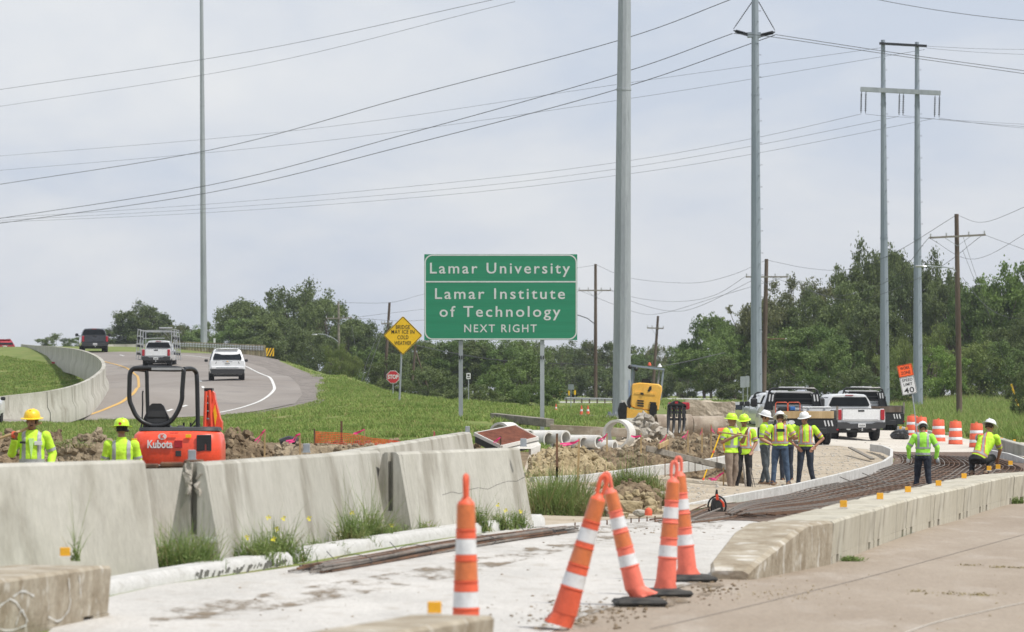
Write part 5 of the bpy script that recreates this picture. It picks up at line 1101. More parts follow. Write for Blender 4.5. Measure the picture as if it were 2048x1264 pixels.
# broken concrete block
def rocky(verts_scale, seed, sub=2, amp=.18):
    bm = bmesh.new(); bmesh.ops.create_icosphere(bm, subdivisions=sub, radius=1); rnd = random.Random(seed); off = Vector((rnd.random()*50, rnd.random()*50, rnd.random()*50))
    for v in bm.verts: v.co *= 1+amp*fbm(v.co*1.4+off, 3)
    V = [(v.co.x*verts_scale[0], v.co.y*verts_scale[1], v.co.z*verts_scale[2]) for v in bm.verts]; Fc = [tuple(q.index for q in f.verts) for f in bm.faces]; bm.free(); return V, Fc
def slabrock(w_, d_, t_, seed):
    rnd = random.Random(seed); bm = bmesh.new(); n = 7
    for z in (-t_/2, t_/2):
        for k in range(n):
            a = 2*math.pi*k/n+rnd.uniform(-.3,.3); q = rnd.uniform(.7,1.1); bm.verts.new((w_/2*q*math.cos(a), d_/2*q*math.sin(a), z+rnd.uniform(-.15,.15)*t_))
    bmesh.ops.convex_hull(bm, input=bm.verts[:]); bm.verts.index_update()
    V = [v.co.copy() for v in bm.verts]; Fc = [tuple(q.index for q in f.verts) for f in bm.faces]; bm.free(); return V, Fc
bm = bmesh.new(); bmesh.ops.create_cube(bm, size=1); bmesh.ops.subdivide_edges(bm, edges=bm.edges[:], cuts=7, use_grid_fill=True)
for v in bm.verts:
    p = Vector((v.co.x*1.95, v.co.y*1.0, v.co.z*1.2)); v.co = p+Vector((fbm(p*1.5+Vector((9,0,0)))*.12, fbm(p*1.5+Vector((0,9,0)))*.12, fbm(p*1.5)*.12))
V = [v.co.copy() for v in bm.verts]; Fc = [tuple(q.index for q in f.verts) for f in bm.faces]; bm.free()
raw('concrete_chunk', V, Fc, M['site'], smooth=False, label='big broken brown concrete block in front of the silver minivan', cat='concrete block').location = P(1420,834,52)
# rubble: separate slabs
rp = thing('rubble_pile', P(1285,876,60), 'pile of broken concrete slabs between ring pipe and old pipes', 'rubble')
proto = []
rnd = random.Random(3)
for k in range(8):
    V, Fc = slabrock(rnd.uniform(.28,.5), rnd.uniform(.25,.4), rnd.uniform(.10,.16), k); o = raw('slab_piece', V, Fc, M['rubble'], parent=rp); proto.append(o)
n = 0
for k in range(100):
    u = rnd.gauss(0,.42); u = max(-1,min(1,u)); w_ = .95*(1-abs(u)**1.5)*rnd.random()**.6
    o = proto[k] if k < 8 else proto[k % 8].copy()
    if k >= 8: COL.objects.link(o)
    o.location = (u*.85+.06, rnd.uniform(-.25,.8)-.25*(1-w_), w_*.72+.02); o.rotation_euler = (rnd.uniform(-1,1), rnd.uniform(-1,1), rnd.uniform(0,6)); sc_ = rnd.uniform(.5,1.35); o.scale = (sc_,)*3
# rusty grate box
s = 92.; gt = thing('grate_box', P(1015,915,s), 'tilted precast box with a rusty red bar grate, behind the barriers', 'grate')
def c4(px, py, y): p = P(px, py, F/(F/s+y)); return p-gt.location
A_, B_, C_, D_ = c4(1030,853,1.6), c4(1075,877,1.0), c4(1003,894,0), c4(950,868,.6)
for a_, b_ in ((A_,B_),(B_,C_),(C_,D_),(D_,A_)): MB().tube([a_, b_], .05, 4).build('frame_edge', M['pipe'], gt, smooth=0)
MB().add([A_,B_,C_,D_]+[v-Vector((0,0,.14)) for v in (A_,B_,C_,D_)], [(0,1,2,3),(7,6,5,4)]+[(i,(i+1)%4,(i+1)%4+4,i+4) for i in range(4)]).xf(Matrix.Translation((0,0,-.05))).build('box_top', M['black'], gt, smooth=0)
gb = None
for k in range(1, 18):
    f = k/18; MB().tube([A_.lerp(B_,f)+Vector((0,0,.03)), D_.lerp(C_,f)+Vector((0,0,.03))], .019, 4).build('grate_bar', M['redrust'], gt, smooth=0)
for k in range(1, 9):
    f = k/9; MB().tube([A_.lerp(D_,f)+Vector((0,0,.01)), B_.lerp(C_,f)+Vector((0,0,.01))], .014, 4).build('grate_bar', M['redrust'], gt, smooth=0)
sd_ = [C_, B_, c4(1082,885,1.0), c4(1080,898,1.0), c4(1062,905,.7), c4(1062,893,.7), c4(1040,893,.45), c4(1038,900,.45), c4(1005,910,0)]
MB().add([v-Vector((0,0,.05)) for v in sd_]+[v+Vector((-.05,.14,-.05)) for v in sd_], [tuple(range(9)), tuple(17-i for i in range(9))]+[(i,i+9,(i+1)%9+9,(i+1)%9) for i in range(9)]).build('box_side', M['pipe'], gt, smooth=0)
# timber stacks
def beam(a_, b_, w_, hh, m_, label, grp=None, name='timber_beam'):
    a_ = Vector(a_); b_ = Vector(b_); c_ = (a_+b_)/2; d = b_-a_; rot = d.to_track_quat('X', 'Z').to_matrix()
    return MB().box((0,0,0), (d.length, w_, hh), rot=rot, ch=.012).build(name, M[m_], label=label, cat='timber', group=grp, loc=c_)
beam(P(988,834,60), P(1100,846,62), .30, .26, 'greywood', 'long grey timber mat lying on the grass below the green sign', 'grey timber mats')
beam(P(988,828,60), P(1092,838,61), .28, .05, 'greywood', 'loose grey plank on top of the long timber mat', 'grey timber mats')
beam(P(1150,831,46), P(1213,836,47), .9, .10, 'greywood', 'grey timber mat with two small cones, left of the thick pole', 'grey timber mats')
for k in range(12): beam(P(1155+k*5,836,46), P(1157+k*5,846,46), .1, .08, 'greywood', 'short grey timber post under the mat, number counted from its left end' if False else ['first','second','third','fourth','fifth','sixth','seventh','eighth','ninth','tenth','eleventh','twelfth'][k]+' short prop from the left under the timber mat by the thick pole', 'short props under the timber mat', 'timber_prop')
beam(P(1100,858,64), P(1262,866,64), .2, .28, 'oldpipe', 'long low brown concrete beam behind the new pipes', None, 'concrete_beam')
beam(P(1100,827,44), P(1120,828,44), .4, .35, 'rust', 'small rusty steel box at the foot of the right sign post', None, 'steel_box')
beam(P(1275,890,68), P(1293,890,68), .3, .34, 'rust', 'small rusty steel box right of the standing ring', None, 'steel_box')
beam(P(1293,897,88), P(1466,938,84), .05, .14, 'greywood', 'long grey plank leaning from the soil bank onto the form board')
beam(P(1318,893,88), P(1336,884,86.5), .05, .12, 'newwood', 'short pale plank end on the soil bank above the long plank')
beam(P(1700,895,60), P(1745,918,64), .14, .05, 'greywood', 'loose board lying on the gravel behind the curved form board')

# ------------------------------------------------------------ traffic cones and drums
def channelizer(loc, rot, label, sc=.96, top_m='sheet', bodym='coral', plate_=True, bend=0, flare=.118, hh=1.27, seed=0, grp='tall orange channelizer cones in front'):
    t = thing('traffic_cone', loc, label, 'traffic cone', grp, rot=rot, sc=(sc*.92, sc*.92, sc)); n = 18; rnd = random.Random(seed)
    def rad(z): return .112-.046*min(1, z/1.0)
    bands = [(.00,.14,'foot'),(.14,.34,bodym),(.34,.36,'rid'),(.36,.47,'white'),(.47,.53,bodym),(.53,.55,'rid'),(.55,.68,top_m),(.68,.70,'rid'),(.70,.73,bodym),(.73,.84,'white'),(.84,.89,bodym),(.89,.91,'rid'),(.91,1.08,top_m),(1.08,1.13,'neck')]
    for z0, z1, m_ in bands:
        mm = MB(); k = 3
        if m_ == 'foot':
            prof = []
            for i in range(7):
                f = i/6; prof.append([((rad(z1)+(flare-rad(z1))*(1-f)**2*1.0+.012*math.sin(j*2.4+seed)*(1-f)*2)*math.cos(2*math.pi*j/n)+bend*(1-f)*.1, (rad(z1)+.01*math.sin(j*1.7+seed*2)*(1-f)*2)*math.sin(2*math.pi*j/n), .04+(z1-.04)*f) for j in range(n)])
            mm.loft(prof); mt = M[bodym]; nm = 'cone_foot'
        elif m_ == 'rid': r = rad(z0); mm.lathe([(r,z0),(r+.009,z0+.006),(r+.009,z1-.006),(rad(z1)-.001,z1)], n, cap=False); mt = M[bodym]; nm = 'ridge'
        elif m_ == 'neck': mm.lathe([(rad(z0),z0),(rad(z0)-.006,z0+.016),(.040,z0+.03),(.030,z1)], n); mt = M[bodym]; nm = 'neck'
        elif m_ in ('white','sheet','orange'): e = .004; mm.lathe([(rad(z0)-.002,z0),(rad(z0)+e,z0+.002),(rad(z1)+e,z1-.002),(rad(z1)-.002,z1)], n, cap=False); mt = M[m_]; nm = 'reflective_band' if m_ != bodym else 'cone_body'
        else: mm.lathe([(rad(z0),z0),(rad(z1),z1)], n, cap=False); mt = M[m_]; nm = 'cone_body'
        mm.build(nm, mt, t, smooth=40)
    for sg in (-1, 1):
        MB().tube([(sg*.018,0,1.12),(sg*.026,0,1.145),(sg*.030,0,1.21),(sg*.028,0,1.255),(sg*.014,0,1.274),(0,0,1.278)], [.015,.018,.020,.022,.022,.020], 8).build('handle', M[bodym], t, smooth=60)
    return t
def rubber_base(loc, label, rz, tilt=0):
    t = thing('cone_base', loc, label, 'rubber base', 'black rubber cone bases', rot=(tilt, 0, rz))
    MB().box((0,0,.028), (.46,.42,.056), ch=.03).build('base_slab', M['dustblack'], t, smooth=0)
    MB().lathe([(.20,.0555),(.17,.070),(.14,.075)], 10).build('raised_step', M['dustblack'], t, smooth=0); return t
z0g = .02
p4 = P(1330,1193,216); p4.z = z0g; channelizer(p4+Vector((0,0,.02)), (R(-1),R(4.2),0), 'orange cone standing upright in front, left one of the right pair', seed=4, bodym='coral')
p5 = P(1376,1162,200); p5.z = z0g; channelizer(p5+Vector((0,0,.02)), (0,R(-4.6),0), 'faded coral cone standing behind the right pair', seed=5, flare=.14)
p3 = P(1270,1212,226); p3.z = z0g; channelizer(p3+Vector((.03,0,.03)), (0,R(-14.2),0), 'coral cone leaning left against the other leaning cone', seed=6, sc=.92, bend=.8, flare=.135)
p2 = P(1119,1268,252); p2.z = .0; channelizer(p2+Vector((0,0,.01)), (0,R(16.4),0), 'orange cone tilted to the right, base folded at the bottom edge', seed=7, sc=1.0, bend=-.3, flare=.11, bodym='orange')
p1 = Vector(((932-1024)/286, F/286, 0)); channelizer(p1+Vector((0,0,.03)), (0,0,R(80)), 'upright orange cone alone near the bottom centre', seed=8, bodym='orange', sc=1.0)
rubber_base(p4+Vector((-.02,-.02,0)), 'black rubber base under the left cone of the right pair', R(20)); rubber_base(p5+Vector((.04,0,0)), 'black rubber base under the faded cone behind', R(8))
rubber_base(p3+Vector((.04,.0,0)), 'black rubber base under the cone leaning left', R(5)); rubber_base(p1, 'black rubber base under the lone upright cone', R(12))
def drum(loc, label):
    t = thing('traffic_drum', loc, label, 'traffic drum', 'orange and white traffic drums on the pavement')
    for z0, z1, m_, r0, r1 in ((.06,.24,'orange',.285,.275),(.24,.36,'white',.272,.268),(.36,.60,'orange',.265,.255),(.60,.72,'white',.252,.248),(.72,.97,'orange',.245,.23)):
        MB().lathe([(r0-.012,z0-.001),(r0+.004,z0+.012),(r1+.004,z1-.012),(r1-.012,z1+.001)], 22, cap=False).build('drum_body' if m_ == 'orange' else 'reflective_band', M[m_], t, smooth=50)
    MB().lathe([(.23,.97),(.21,.985),(.05,.99)], 22).build('lid', M['orange'], t); MB().tube([(-.07,0,.985),(-.06,0,1.03),(.06,0,1.03),(.07,0,.985)], .015, 6).build('handle', M['orange'], t)
    MB().lathe([(.40,0),(.40,.05),(.30,.07)], 22).build('rubber_ring', M['dustblack'], t); return t
dr = drum(P(1911,892,50)+Vector((0,0,.0)), 'rightmost fully visible orange drum, left of the crouching worker')
dup(dr, P(1877,887,48.5), 'orange drum in the middle of the row, right of the standing worker\'s helmet', rz=1)
dup(dr, P(1842,881,47.5), 'orange drum just behind the standing worker\'s helmet', rz=2); dup(dr, P(1825,877,46), 'leftmost orange drum in front of the black plastic heap', rz=3)
dup(dr, P(1953,898,52), 'orange drum mostly hidden by the crouching worker', rz=4)
def small_cone(loc, label, sc=1):
    t = thing('traffic_cone', loc, label, 'traffic cone', 'tiny far traffic cones'); MB().box((0,0,.02), (.36,.36,.04), ch=.01).build('base', M['orange'], t)
    MB().lathe([(.14,.04),(.10,.28)], 12, cap=False).build('cone_body', M['orange'], t); MB().lathe([(.102,.28),(.075,.42)], 12, cap=False).build('reflective_band', M['white'], t); MB().lathe([(.075,.42),(.03,.70)], 12).build('cone_tip', M['orange'], t); return t
sc1 = small_cone(P(1163,831,24.), 'tiny orange cone on the timber mat, left of two')
sc1.location = P(1163,830,46); sc1.scale = (.6,.6,.6)
dup(sc1, P(1176,830,46), 'tiny orange cone on the timber mat, right of two'); dup(sc1, P(1112,823,44), 'tiny orange cone on the rusty box behind the right sign post', sc=.5)
o = MB().lathe([(.055,0),(.06,.06),(.045,.10),(.01,.12)], 10).build('safety_cap', M['orange'], loc=P(1297,1031,132), label='round orange cap on a steel pin near the slab edge', cat='cap')
# orange lump of net roll near the workers
MB().tube([(0,0,0),(.30,0,.02)], .09, 10).build('orange_roll', M['orange'], label='orange rolled netting behind the left lime helmet worker', cat='roll', loc=P(1436,862,64))

# ------------------------------------------------------------ stakes with ribbons
def stake(px, top, bot, s, label, tilt=0, w_=.022, rib=None, m_='newwood'):
    b = P(px, bot, s); t = thing('survey_stake', b, label, 'stake', 'survey stakes', rot=(0, R(tilt), 0)); hh = (bot-top)/s
    MB().box((0,0,hh/2), (w_*1.6, w_, hh)).build('stake_body', M[m_], t, smooth=0)
    if rib:
        S = []
        for dx, dz in rib:
            S.append((dx/s, -.02, hh+dz/s))
        for wd, sh in ((.035,0),(.03,.04)):
            V = []; 
            for i, (x, y, z) in enumerate(S): V += [(x+sh*i*.5, y-sh+.015*math.sin(i*2), z-wd/2-sh*.3*i), (x+sh*i*.5, y-sh-.015*math.sin(i*2), z+wd/2-sh*.3*i), (x+sh*i*.5, y-sh+.004, z+wd/2-sh*.3*i), (x+sh*i*.5, y-sh+.004, z-wd/2-sh*.3*i)]
            MB().loft([V[4*i:4*i+4] for i in range(len(S))]).build('ribbon', M['pink'], t, smooth=0)
    return t
SK = [(529,858,915,96,'wooden stake with pink ribbon right of the mini excavator',1,[(0,-2),(-6,-8),(-12,-17),(-20,-24)]),
 (600,866,915,98,'wooden stake with pink ribbon beside the black silt roll',0,[(0,-2),(-8,-5),(-14,-14),(-28,-16)]),
 (729,858,893,84,'wooden stake with pink ribbon in front of the orange fence',0,[(0,-1),(-10,-5),(-22,-9)]),
 (868,862,880,84,'tiny stake tip with pink ribbon above the long rear barrier',0,[(0,-1),(1,-6),(-1,-10)]),
 (1001,872,895,92,'stake with pink ribbon standing in front of the rusty grate',0,[(0,-3),(-8,-8),(-14,-13)]),
 (1155,877,975,92,'tall pale stake with two pink ribbons on the soil bank',2,[(0,-3),(-10,-8),(-22,-10),(-38,-12)]),
 (1114,867,972,92,'tall dark stake with pink paint left of the pale ribboned stake',0,None),
 (1214,866,903,87,'stake with pink ribbon left of the ring pipe centre',0,[(0,-2),(-6,-8),(-12,-12),(-17,-15)]),
 (1282,866,907,87,'stake with pink ribbon right of the ring pipe',0,[(0,-6),(-10,-7),(-20,-6)]),
 (1333,868,905,86,'stake with pink ribbon under the old concrete pipes',0,[(0,-2),(-4,-9),(-10,-14),(-14,-18)]),
 (1376,860,905,85,'stake with pink ribbon in front of the grapple tines',0,[(0,-2),(-3,-8),(-8,-13),(-12,-15)]),
 (1404,855,905,85,'stake with pink ribbon right of the grapple',0,[(0,-2),(-1,-8),(-4,-14)]),
 (1422,849,905,84.5,'stake with pink ribbon left of the lime helmet workers',0,[(0,-2),(0,-8),(3,-15)]),
 (1447,935,1000,86,'brown stake with long pink ribbon beside the tan trousered worker',0,[(0,-10),(-8,-14),(-18,-22),(-30,-22)]),
 (683,842,892,88,'rusty steel stake holding up the orange fence, taller one',0,None),(629,858,892,90,'rusty steel stake at the left end of the orange fence',0,None)]
for px, tp1, bt, s, lab, ti, rib in SK: stake(px, tp1, bt, s, lab, ti, rib=rib, m_='rust' if 'rusty' in lab or 'dark stake' in lab else 'newwood', w_=.03 if 'tall' in lab else .022)
MB().box((0,0,0), (.045,.03,.22)).build('paint_band', M['pink'], bpy.data.objects['survey_stake.006'], smooth=0, loc=(0,0,.30))
# orange plastic fence: woven strands
fn = thing('plastic_fence', P(628,880,90), 'orange plastic mesh fence sagging between rusty stakes', 'fence')
tops = [(628,863),(640,864),(660,865),(683,866),(710,869),(740,876),(770,879),(800,883),(850,886),(900,889),(945,893)]; bots = [(628,886),(640,885),(660,886),(683,888),(710,889),(740,890),(770,891),(800,892),(850,893),(900,895),(945,897)]
net = MB()
for r_ in range(7):
    f = r_/6; net.tube([P(a_[0], a_[1]+(b_[1]-a_[1])*f, 90)-fn.location+Vector((0,.03*math.sin(i*1.3+r_*.4),0)) for i, (a_, b_) in enumerate(zip(tops, bots))], .008, 4)
for k in range(70):
    f = k/69*(len(tops)-1.001); i = int(f); u = f-i; a_ = Vector(tops[i]).lerp(Vector(tops[i+1]), u); b_ = Vector(bots[i]).lerp(Vector(bots[i+1]), u)
    y = .03*math.sin(f*1.3); net.tube([P(a_.x, a_.y, 90)-fn.location+Vector((0,y,0)), P(b_.x, b_.y, 90)-fn.location+Vector((.02,y+.02,0))], .007, 4)
net.build('mesh_net', M['net'], fn, smooth=0, kind='stuff')
o = MB().tube([(-.18,0,0),(.0,.02,.05),(.2,0,.02)], [.10,.12,.11], 10).build('silt_roll', M['bag'], label='black plastic roll in the dirt left of the orange fence', cat='roll', loc=P(577,887,92))
# survey tripod legs
tr_ = thing('survey_tripod', P(1448,905,82), 'yellow survey tripod with orange feet standing behind the lime helmet worker', 'tripod')
def tl_(px, py, y): return P(px, py, 82)-tr_.location+Vector((0, y, 0))
for a_, b_, y0_, y1_ in (((1440,868),(1405,960),0,-.2),((1447,868),(1475,962),0,.3),((1444,868),(1462,948),.1,.8)):
    A = tl_(*a_, y0_); B = tl_(*b_, y1_); l_ = MB().tube([A, B], .022, 4).build('leg', M['yellowsign'], tr_, smooth=0)
    for f in (.38,.58,.97): MB().tube([A.lerp(B,f-.02), A.lerp(B,f+.03)], .028, 6).build('orange_clamp', M['orange'], l_)
MB().box(tuple(tl_(1443,864,.05)), (.2,.18,.08), ch=.02).build('head_plate', M['orange'], tr_)
# cut-off saw on the ground
s = 118.; sw = thing('cut_off_saw', P(1434,1036,s), 'orange and black concrete cut-off saw standing by the form board', 'saw')
def w2(px, py, y=0.): return Vector(((px-1434)/s, y, (1036-py)/s))
cp_ = [w2(1434+18*math.cos(R(a)), 1012-20*math.sin(R(a)), 0) for a in range(-40, 221, 20)]
MB().tube(cp_, .016, 6).build('wrap_handle', M['black'], sw, smooth=60)
MB().tube([w2(1418,1024), w2(1420,1030), w2(1450,1030), w2(1450,1022)], .016, 6).build('lower_frame', M['black'], sw)
for dy in (-.10, .06): MB().lathe([(.02,-.01),(.165,-.012),(.165,.012),(.02,.01)], 20, tuple(w2(1428 if dy < 0 else 1438,1015,dy)), Matrix.Rotation(R(68),3,'Z') @ Matrix.Rotation(R(90),3,'X')).build('blade_guard', M['dustblack'] if dy > 0 else M['rubber'], sw)
MB().loft([[tuple(w2(a_,b_,yy)) for a_, b_ in ((1424,1034),(1426,1010),(1431,1000),(1440,1002),(1446,1016),(1447,1034))] for yy in (-.08,.14)]).build('engine_housing', M['dustblack'], sw, smooth=30)
MB().loft([[tuple(w2(a_,b_,yy)) for a_, b_ in ((1431,1000),(1431.5,988),(1436,988),(1438,1000))] for yy in (-.05,.05)]).build('top_cover', M['kred'], sw, smooth=30); MB().loft([[tuple(w2(a_,b_,yy)) for a_, b_ in ((1430,990),(1432,979),(1435,979),(1436,990))] for yy in (-.03,.03)]).build('handle', M['black'], sw, smooth=30)
MB().tube([w2(1440,1000), w2(1446,1006), w2(1447,1014)], .022, 6).build('orange_handle', M['kred'], sw)
# black plastic heap + white bucket
V, Fc = rocky((.38,.3,.22), 12, 3, .35); raw('plastic_heap', V, Fc, M['bag'], smooth=False, label='crumpled black plastic sheet left of the drums', cat='plastic sheet').location = P(1800,870,48)
t = thing('bucket', P(1516,902,64), 'white plastic bucket left of the white helmet worker group', 'bucket'); MB().lathe([(.13,0),(.155,.36),(.165,.36),(.165,.39),(.15,.39)], 16).build('pail', M['paintcarwhite'], t)
# small litter by ramp barrier
q = G(163,815); MB().tube([(-.35,0,.1),(.1,.02,.14),(.35,0,.12)], [.08,.12,.09], 8).build('blue_litter', M['blue'], label='blue litter on the ramp beside the pale barrier', cat='litter', loc=q)
q = G(108,729); MB().box((0,0,.12), (.30,.2,.14), ch=.03).build('red_litter', M['tail'], label='red litter in the grass inside the ramp curve', cat='litter', loc=q)
# ------------------------------------------------------------ reinforcing bars
zm = -.18
def LE(v):      # left edge of the mat in world, v 0..1 ; right edge
    return v
LP = [P(*q).xy for q in [(1445,1040,128),(1500,1016,104),(1580,1000,94),(1655,982,84),(1725,965,77),(1778,946,70),(1800,930,66),(1800,915,62),(1785,908,60)]]
RP = [P(*q).xy for q in [(1500,1048,131),(1660,1040,122),(1800,1008,108),(1930,975,94),(2020,955,84),(2048,940,76),(2035,927,70),(2010,918,65),(1985,912,62)]]
def arc(PT, f):
    g_ = f*(len(PT)-1); i = min(int(g_), len(PT)-2); t_ = g_-i; p0 = PT[max(i-1,0)]; p1 = PT[i]; p2 = PT[i+1]; p3 = PT[min(i+2,len(PT)-1)]
    return .5*((2*p1)+(p2-p0)*t_+(2*p0-5*p1+4*p2-p3)*t_*t_+(3*p1-p0-3*p2+p3)*t_*t_*t_)
mt = thing('rebar_mat', (arc(LP,.4).x, arc(LP,.4).y, 0), 'rusty reinforcing bar mat laid between form board and low barrier', 'rebar mat')
def mp_(u, v, dz=0):
    q = arc(LP, v).lerp(arc(RP, v), u); return Vector((q.x, q.y, h(q.x, q.y)+.06+dz))-mt.location
rnd = random.Random(11)
for k in range(24):
    u = (k+.5)/24; v0 = 0+rnd.uniform(0,.05)+.0; n_ = 36
    MB().tube([mp_(min(.995,max(.005,u+.003*math.sin(i+k))), v0+(1-v0)*i/n_, .03+.006*math.sin(i*.9+k)) for i in range(n_+1)], .0125, 4).build('long_bar', M['rust' if rnd.random() < .45 else 'greyrebar'], mt, smooth=0)
k = 0; v = .015
while v < 1:
    MB().tube([mp_(u_/6*.99+.005, v+rnd.uniform(-.0015,.0015), .005+.004*math.sin(u_*3+k)) for u_ in range(7)], .0125, 4).build('cross_bar', M['rust' if rnd.random() < .6 else 'greyrebar'], mt, smooth=0)
    v += .0165; k += 1
for a_, b_ in (((1680,964,84),(1745,985,90)),((1725,956,80),(1780,972,88))):
    MB().tube([P(*a_)+Vector((0,0,.12)), P(*b_)+Vector((0,0,.05))], .014, 5).build('loose_bar', M['greyrebar'], label='loose bar sticking over the form board, '+('left one' if a_[0] == 1680 else 'right one'), cat='rebar', group='loose bars over the form board')
# loose bars at the front end
for k, (a_, m_, b_) in enumerate((((1310,1047),(1380,1040),(1430,1021)),((1318,1049),(1390,1043),(1440,1028)),((1372,1051),(1440,1046),(1520,1033)),((1385,1047),(1450,1040),(1530,1028)),((1300,1044),(1360,1038),(1412,1019)))):
    MB().tube([G(*a_)+Vector((0,0,.035)), G(*m_)+Vector((0,0,.05)), G(*b_)+Vector((0,0,.09))], .014, 5).build('loose_bar', M['greyrebar' if k % 2 else 'rust'], label='loose rebar end reaching the slab near the saw, '+['longest on the left','second from the left','front one','right one','short hindmost one'][k], cat='rebar', group='loose bar ends near the saw')
# bundle along the curb
bn = thing('rebar_bundle', G(860,1110), 'long bundle of rusty bars lying along the white curb', 'rebar bundle')
rnd = random.Random(4)
A0 = G(598,1152); A1 = G(1140,1066); dd = (A1-A0); nn = Vector((-dd.y, dd.x, 0)).normalized()
for k in range(34):
    r_ = .013; s0 = rnd.uniform(0,.10); s1 = rnd.uniform(.80,1.0) if k % 3 else 1.0; o_ = rnd.uniform(-.16,.16); ly = rnd.choice((0,0,1,2))
    q = []
    for i in range(9):
        f = s0+(s1-s0)*i/8; x = A0+dd*f+nn*(o_*(1-.35*f)+.04*math.sin(f*5+k)); q.append(Vector((x.x, x.y, h(x.x,x.y)+.035+ly*.028+.006*math.sin(i+k)))-bn.location)
    MB().tube(q, r_, 5).build('bar', M['greyrebar' if rnd.random() < .7 else 'rust'], bn, smooth=0)
for f in (.16,.36,.60,.86):
    x = A0+dd*f; c_ = Vector((x.x, x.y, h(x.x,x.y)+.06))-bn.location; u_ = dd.normalized()
    MB().tube([c_+nn*.2*math.cos(a)+Vector((0,0,.07*math.sin(a))) for a in [i*math.pi/6 for i in range(13)]]+[c_+nn*.3+Vector((0,0,.1))], .005, 4).build('tie_wire', M['wire'], bn, smooth=0)
# row of short pins at slab edge
for k in range(14):
    px = 1150+k*16; q = G(px, 1058-(px-1150)*.09); MB().tube([(0,0,-.02),(0,0,.09)], .011, 5).build('dowel_pin', M['rust'], loc=q+Vector((0,0,0)), label=('small rusty dowel pin at the slab edge, '+['first from the left','second from the left','third from the left','fourth from the left','left of the coral leaning cone','behind the coral leaning cone','right of the coral leaning cone','left of the orange cap','beside the orange cap','right of the orange cap','first left of the right cone pair','behind the right cone pair','between cone pair and saw','last one before the saw'][k]), cat='pin', group='dowel pins along the slab edge')
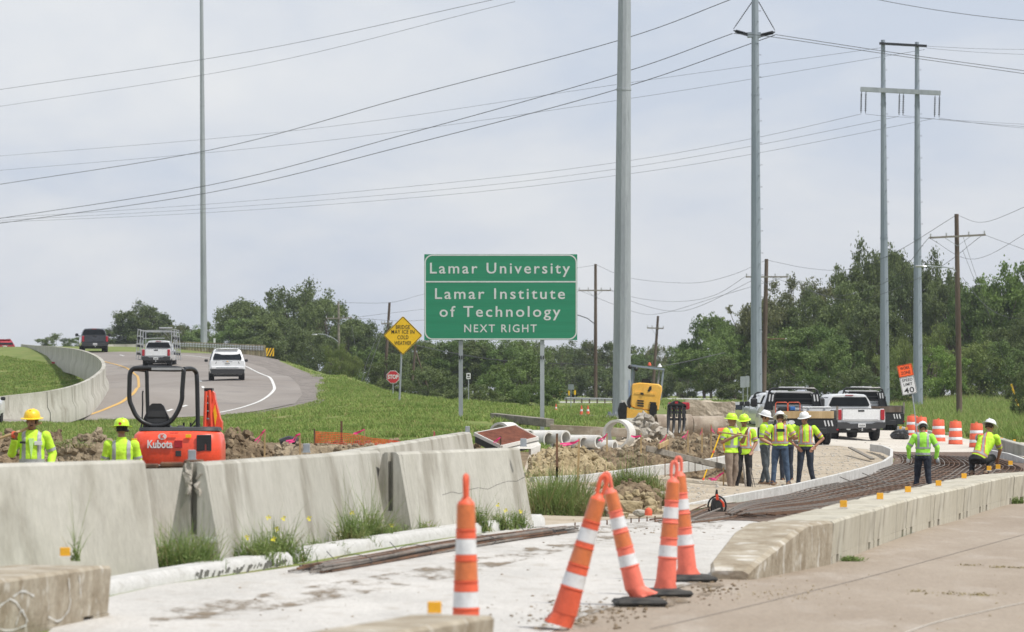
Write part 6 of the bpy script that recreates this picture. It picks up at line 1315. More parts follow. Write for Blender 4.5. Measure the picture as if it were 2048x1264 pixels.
# ------------------------------------------------------------ people
def seg_dist(Pn, a, b):
    ab = b-a; L2 = (ab*ab).sum()+1e-9; t_ = np.clip(((Pn-a)@ab)/L2, 0, 1); return np.linalg.norm(Pn-(a+t_[:,None]*ab), axis=1), t_
def person(loc, rz, label, J, hat='white', shirt=None, pants=None, sleeves='short', stripes='orange', boots='tanboot', skinm='skin', sc=1., hairc=None, belly=1., back=False, brim=True, longhem=0., face=True):
    """J: joints in local metres (facing -y)."""
    D = dict(pel=(0,0,.97), chest=(0,0,1.30), neck=(0,.01,1.50), head=(0,-.01,1.665), shL=(-.20,.01,1.435), shR=(.20,.01,1.435), elL=(-.26,.03,1.15), elR=(.26,.03,1.15), haL=(-.28,-.05,.90), haR=(.28,-.05,.90),
             hiL=(-.10,0,.93), hiR=(.10,0,.93), knL=(-.12,-.02,.50), knR=(.12,-.02,.50), anL=(-.13,.02,.09), anR=(.13,.02,.09), toL=(-.16,-.17,.035), toR=(.16,-.17,.035), look=(0,-1,-.05))
    D.update(J); D = {k: Vector(v) for k, v in D.items()}
    t = thing('person', loc, label, 'person', rz=rz, sc=sc)
    m = MB(); prim = []       # for classification
    def cap(a, b, ra, rb, lab, ax=(1,1), tag_=None):
        a, b = Vector(a), Vector(b); d = b-a; L_ = d.length; rot = d.to_track_quat('Z', 'Y').to_matrix()
        prof = [(ra*math.cos(x), -ra*math.sin(x)*.9) for x in (1.45,1.1,.7,.3)]+[(ra+(rb-ra)*f, L_*f) for f in (.0,.33,.66,1)]+[(rb*math.cos(x), L_+rb*math.sin(x)*.9) for x in (.3,.7,1.1,1.45)]
        m.lathe(prof, 12, tuple(a), rot); prim.append((np.array(a), np.array(b), (ra+rb)/2, lab, tag_))
    # torso: elliptical loft pelvis..shoulders
    pel, ch_, nk = D['pel'], D['chest'], D['neck']
    across_h = (D['hiR']-D['hiL']).normalized(); across_s = (D['shR']-D['shL']).normalized()
    rings = []
    spine = [(pel-(ch_-pel).normalized()*.06, across_h, .150*belly, .115*belly), (pel+(ch_-pel)*.15, across_h, .160*belly, .120*belly), (pel.lerp(ch_,.5), across_h.lerp(across_s,.5), .158*belly, .118*belly**1.6), (pel.lerp(ch_,.8), across_s, .165, .122), (ch_, across_s, .180, .125), (ch_.lerp(nk,.40), across_s, .185, .115), (ch_.lerp(nk,.72), across_s, .150, .095), (nk, across_s, .075, .068)]
    for i, (c_, ax, rx, ry) in enumerate(spine):
        up = ((spine[min(i+1,7)][0]-spine[max(i-1,0)][0])).normalized(); fw = ax.cross(up).normalized(); a2 = up.cross(fw).normalized()
        rings.append([tuple(c_+ (ax.normalized() if False else -a2*-1)*0+ax.normalized()*rx*math.cos(q)*1.0+fw*ry*math.sin(q)) for q in [2*math.pi*j/18 for j in range(18)]])
    m.loft(rings)
    prim.append((np.array(pel), np.array(pel+(ch_-pel)*.12), .14, 'pants', None)); prim.append((np.array(pel+(ch_-pel)*.20), np.array(ch_), .15, 'shirt', 'torso')); prim.append((np.array(ch_), np.array(ch_.lerp(nk,.75)), .13, 'shirt', 'torso'))
    prim.append((np.array(D['shL']), np.array(D['shR']), .06, 'shirt', 'torso'))
    cap(nk-(nk-ch_)*.2, nk.lerp(D['head'],.5), .062, .055, 'skin')
    # head
    lk = D['look'].normalized(); up = (D['head']-nk).normalized()*.5+Vector((0,0,1))*.5; xr = lk.cross(up).normalized(); up = xr.cross(lk).normalized(); HM = Matrix((xr, -lk, up)).transposed()   # local: x, -y face, z up
    hc = D['head']; Hp = lambda x, y, z: hc+HM @ Vector((x, y, z))
    m.ball(tuple(Hp(0,.012,.025)), (.076,.096,.098), 14, 10, rot=HM); m.ball(tuple(Hp(0,-.025,-.045)), (.058,.066,.072), 12, 8, rot=HM); m.ball(tuple(Hp(0,-.045,-.09)), (.034,.034,.028), 10, 6, rot=HM)
    m.ball(tuple(Hp(0,-.098,-.018)), (.014,.020,.026), 8, 6, rot=HM); m.ball(tuple(Hp(0,-.088,.022)), (.055,.016,.014), 8, 6, rot=HM); m.ball(tuple(Hp(0,-.088,-.062)), (.026,.014,.012), 8, 6, rot=HM)
    for sg in (-1, 1): m.ball(tuple(Hp(sg*.078,.01,-.01)), (.012,.022,.034), 8, 6, rot=HM)
    prim.append((np.array(Hp(0,0,-.08)), np.array(Hp(0,0,.07)), .085, 'skin', None)); 
    for S in 'LR':
        sh, el, ha = D['sh'+S], D['el'+S], D['ha'+S]; wr = ha
        cap(sh, el, .062, .046, 'shirt' , tag_='arm'+S); cap(el, wr, .046, .029, 'shirt' if sleeves == 'long' else 'skin', tag_='fore'+S)
        # hand: palm, four unequal fingers, thumb
        d = (wr-el).normalized(); side = d.cross(Vector((0,1,0)) if abs(d.y) < .8 else Vector((1,0,0))).normalized(); nrm = d.cross(side).normalized(); sg = -1 if S == 'L' else 1
        grip = D.get('grip'+S); curl = .9 if grip is not None else .25
        m.lathe([(.012,0),(.032,.015),(.038,.05),(.034,.085),(.012,.095)], 10, tuple(wr), Matrix((side, nrm*.45, d)).transposed())
        for k, ln in enumerate((.072,.080,.074,.058)):
            b0 = wr+d*.082+side*((k-1.5)*.019); b1 = b0+(d*math.cos(curl)-nrm*math.sin(curl)*-1*sg*0+Vector((0,-1,0))*math.sin(curl)*.6).normalized()*ln*.5; b2 = b1+(d*math.cos(curl*2)+Vector((0,-1,0))*math.sin(curl*2)).normalized()*ln*.5
            m.tube([b0, b1, b2], [.0105,.0100,.0085], 6)
        m.tube([wr+d*.02+side*.03, wr+d*.055+side*.052, wr+d*.085+side*.056], [.013,.012,.0095], 6)
        prim.append((np.array(wr), np.array(wr+d*.17), .03, 'hand', None))
        hi, kn, an, to = D['hi'+S], D['kn'+S], D['an'+S], D['to'+S]
        cap(hi, kn, .092, .062, 'pants'); cap(kn, an, .060, .043, 'pants'); 
        fd = (to-an); cap(an+Vector((0,0,.0)), an+Vector((0,0,.02)), .050, .05, 'boot'); heel = an+Vector((-fd.x*.25,-fd.y*.25,-.045)); cap(heel, to+Vector((0,0,.010)), .042, .040, 'boot')
    tmp = m.build('tmp', M['black'], smooth=0); md = tmp.modifiers.new('r', 'REMESH'); md.mode = 'VOXEL'; md.voxel_size = .0105; ms = tmp.modifiers.new('s', 'SMOOTH'); ms.factor = .5; ms.iterations = 3
    dg = bpy.context.evaluated_depsgraph_get(); me = bpy.data.meshes.new_from_object(tmp.evaluated_get(dg)); tmd = tmp.data; bpy.data.objects.remove(tmp); bpy.data.meshes.remove(tmd)
    nv = len(me.vertices); co = np.empty(nv*3); me.vertices.foreach_get('co', co); co = co.reshape(-1,3); no = np.empty(nv*3); me.vertices.foreach_get('normal', no); no = no.reshape(-1,3)
    best = np.full(nv, 1e9); idx = np.zeros(nv, int); tt = np.zeros(nv)
    for i, (a, b, r, lab, tg) in enumerate(prim):
        dd_, tq = seg_dist(co, a, b); dd_ = dd_-r; k = dd_ < best; best[k] = dd_[k]; idx[k] = i; tt[k] = tq[k]
    labs = np.array([p[3] for p in prim])[idx]; tags = np.array([p[4] or '' for p in prim])[idx]
    tpel = np.array(pel); ax_up = np.array((ch_-pel).normalized()); hgt = (co-tpel)@ax_up; upn = np.array((nk-ch_).normalized()); hg2 = (co-np.array(ch_))@upn
    tors = (tags == 'torso')
    labs[(labs == 'pants') & (hgt > .07-longhem) & (np.abs(hgt) < .3) & (idx < 4)] = 'shirt'
    labs[(idx == 0) & (hgt > .03-longhem)] = 'shirt'
    if sleeves == 'short':
        for S in 'LR': k = (tags == 'arm'+S) & (tt > .86); labs[k] = 'skin'
    if longhem:
        k = (labs == 'pants') & (hgt > -longhem) & (co[:,2] > np.array(D['hiL'])[2]-.12); labs[k] = 'shirt'
    me.materials.clear(); me.materials.append(SKIN[skinm]); me.polygons.foreach_set('use_smooth', [True]*len(me.polygons)); me.update()
    o = bpy.data.objects.new('body', me); COL.objects.link(o); o.parent = t
    polys = [tuple(p.vertices) for p in me.polygons]
    seedv = Vector((random.random()*40, random.random()*40, 0))
    def shell(name, mask, off, m_, wr=.006, smooth=True):
        fs = [p for p in polys if all(mask[i] for i in p)]
        if not fs: return None
        used = sorted({i for f in fs for i in f}); mpi = {j: k for k, j in enumerate(used)}
        V = []
        for j in used:
            c_ = Vector(co[j]); q = c_*9+seedv; q.z *= .6; e_ = off+wr*(noise.noise(q)+.6*noise.noise(q*2.3)); V.append(tuple(c_+Vector(no[j])*e_))
        return raw(name, V, [tuple(mpi[i] for i in f) for f in fs], m_, smooth=smooth, parent=t)
    shell('trousers', labs == 'pants', .013, pants, .010); shell('boots', labs == 'boot', .008, SKIN[boots], .002); sh_ = shell('vest' if stripes else 'shirt', labs == 'shirt', .017, shirt, .009)
    # reflective tape
    if stripes:
        axs = np.array(across_s); lat = (co-tpel)@axs; isS = (labs == 'shirt')
        def band(mask, w_): return mask
        H0 = .10; H1 = .26
        horiz = [H0] if stripes != 'double' else [.06, .20]
        two = stripes in ('orange',)
        def strip(nm, wd, off, m_):
            k = np.zeros(nv, bool)
            for hh in horiz: k |= (np.abs(hgt-hh) < wd) & tors
            k |= (np.abs(np.abs(lat)-.105) < wd) & tors & (hgt > horiz[-1]-wd) & (np.abs(lat) > .03)
            for S in 'LR': k |= (tags == 'arm'+S) & (np.abs(tt-(.62 if sleeves == 'short' else .75)) < wd/.30*1.0)
            shell(nm, k & isS, off, m_, .009)
        if two: strip('trim_tape', .042, .0215, M['coral']); strip('reflective_tape', .026, .0255, M['tape'])
        else: strip('reflective_tape', .028, .0225, M['tape'])
    # hard hat
    hm = Matrix.Translation(hc+HM @ Vector((0,.01,.06))) @ HM.to_4x4()
    hb = {'white':'hatwhite','lime':'hatlime','yellow':'hatyellow'}[hat]
    prof = [(.118,0),(.119,.02),(.114,.05),(.100,.082),(.072,.108),(.035,.121),(.006,.124)]
    ho = MB().lathe(prof, 22, cap=True, sy=1.14).lathe([(.118,.0),(.165 if brim else .130,-.012),(.163 if brim else .128,-.018),(.112,-.006)], 22, sy=1.16, cap=False)
    ho.box((0,.0,.112), (.020,.19,.022), ch=.006)
    if not brim: ho.box((0,-.155,-.004), (.15,.07,.012), ch=.004)
    h_ = ho.build('hard_hat', SKIN[hb], t, smooth=50); h_.matrix_local = hm
    if hairc: hr = MB().lathe([(.082,-.075),(.088,-.03),(.088,.0)], 16, sy=1.12, c=(0,.022,-.0)).build('hair', SKIN[hairc], t, smooth=60); hr.matrix_local = Matrix.Translation(hc+HM @ Vector((0,.010,.045))) @ HM.to_4x4()
    if face:
        for sg in (-1, 1): MB().ball(tuple(Hp(sg*.030,-.092,.004)), (.011,.007,.006), 8, 5, rot=HM).build('eye', SKIN['dark'], t)
        MB().ball(tuple(Hp(0,-.103,-.062)), (.020,.005,.0035), 8, 5, rot=HM).build('mouth', SKIN['lip'], t)
    t['_hm'] = 0; del t['_hm']
    return t, D, hm
SKIN = dict(skin=mat('sunburnt skin', (.44,.225,.15), .55, var=.12, scale=20, spec=.35), skin2=mat('tanned brown skin', (.33,.17,.11), .55, var=.12, scale=20, spec=.35),
 tanboot=mat('tan work boot', (.20,.13,.08), .85, scale=10, c2=(.30,.21,.14)), darkboot=mat('dark work boot', (.04,.035,.03), .8, var=.2), hatwhite=mat('white hard hat', (.74,.75,.76), .35, var=.05, spec=.5),
 hatlime=mat('lime hard hat', (.56,.85,.04), .38, var=.06), hatyellow=mat('yellow hard hat', (.88,.58,.03), .38, var=.06), dark=mat('dark brown eye', (.02,.014,.01), .4), lip=mat('lip', (.20,.07,.06), .6),
 brown=mat('brown hair', (.06,.035,.02), .9, var=.3, scale=60), black=mat('black hair', (.012,.01,.009), .85), grey=mat('greying stubble', (.18,.14,.11), .9))
hv_ = mat('lime yellow safety fabric', (.50,.82,.035), .75, scale=9, c2=(.60,.93,.06), bump=.4, bscale=14); hvg = mat('lime green safety fabric', (.32,.78,.06), .75, scale=9, c2=(.42,.88,.09), bump=.4, bscale=14)
jean = mat('blue denim', (.035,.06,.11), .85, scale=7, c2=(.07,.115,.185), bump=.4, bscale=20); djean = mat('dark denim', (.012,.017,.030), .85, scale=7, c2=(.030,.040,.062), bump=.4, bscale=20); fjean = mat('faded grey denim', (.05,.062,.072), .85, scale=7, c2=(.10,.12,.135)); blk = mat('black trousers', (.012,.012,.014), .85, scale=7, c2=(.028,.028,.031)); khaki = mat('dusty khaki trousers', (.20,.15,.115), .9, scale=7, c2=(.29,.23,.18))
def at(px, py, s, dz=0): p = P(px, py, s); return p+Vector((0,0,dz))
KW = dict(pants=djean, shirt=hv_)
# right group -----------------------------------------------------
w5, D5, _ = person(at(1611,973,81), R(0), 'worker in white helmet facing the camera with hands on hips, right of the standing group', dict(elL=(-.43,.04,1.18), haL=(-.235,-.03,1.0), elR=(.43,.04,1.18), haR=(.245,-.03,1.0), anL=(-.18,-.02,.09), toL=(-.22,-.20,.035), knL=(-.14,-.03,.5), anR=(.20,.0,.09), toR=(.27,-.17,.035), head=(-.03,-.03,1.665), look=(-.65,-.7,-.25)), 'white', hv_, djean, sc=1.0, brim=True, hairc='brown')
MB().tube([(-.02,-.155,1.0),(-.02,-.165,1.2),(-.03,-.14,1.42)], .008, 4).build('vest_zip', M['tape'], w5)
w4, _, _ = person(at(1560,972,82), R(180), 'broad worker in lime vest and blue jeans seen from behind in the standing group', dict(elL=(-.36,.05,1.20), haL=(-.20,-.22,1.12), elR=(.36,.04,1.20), haR=(.20,-.22,1.10), shL=(-.22,.01,1.435), shR=(.22,.01,1.435), anL=(-.20,.02,.09), toL=(-.25,-.13,.035), anR=(.17,.02,.09), toR=(.22,-.13,.035), knL=(-.16,-.02,.5), knR=(.14,-.02,.5), head=(.0,-.04,1.64), look=(.15,-1,-.45)), 'white', hv_, jean, hairc='brown', belly=1.15, face=False)
MB().box((0,.165,1.36), (.20,.012,.075), ch=.003).build('printed_logo', M['print'], w4)
person(at(1573,966,78), R(205), 'worker with tilted white helmet, mostly hidden behind the broad worker in jeans', dict(head=(.05,-.10,1.56), neck=(.02,-.04,1.45), chest=(0,-.02,1.28), look=(.3,-.6,-.7), elR=(.33,.05,1.15), elL=(-.33,.0,1.15), haL=(-.2,-.2,1.1)), 'white', hv_, djean, hairc='brown', face=False)
person(at(1530,970,81), R(75), 'worker in white helmet and grey jeans, turned right at the left side of the group', dict(haR=(.12,-.25,1.0), elR=(.24,.06,1.14), elL=(-.25,.05,1.14), haL=(-.18,-.24,.98), anL=(-.1,-.1,.09), toL=(-.12,-.29,.035), anR=(.1,.10,.09), toR=(.12,-.09,.035), look=(-.1,-1,-.3)), 'white', hv_, fjean, stripes='plain', hairc='brown')
w1, D1, _ = person(at(1463,985,86), R(50), 'worker in lime helmet and khaki trousers holding a wooden stick over his shoulder', dict(haR=(.13,-.34,1.42), elR=(.27,-.12,1.17), elL=(-.30,.05,1.17), haL=(-.20,-.28,1.32), anL=(-.10,-.04,.09), toL=(-.14,-.23,.035), anR=(.10,.06,.09), toR=(.14,-.12,.035), look=(.2,-1,-.1)), 'lime', hv_, khaki, stripes='plain', sleeves='long' if False else 'short', boots='tanboot', skinm='skin2', longhem=.05)
w2_, D2_, _ = person(at(1488,985,85), R(-8), 'worker in lime helmet and black trousers with orange striped vest, facing the camera', dict(elR=(.28,.03,1.17), haR=(.20,-.16,.98), elL=(-.27,.03,1.17), haL=(-.22,-.16,.95), anL=(-.20,.03,.09), toL=(-.28,-.14,.035), knL=(-.12,-.04,.5), hiL=(-.1,0,.93), anR=(.12,-.04,.09), toR=(.20,-.22,.035), look=(-.2,-1,-.25)), 'lime', hv_, blk, boots='tanboot', skinm='skin2', sleeves='short', longhem=.06)
# wooden stick and rods
s = 85
MB().tube([P(1437,864,88), P(1487,871,88.3), P(1496,872,88.3)], .019, 6).build('wooden_stick', M['newwood'], label='wooden stick held by the worker in khaki trousers', cat='stick')
for k, (a_, b_) in enumerate((((1485,925),(1492,990)),((1484,925),(1490,988)),((1500,935),(1512,989)),((1498,935),(1506,990)))):
    MB().tube([P(*a_,s)+Vector((0,-.25,0)), P(*b_,s)+Vector((0,-.35,0))], .011, 5).build('steel_rod', M['greyrebar'], label='thin steel rod held upright by the black trousered worker, '+['first from left','just behind the first','rightmost one','second from right'][k], cat='rod', group='steel rods held by a worker')
# tool belt pouch
MB().box((.18,-.08,.98), (.10,.14,.18), ch=.03).build('tool_pouch', SKIN['darkboot'], w1)
# right workers
w6, D6, _ = person(at(1846,994,84), R(176), 'worker in green long sleeved shirt and white helmet seen from behind on the rebar mat', dict(elL=(-.34,.02,1.18), haL=(-.31,-.02,.93), elR=(.34,.02,1.18), haR=(.33,-.02,.92), anL=(-.19,.02,.09), toL=(-.24,-.15,.035), anR=(.19,-.08,.09), toR=(.24,-.25,.035), knR=(.13,-.12,.5), head=(.0,-.06,1.62), look=(.1,-.8,-.8)), 'white', hvg, djean, stripes='double', sleeves='long', boots='darkboot', skinm='skin2', hairc='black', face=False, brim=False)
for sg in (-1, 1): MB().ball((sg*.345,-.02,.87), (.05,.045,.075), 8, 6).build('glove', M['paintwhite'] if sg == 1 else M['steel'], w6)
# crouching
w7, _, _ = person(at(1960,957,80), R(160), 'worker crouching on the rebar mat in lime shirt and white helmet, seen from behind', dict(
  pel=(0.02,.10,.42), chest=(-.10,-.08,.74), neck=(-.16,-.16,.93), head=(-.17,-.22,1.09), shL=(-.32,-.12,.87), shR=(.06,-.16,.87), elL=(-.38,-.28,.62), haL=(-.30,-.42,.42), elR=(.02,-.42,.66), haR=(-.08,-.55,.48),
  hiL=(-.08,.08,.40), hiR=(.13,.08,.40), knL=(-.20,-.36,.44), knR=(.25,-.38,.42), anL=(-.12,.02,.10), anR=(.18,.0,.10), toL=(-.16,-.17,.035), toR=(.22,-.18,.035), look=(-.5,-1,-.5)), 'white', hv_, blk, boots='tanboot', hairc='brown', face=False, longhem=.0, sc=1.17)
# left workers
s = 139; g0 = -.02
wa, Da, _ = person(Vector(((64-1024)/s, F/s, -.10)), R(4), 'worker in yellow helmet facing the camera at the left, tool handle over his shoulder', dict(elR=(.30,.05,1.17), haR=(.26,-.10,.93), elL=(-.29,-.02,1.17), haL=(-.24,-.16,1.38), head=(0,-.02,1.645), look=(-.25,-1,-.10)), 'yellow', hv_, djean, sleeves='long', stripes='plain', skinm='skin2', sc=.985, hairc='black', belly=1.05)
MB().box((-.125,-.150,1.34), (.085,.01,.032), ch=.003).build('name_patch', M['print'], wa); MB().box((.10,-.152,1.33), (.115,.01,.06), ch=.003).build('logo_patch', M['whitesign'], wa)
MB().ball((0,-.125,1.585), (.026,.010,.007), 8, 5).build('moustache', SKIN['black'], wa)
MB().ball((-.245,-.17,1.45), (.055,.05,.055), 10, 8).build('orange_glove', M['orange'], wa)
MB().loft([[(-.04,-.148,1.40),(.04,-.148,1.40),(.0,-.155,1.10)],[(-.04,-.135,1.40),(.04,-.135,1.40),(.0,-.135,1.10)]]).build('undershirt', mat('pale green shirt', (.50,.75,.30), .8), wa, smooth=0)
b_ = wa.location
MB().tube([b_+Vector((-.62,-.20,1.32)), b_+Vector((-.25,-.20,1.44)), b_+Vector((.12,.1,1.60))], .019, 8).build('tool_handle', M['newwood'], label='wooden tool handle held by the worker in the yellow helmet', cat='tool')
s = 136
wb, Db, _ = person(Vector(((243-1024)/s, F/s, -.19)), R(185), 'worker in lime helmet seen from behind next to the red mini excavator', dict(look=(.2,-1,-.1), elL=(-.26,-.03,1.17), elR=(.26,-.03,1.17), haL=(-.22,-.24,1.02), haR=(.22,-.24,1.02)), 'lime', hv_, djean, sleeves='long', stripes='plain', skinm='skin2', hairc='black', face=False, sc=.95)
# sticker on lime helmet
MB().lathe([(.002,-.002),(.024,-.002),(.024,.002)], 12, (0,0,0), Matrix.Rotation(R(90),3,'X')).build('helmet_sticker', M['redsign'], wb, loc=(.02,.158,1.76))
# ------------------------------------------------------------ soil heaps, weeds, grass, trees
def heap(label, top, s0, s1, front, m_, name='dirt_pile', seed=1, amp=1., nx=150, ny=34, rough=.10, cat='dirt pile', clod=60, clodm=None):
    """a heap of dug soil: top = silhouette in pixels read at scale s0, front = (dy of its foot), thickness from s0 to s1"""
    xs = np.linspace(top[0][0], top[-1][0], nx); ty = np.interp(xs, [p[0] for p in top], [p[1] for p in top])
    V = []; off = Vector((seed*7.3, seed*3.1, 0)); o = P(float(xs[nx//2]), float(ty[nx//2]), s0); yb = F/s0
    for j in range(ny):
        v = j/(ny-1)                     # 0 front foot .. 1 back foot, crest at .55
        prof = math.sin(min(1, v/.55)*math.pi/2)**.85 if v < .55 else math.cos((v-.55)/.45*math.pi/2)
        y = yb+(v-.55)*front
        for i in range(nx):
            x = (xs[i]-1024)/s0*(1); zt = CH-(ty[i]-HOR)/s0; g = h(x, y) if (i % 3 == 0 or i == nx-1) else None
            V.append([x, y, zt, prof, g])
    for r_ in range(ny):
        row = V[r_*nx:(r_+1)*nx]; last = row[0][4]
        for q in row:
            if q[4] is None: q[4] = last
            last = q[4]
    out_ = []
    for k, (x, y, zt, pr, g) in enumerate(V):
        i = k % nx; edge = min(1, min(i, nx-1-i)/6); hh = max(0, zt-g)*pr*edge
        p = Vector((x, y, 0)); n_ = fbm(p*2.2+off, 3)*rough*1.3+abs(noise.noise(p*6+off))*rough*1.0+noise.noise(p*14+off)*rough*.4
        e_ = min(1, hh/.12)
        out_.append((x+noise.noise(p*5+off*2)*rough*.6*e_, y, g-.05+hh+n_*amp*e_))
    Fc = [(r_*nx+i, r_*nx+i+1, (r_+1)*nx+i+1, (r_+1)*nx+i) for r_ in range(ny-1) for i in range(nx-1)]
    t = thing(name, (o.x, o.y, h(o.x, o.y)), label, cat); L0 = t.location
    raw('soil_body', [(a-L0.x, b-L0.y, c_-L0.z) for a, b, c_ in out_], Fc, M[m_], smooth=False, parent=t)
    rnd = random.Random(seed); VV = []; FF = []; kinds = [rocky((1,.9,.75), seed*10+i, 1, .30) for i in range(4)]
    for k in range(clod):
        a, b, c_ = out_[rnd.randrange(nx*2, len(out_)-nx)]
        if c_-h(a, b) < .03: continue
        sc_ = .03+.10*rnd.random()**3; v_, f_ = kinds[k % 4]; rm = Matrix.Rotation(rnd.uniform(0,6), 3, Vector((rnd.random(), rnd.random(), rnd.random()+.1)))
        o0 = len(VV); VV += [tuple(rm @ Vector(p)*sc_+Vector((a-L0.x, b-L0.y, c_-L0.z+sc_*.3))) for p in v_]; FF += [tuple(o0+i for i in f) for f in f_]
    if VV: raw('clods', VV, FF, M[clodm or m_], parent=t, kind='stuff')
    return t
M['lightdirt'] = mat('light grey brown soil', (.19,.15,.10), .95, scale=2.4, c2=(.33,.27,.19), world=True, c3=(.42,.35,.25), s3=5, f3=.6, bump=1.5, bscale=14, spec=.1)
heap('long brown soil bank behind the far form board', [(1120,946),(1140,905),(1165,905),(1200,903),(1235,902),(1260,899),(1280,886),(1300,881),(1340,877),(1380,873),(1410,876),(1440,871),(1462,880),(1480,905)], 79, 70, 5.2, 'dirt', seed=2, rough=.11, clod=520, clodm='lightdirt', nx=230, ny=50)
heap('tan clay end of the soil bank beside the tall barrier', [(1050,950),(1064,915),(1078,906),(1100,899),(1120,894),(1140,900),(1165,905),(1200,918),(1230,940)], 85, 80, 3.4, 'tan', seed=3, rough=.13, clod=260, nx=130, ny=44)
heap('grassy brown mound right of the mini excavator', [(436,905),(446,880),(462,864),(475,860),(490,868),(510,882),(532,888),(550,905)], 92, 85, 2.2, 'dirt', seed=4, rough=.12, clod=120, nx=110)
heap('pale soil heap around the silt roll', [(540,908),(565,893),(590,889),(620,885),(650,884),(700,892),(780,888),(830,890),(900,892),(960,905)], 94, 88, 1.8, 'lightdirt', seed=5, rough=.07, clod=260, nx=200, ny=26)
heap('low dug soil ridge behind the orange fence', [(610,900),(650,883),(720,887),(800,886),(880,888),(960,892),(1000,904)], 80, 76, 2.2, 'dirt', seed=9, rough=.07, clod=160, nx=160, ny=26)
heap('rocky soil heap between the two left workers', [(84,935),(96,905),(110,890),(122,885),(140,878),(165,880),(185,876),(205,872),(215,880),(235,905),(262,930)], 112, 100, 2.4, 'lightdirt', seed=6, rough=.12, clod=300, nx=140)
heap('brown soil heap at the left edge behind the yellow helmet worker', [(-30,905),(0,872),(30,868),(60,872),(90,868),(118,866),(128,884),(140,905)], 98, 92, 2.2, 'dirt', seed=7, rough=.10, clod=160, nx=110)
heap('eroded dirt hollow under the hump of grass at the slab corner', [(1195,1048),(1210,1010),(1235,1000),(1262,996),(1290,1000),(1318,1012),(1330,1035)], 122, 110, 1.5, 'dirt', seed=8, rough=.14, clod=140, nx=90, clodm='tan')
heap('dark earth bank below the hump of grass', [(1185,1040),(1200,990),(1225,972),(1260,966),(1295,970),(1315,985),(1328,1025)], 114, 100, 1.6, 'dirt', seed=10, rough=.10, clod=60, nx=90)
V, Fc = slabrock(.55, .3, .16, 77); raw('broken_slab', V, Fc, M['tan'], label='tan broken slab lying in the dirt hollow', cat='stone').location = P(1255,1012,127)
for k, (px, py, s, sz) in enumerate(((1222,1020,128,.13),(1245,1030,130,.10),(1280,1026,129,.11),(1300,1018,127,.10),(1185,980,96,.14),(1192,972,94,.12))):
    V, Fc = rocky((sz, sz*.8, sz*.6), 30+k, 2, .3); raw('stone', V, Fc, M['tan' if k % 2 else 'rubble'], label=['grey stone at the left of the dirt hollow','tan stone low in the dirt hollow','grey stone in the middle of the dirt hollow','tan stone at the right of the dirt hollow','grey stone beside the green grass bank','tan stone just above the green grass bank'][k], cat='stone', group='stones by the dirt hollow').location = P(px, py, s)
# clump torn out with roots, left
heap('torn up straw and root clump on top of the barrier line', [(118,925),(125,905),(140,890),(155,897),(175,912),(182,925)], 128, 120, .8, 'lightdirt', seed=12, rough=.10, clod=60, nx=60, ny=20)

def blades(rnd, V, Fc, p, hh, w_, lean=.35, bend=.4, k=3, bias=None):
    a = rnd.uniform(0, 6.283); d = Vector((math.cos(a), math.sin(a), 0)); ln = rnd.uniform(0, lean)*hh; b = rnd.uniform(0, bend)*hh
    side = Vector((-d.y, d.x, 0))*w_; o = len(V)
    if abs(side.x) < w_*.4: side = Vector((w_*.7, w_*.5, 0))
    for i in range(k):
        f = i/k; q = p+d*(ln*f+b*f*f)+Vector((0,0,hh*(f-.25*b/hh*f*f))); ww = side*(1-f*.75); V.append(tuple(q-ww)); V.append(tuple(q+ww))
    q = p+d*(ln+b)+Vector((0,0,hh*(1-.25*b/hh))); V.append(tuple(q))
    for i in range(k-1): Fc.append((o+2*i, o+2*i+1, o+2*i+3, o+2*i+2))
    Fc.append((o+2*k-2, o+2*k-1, o+2*k))
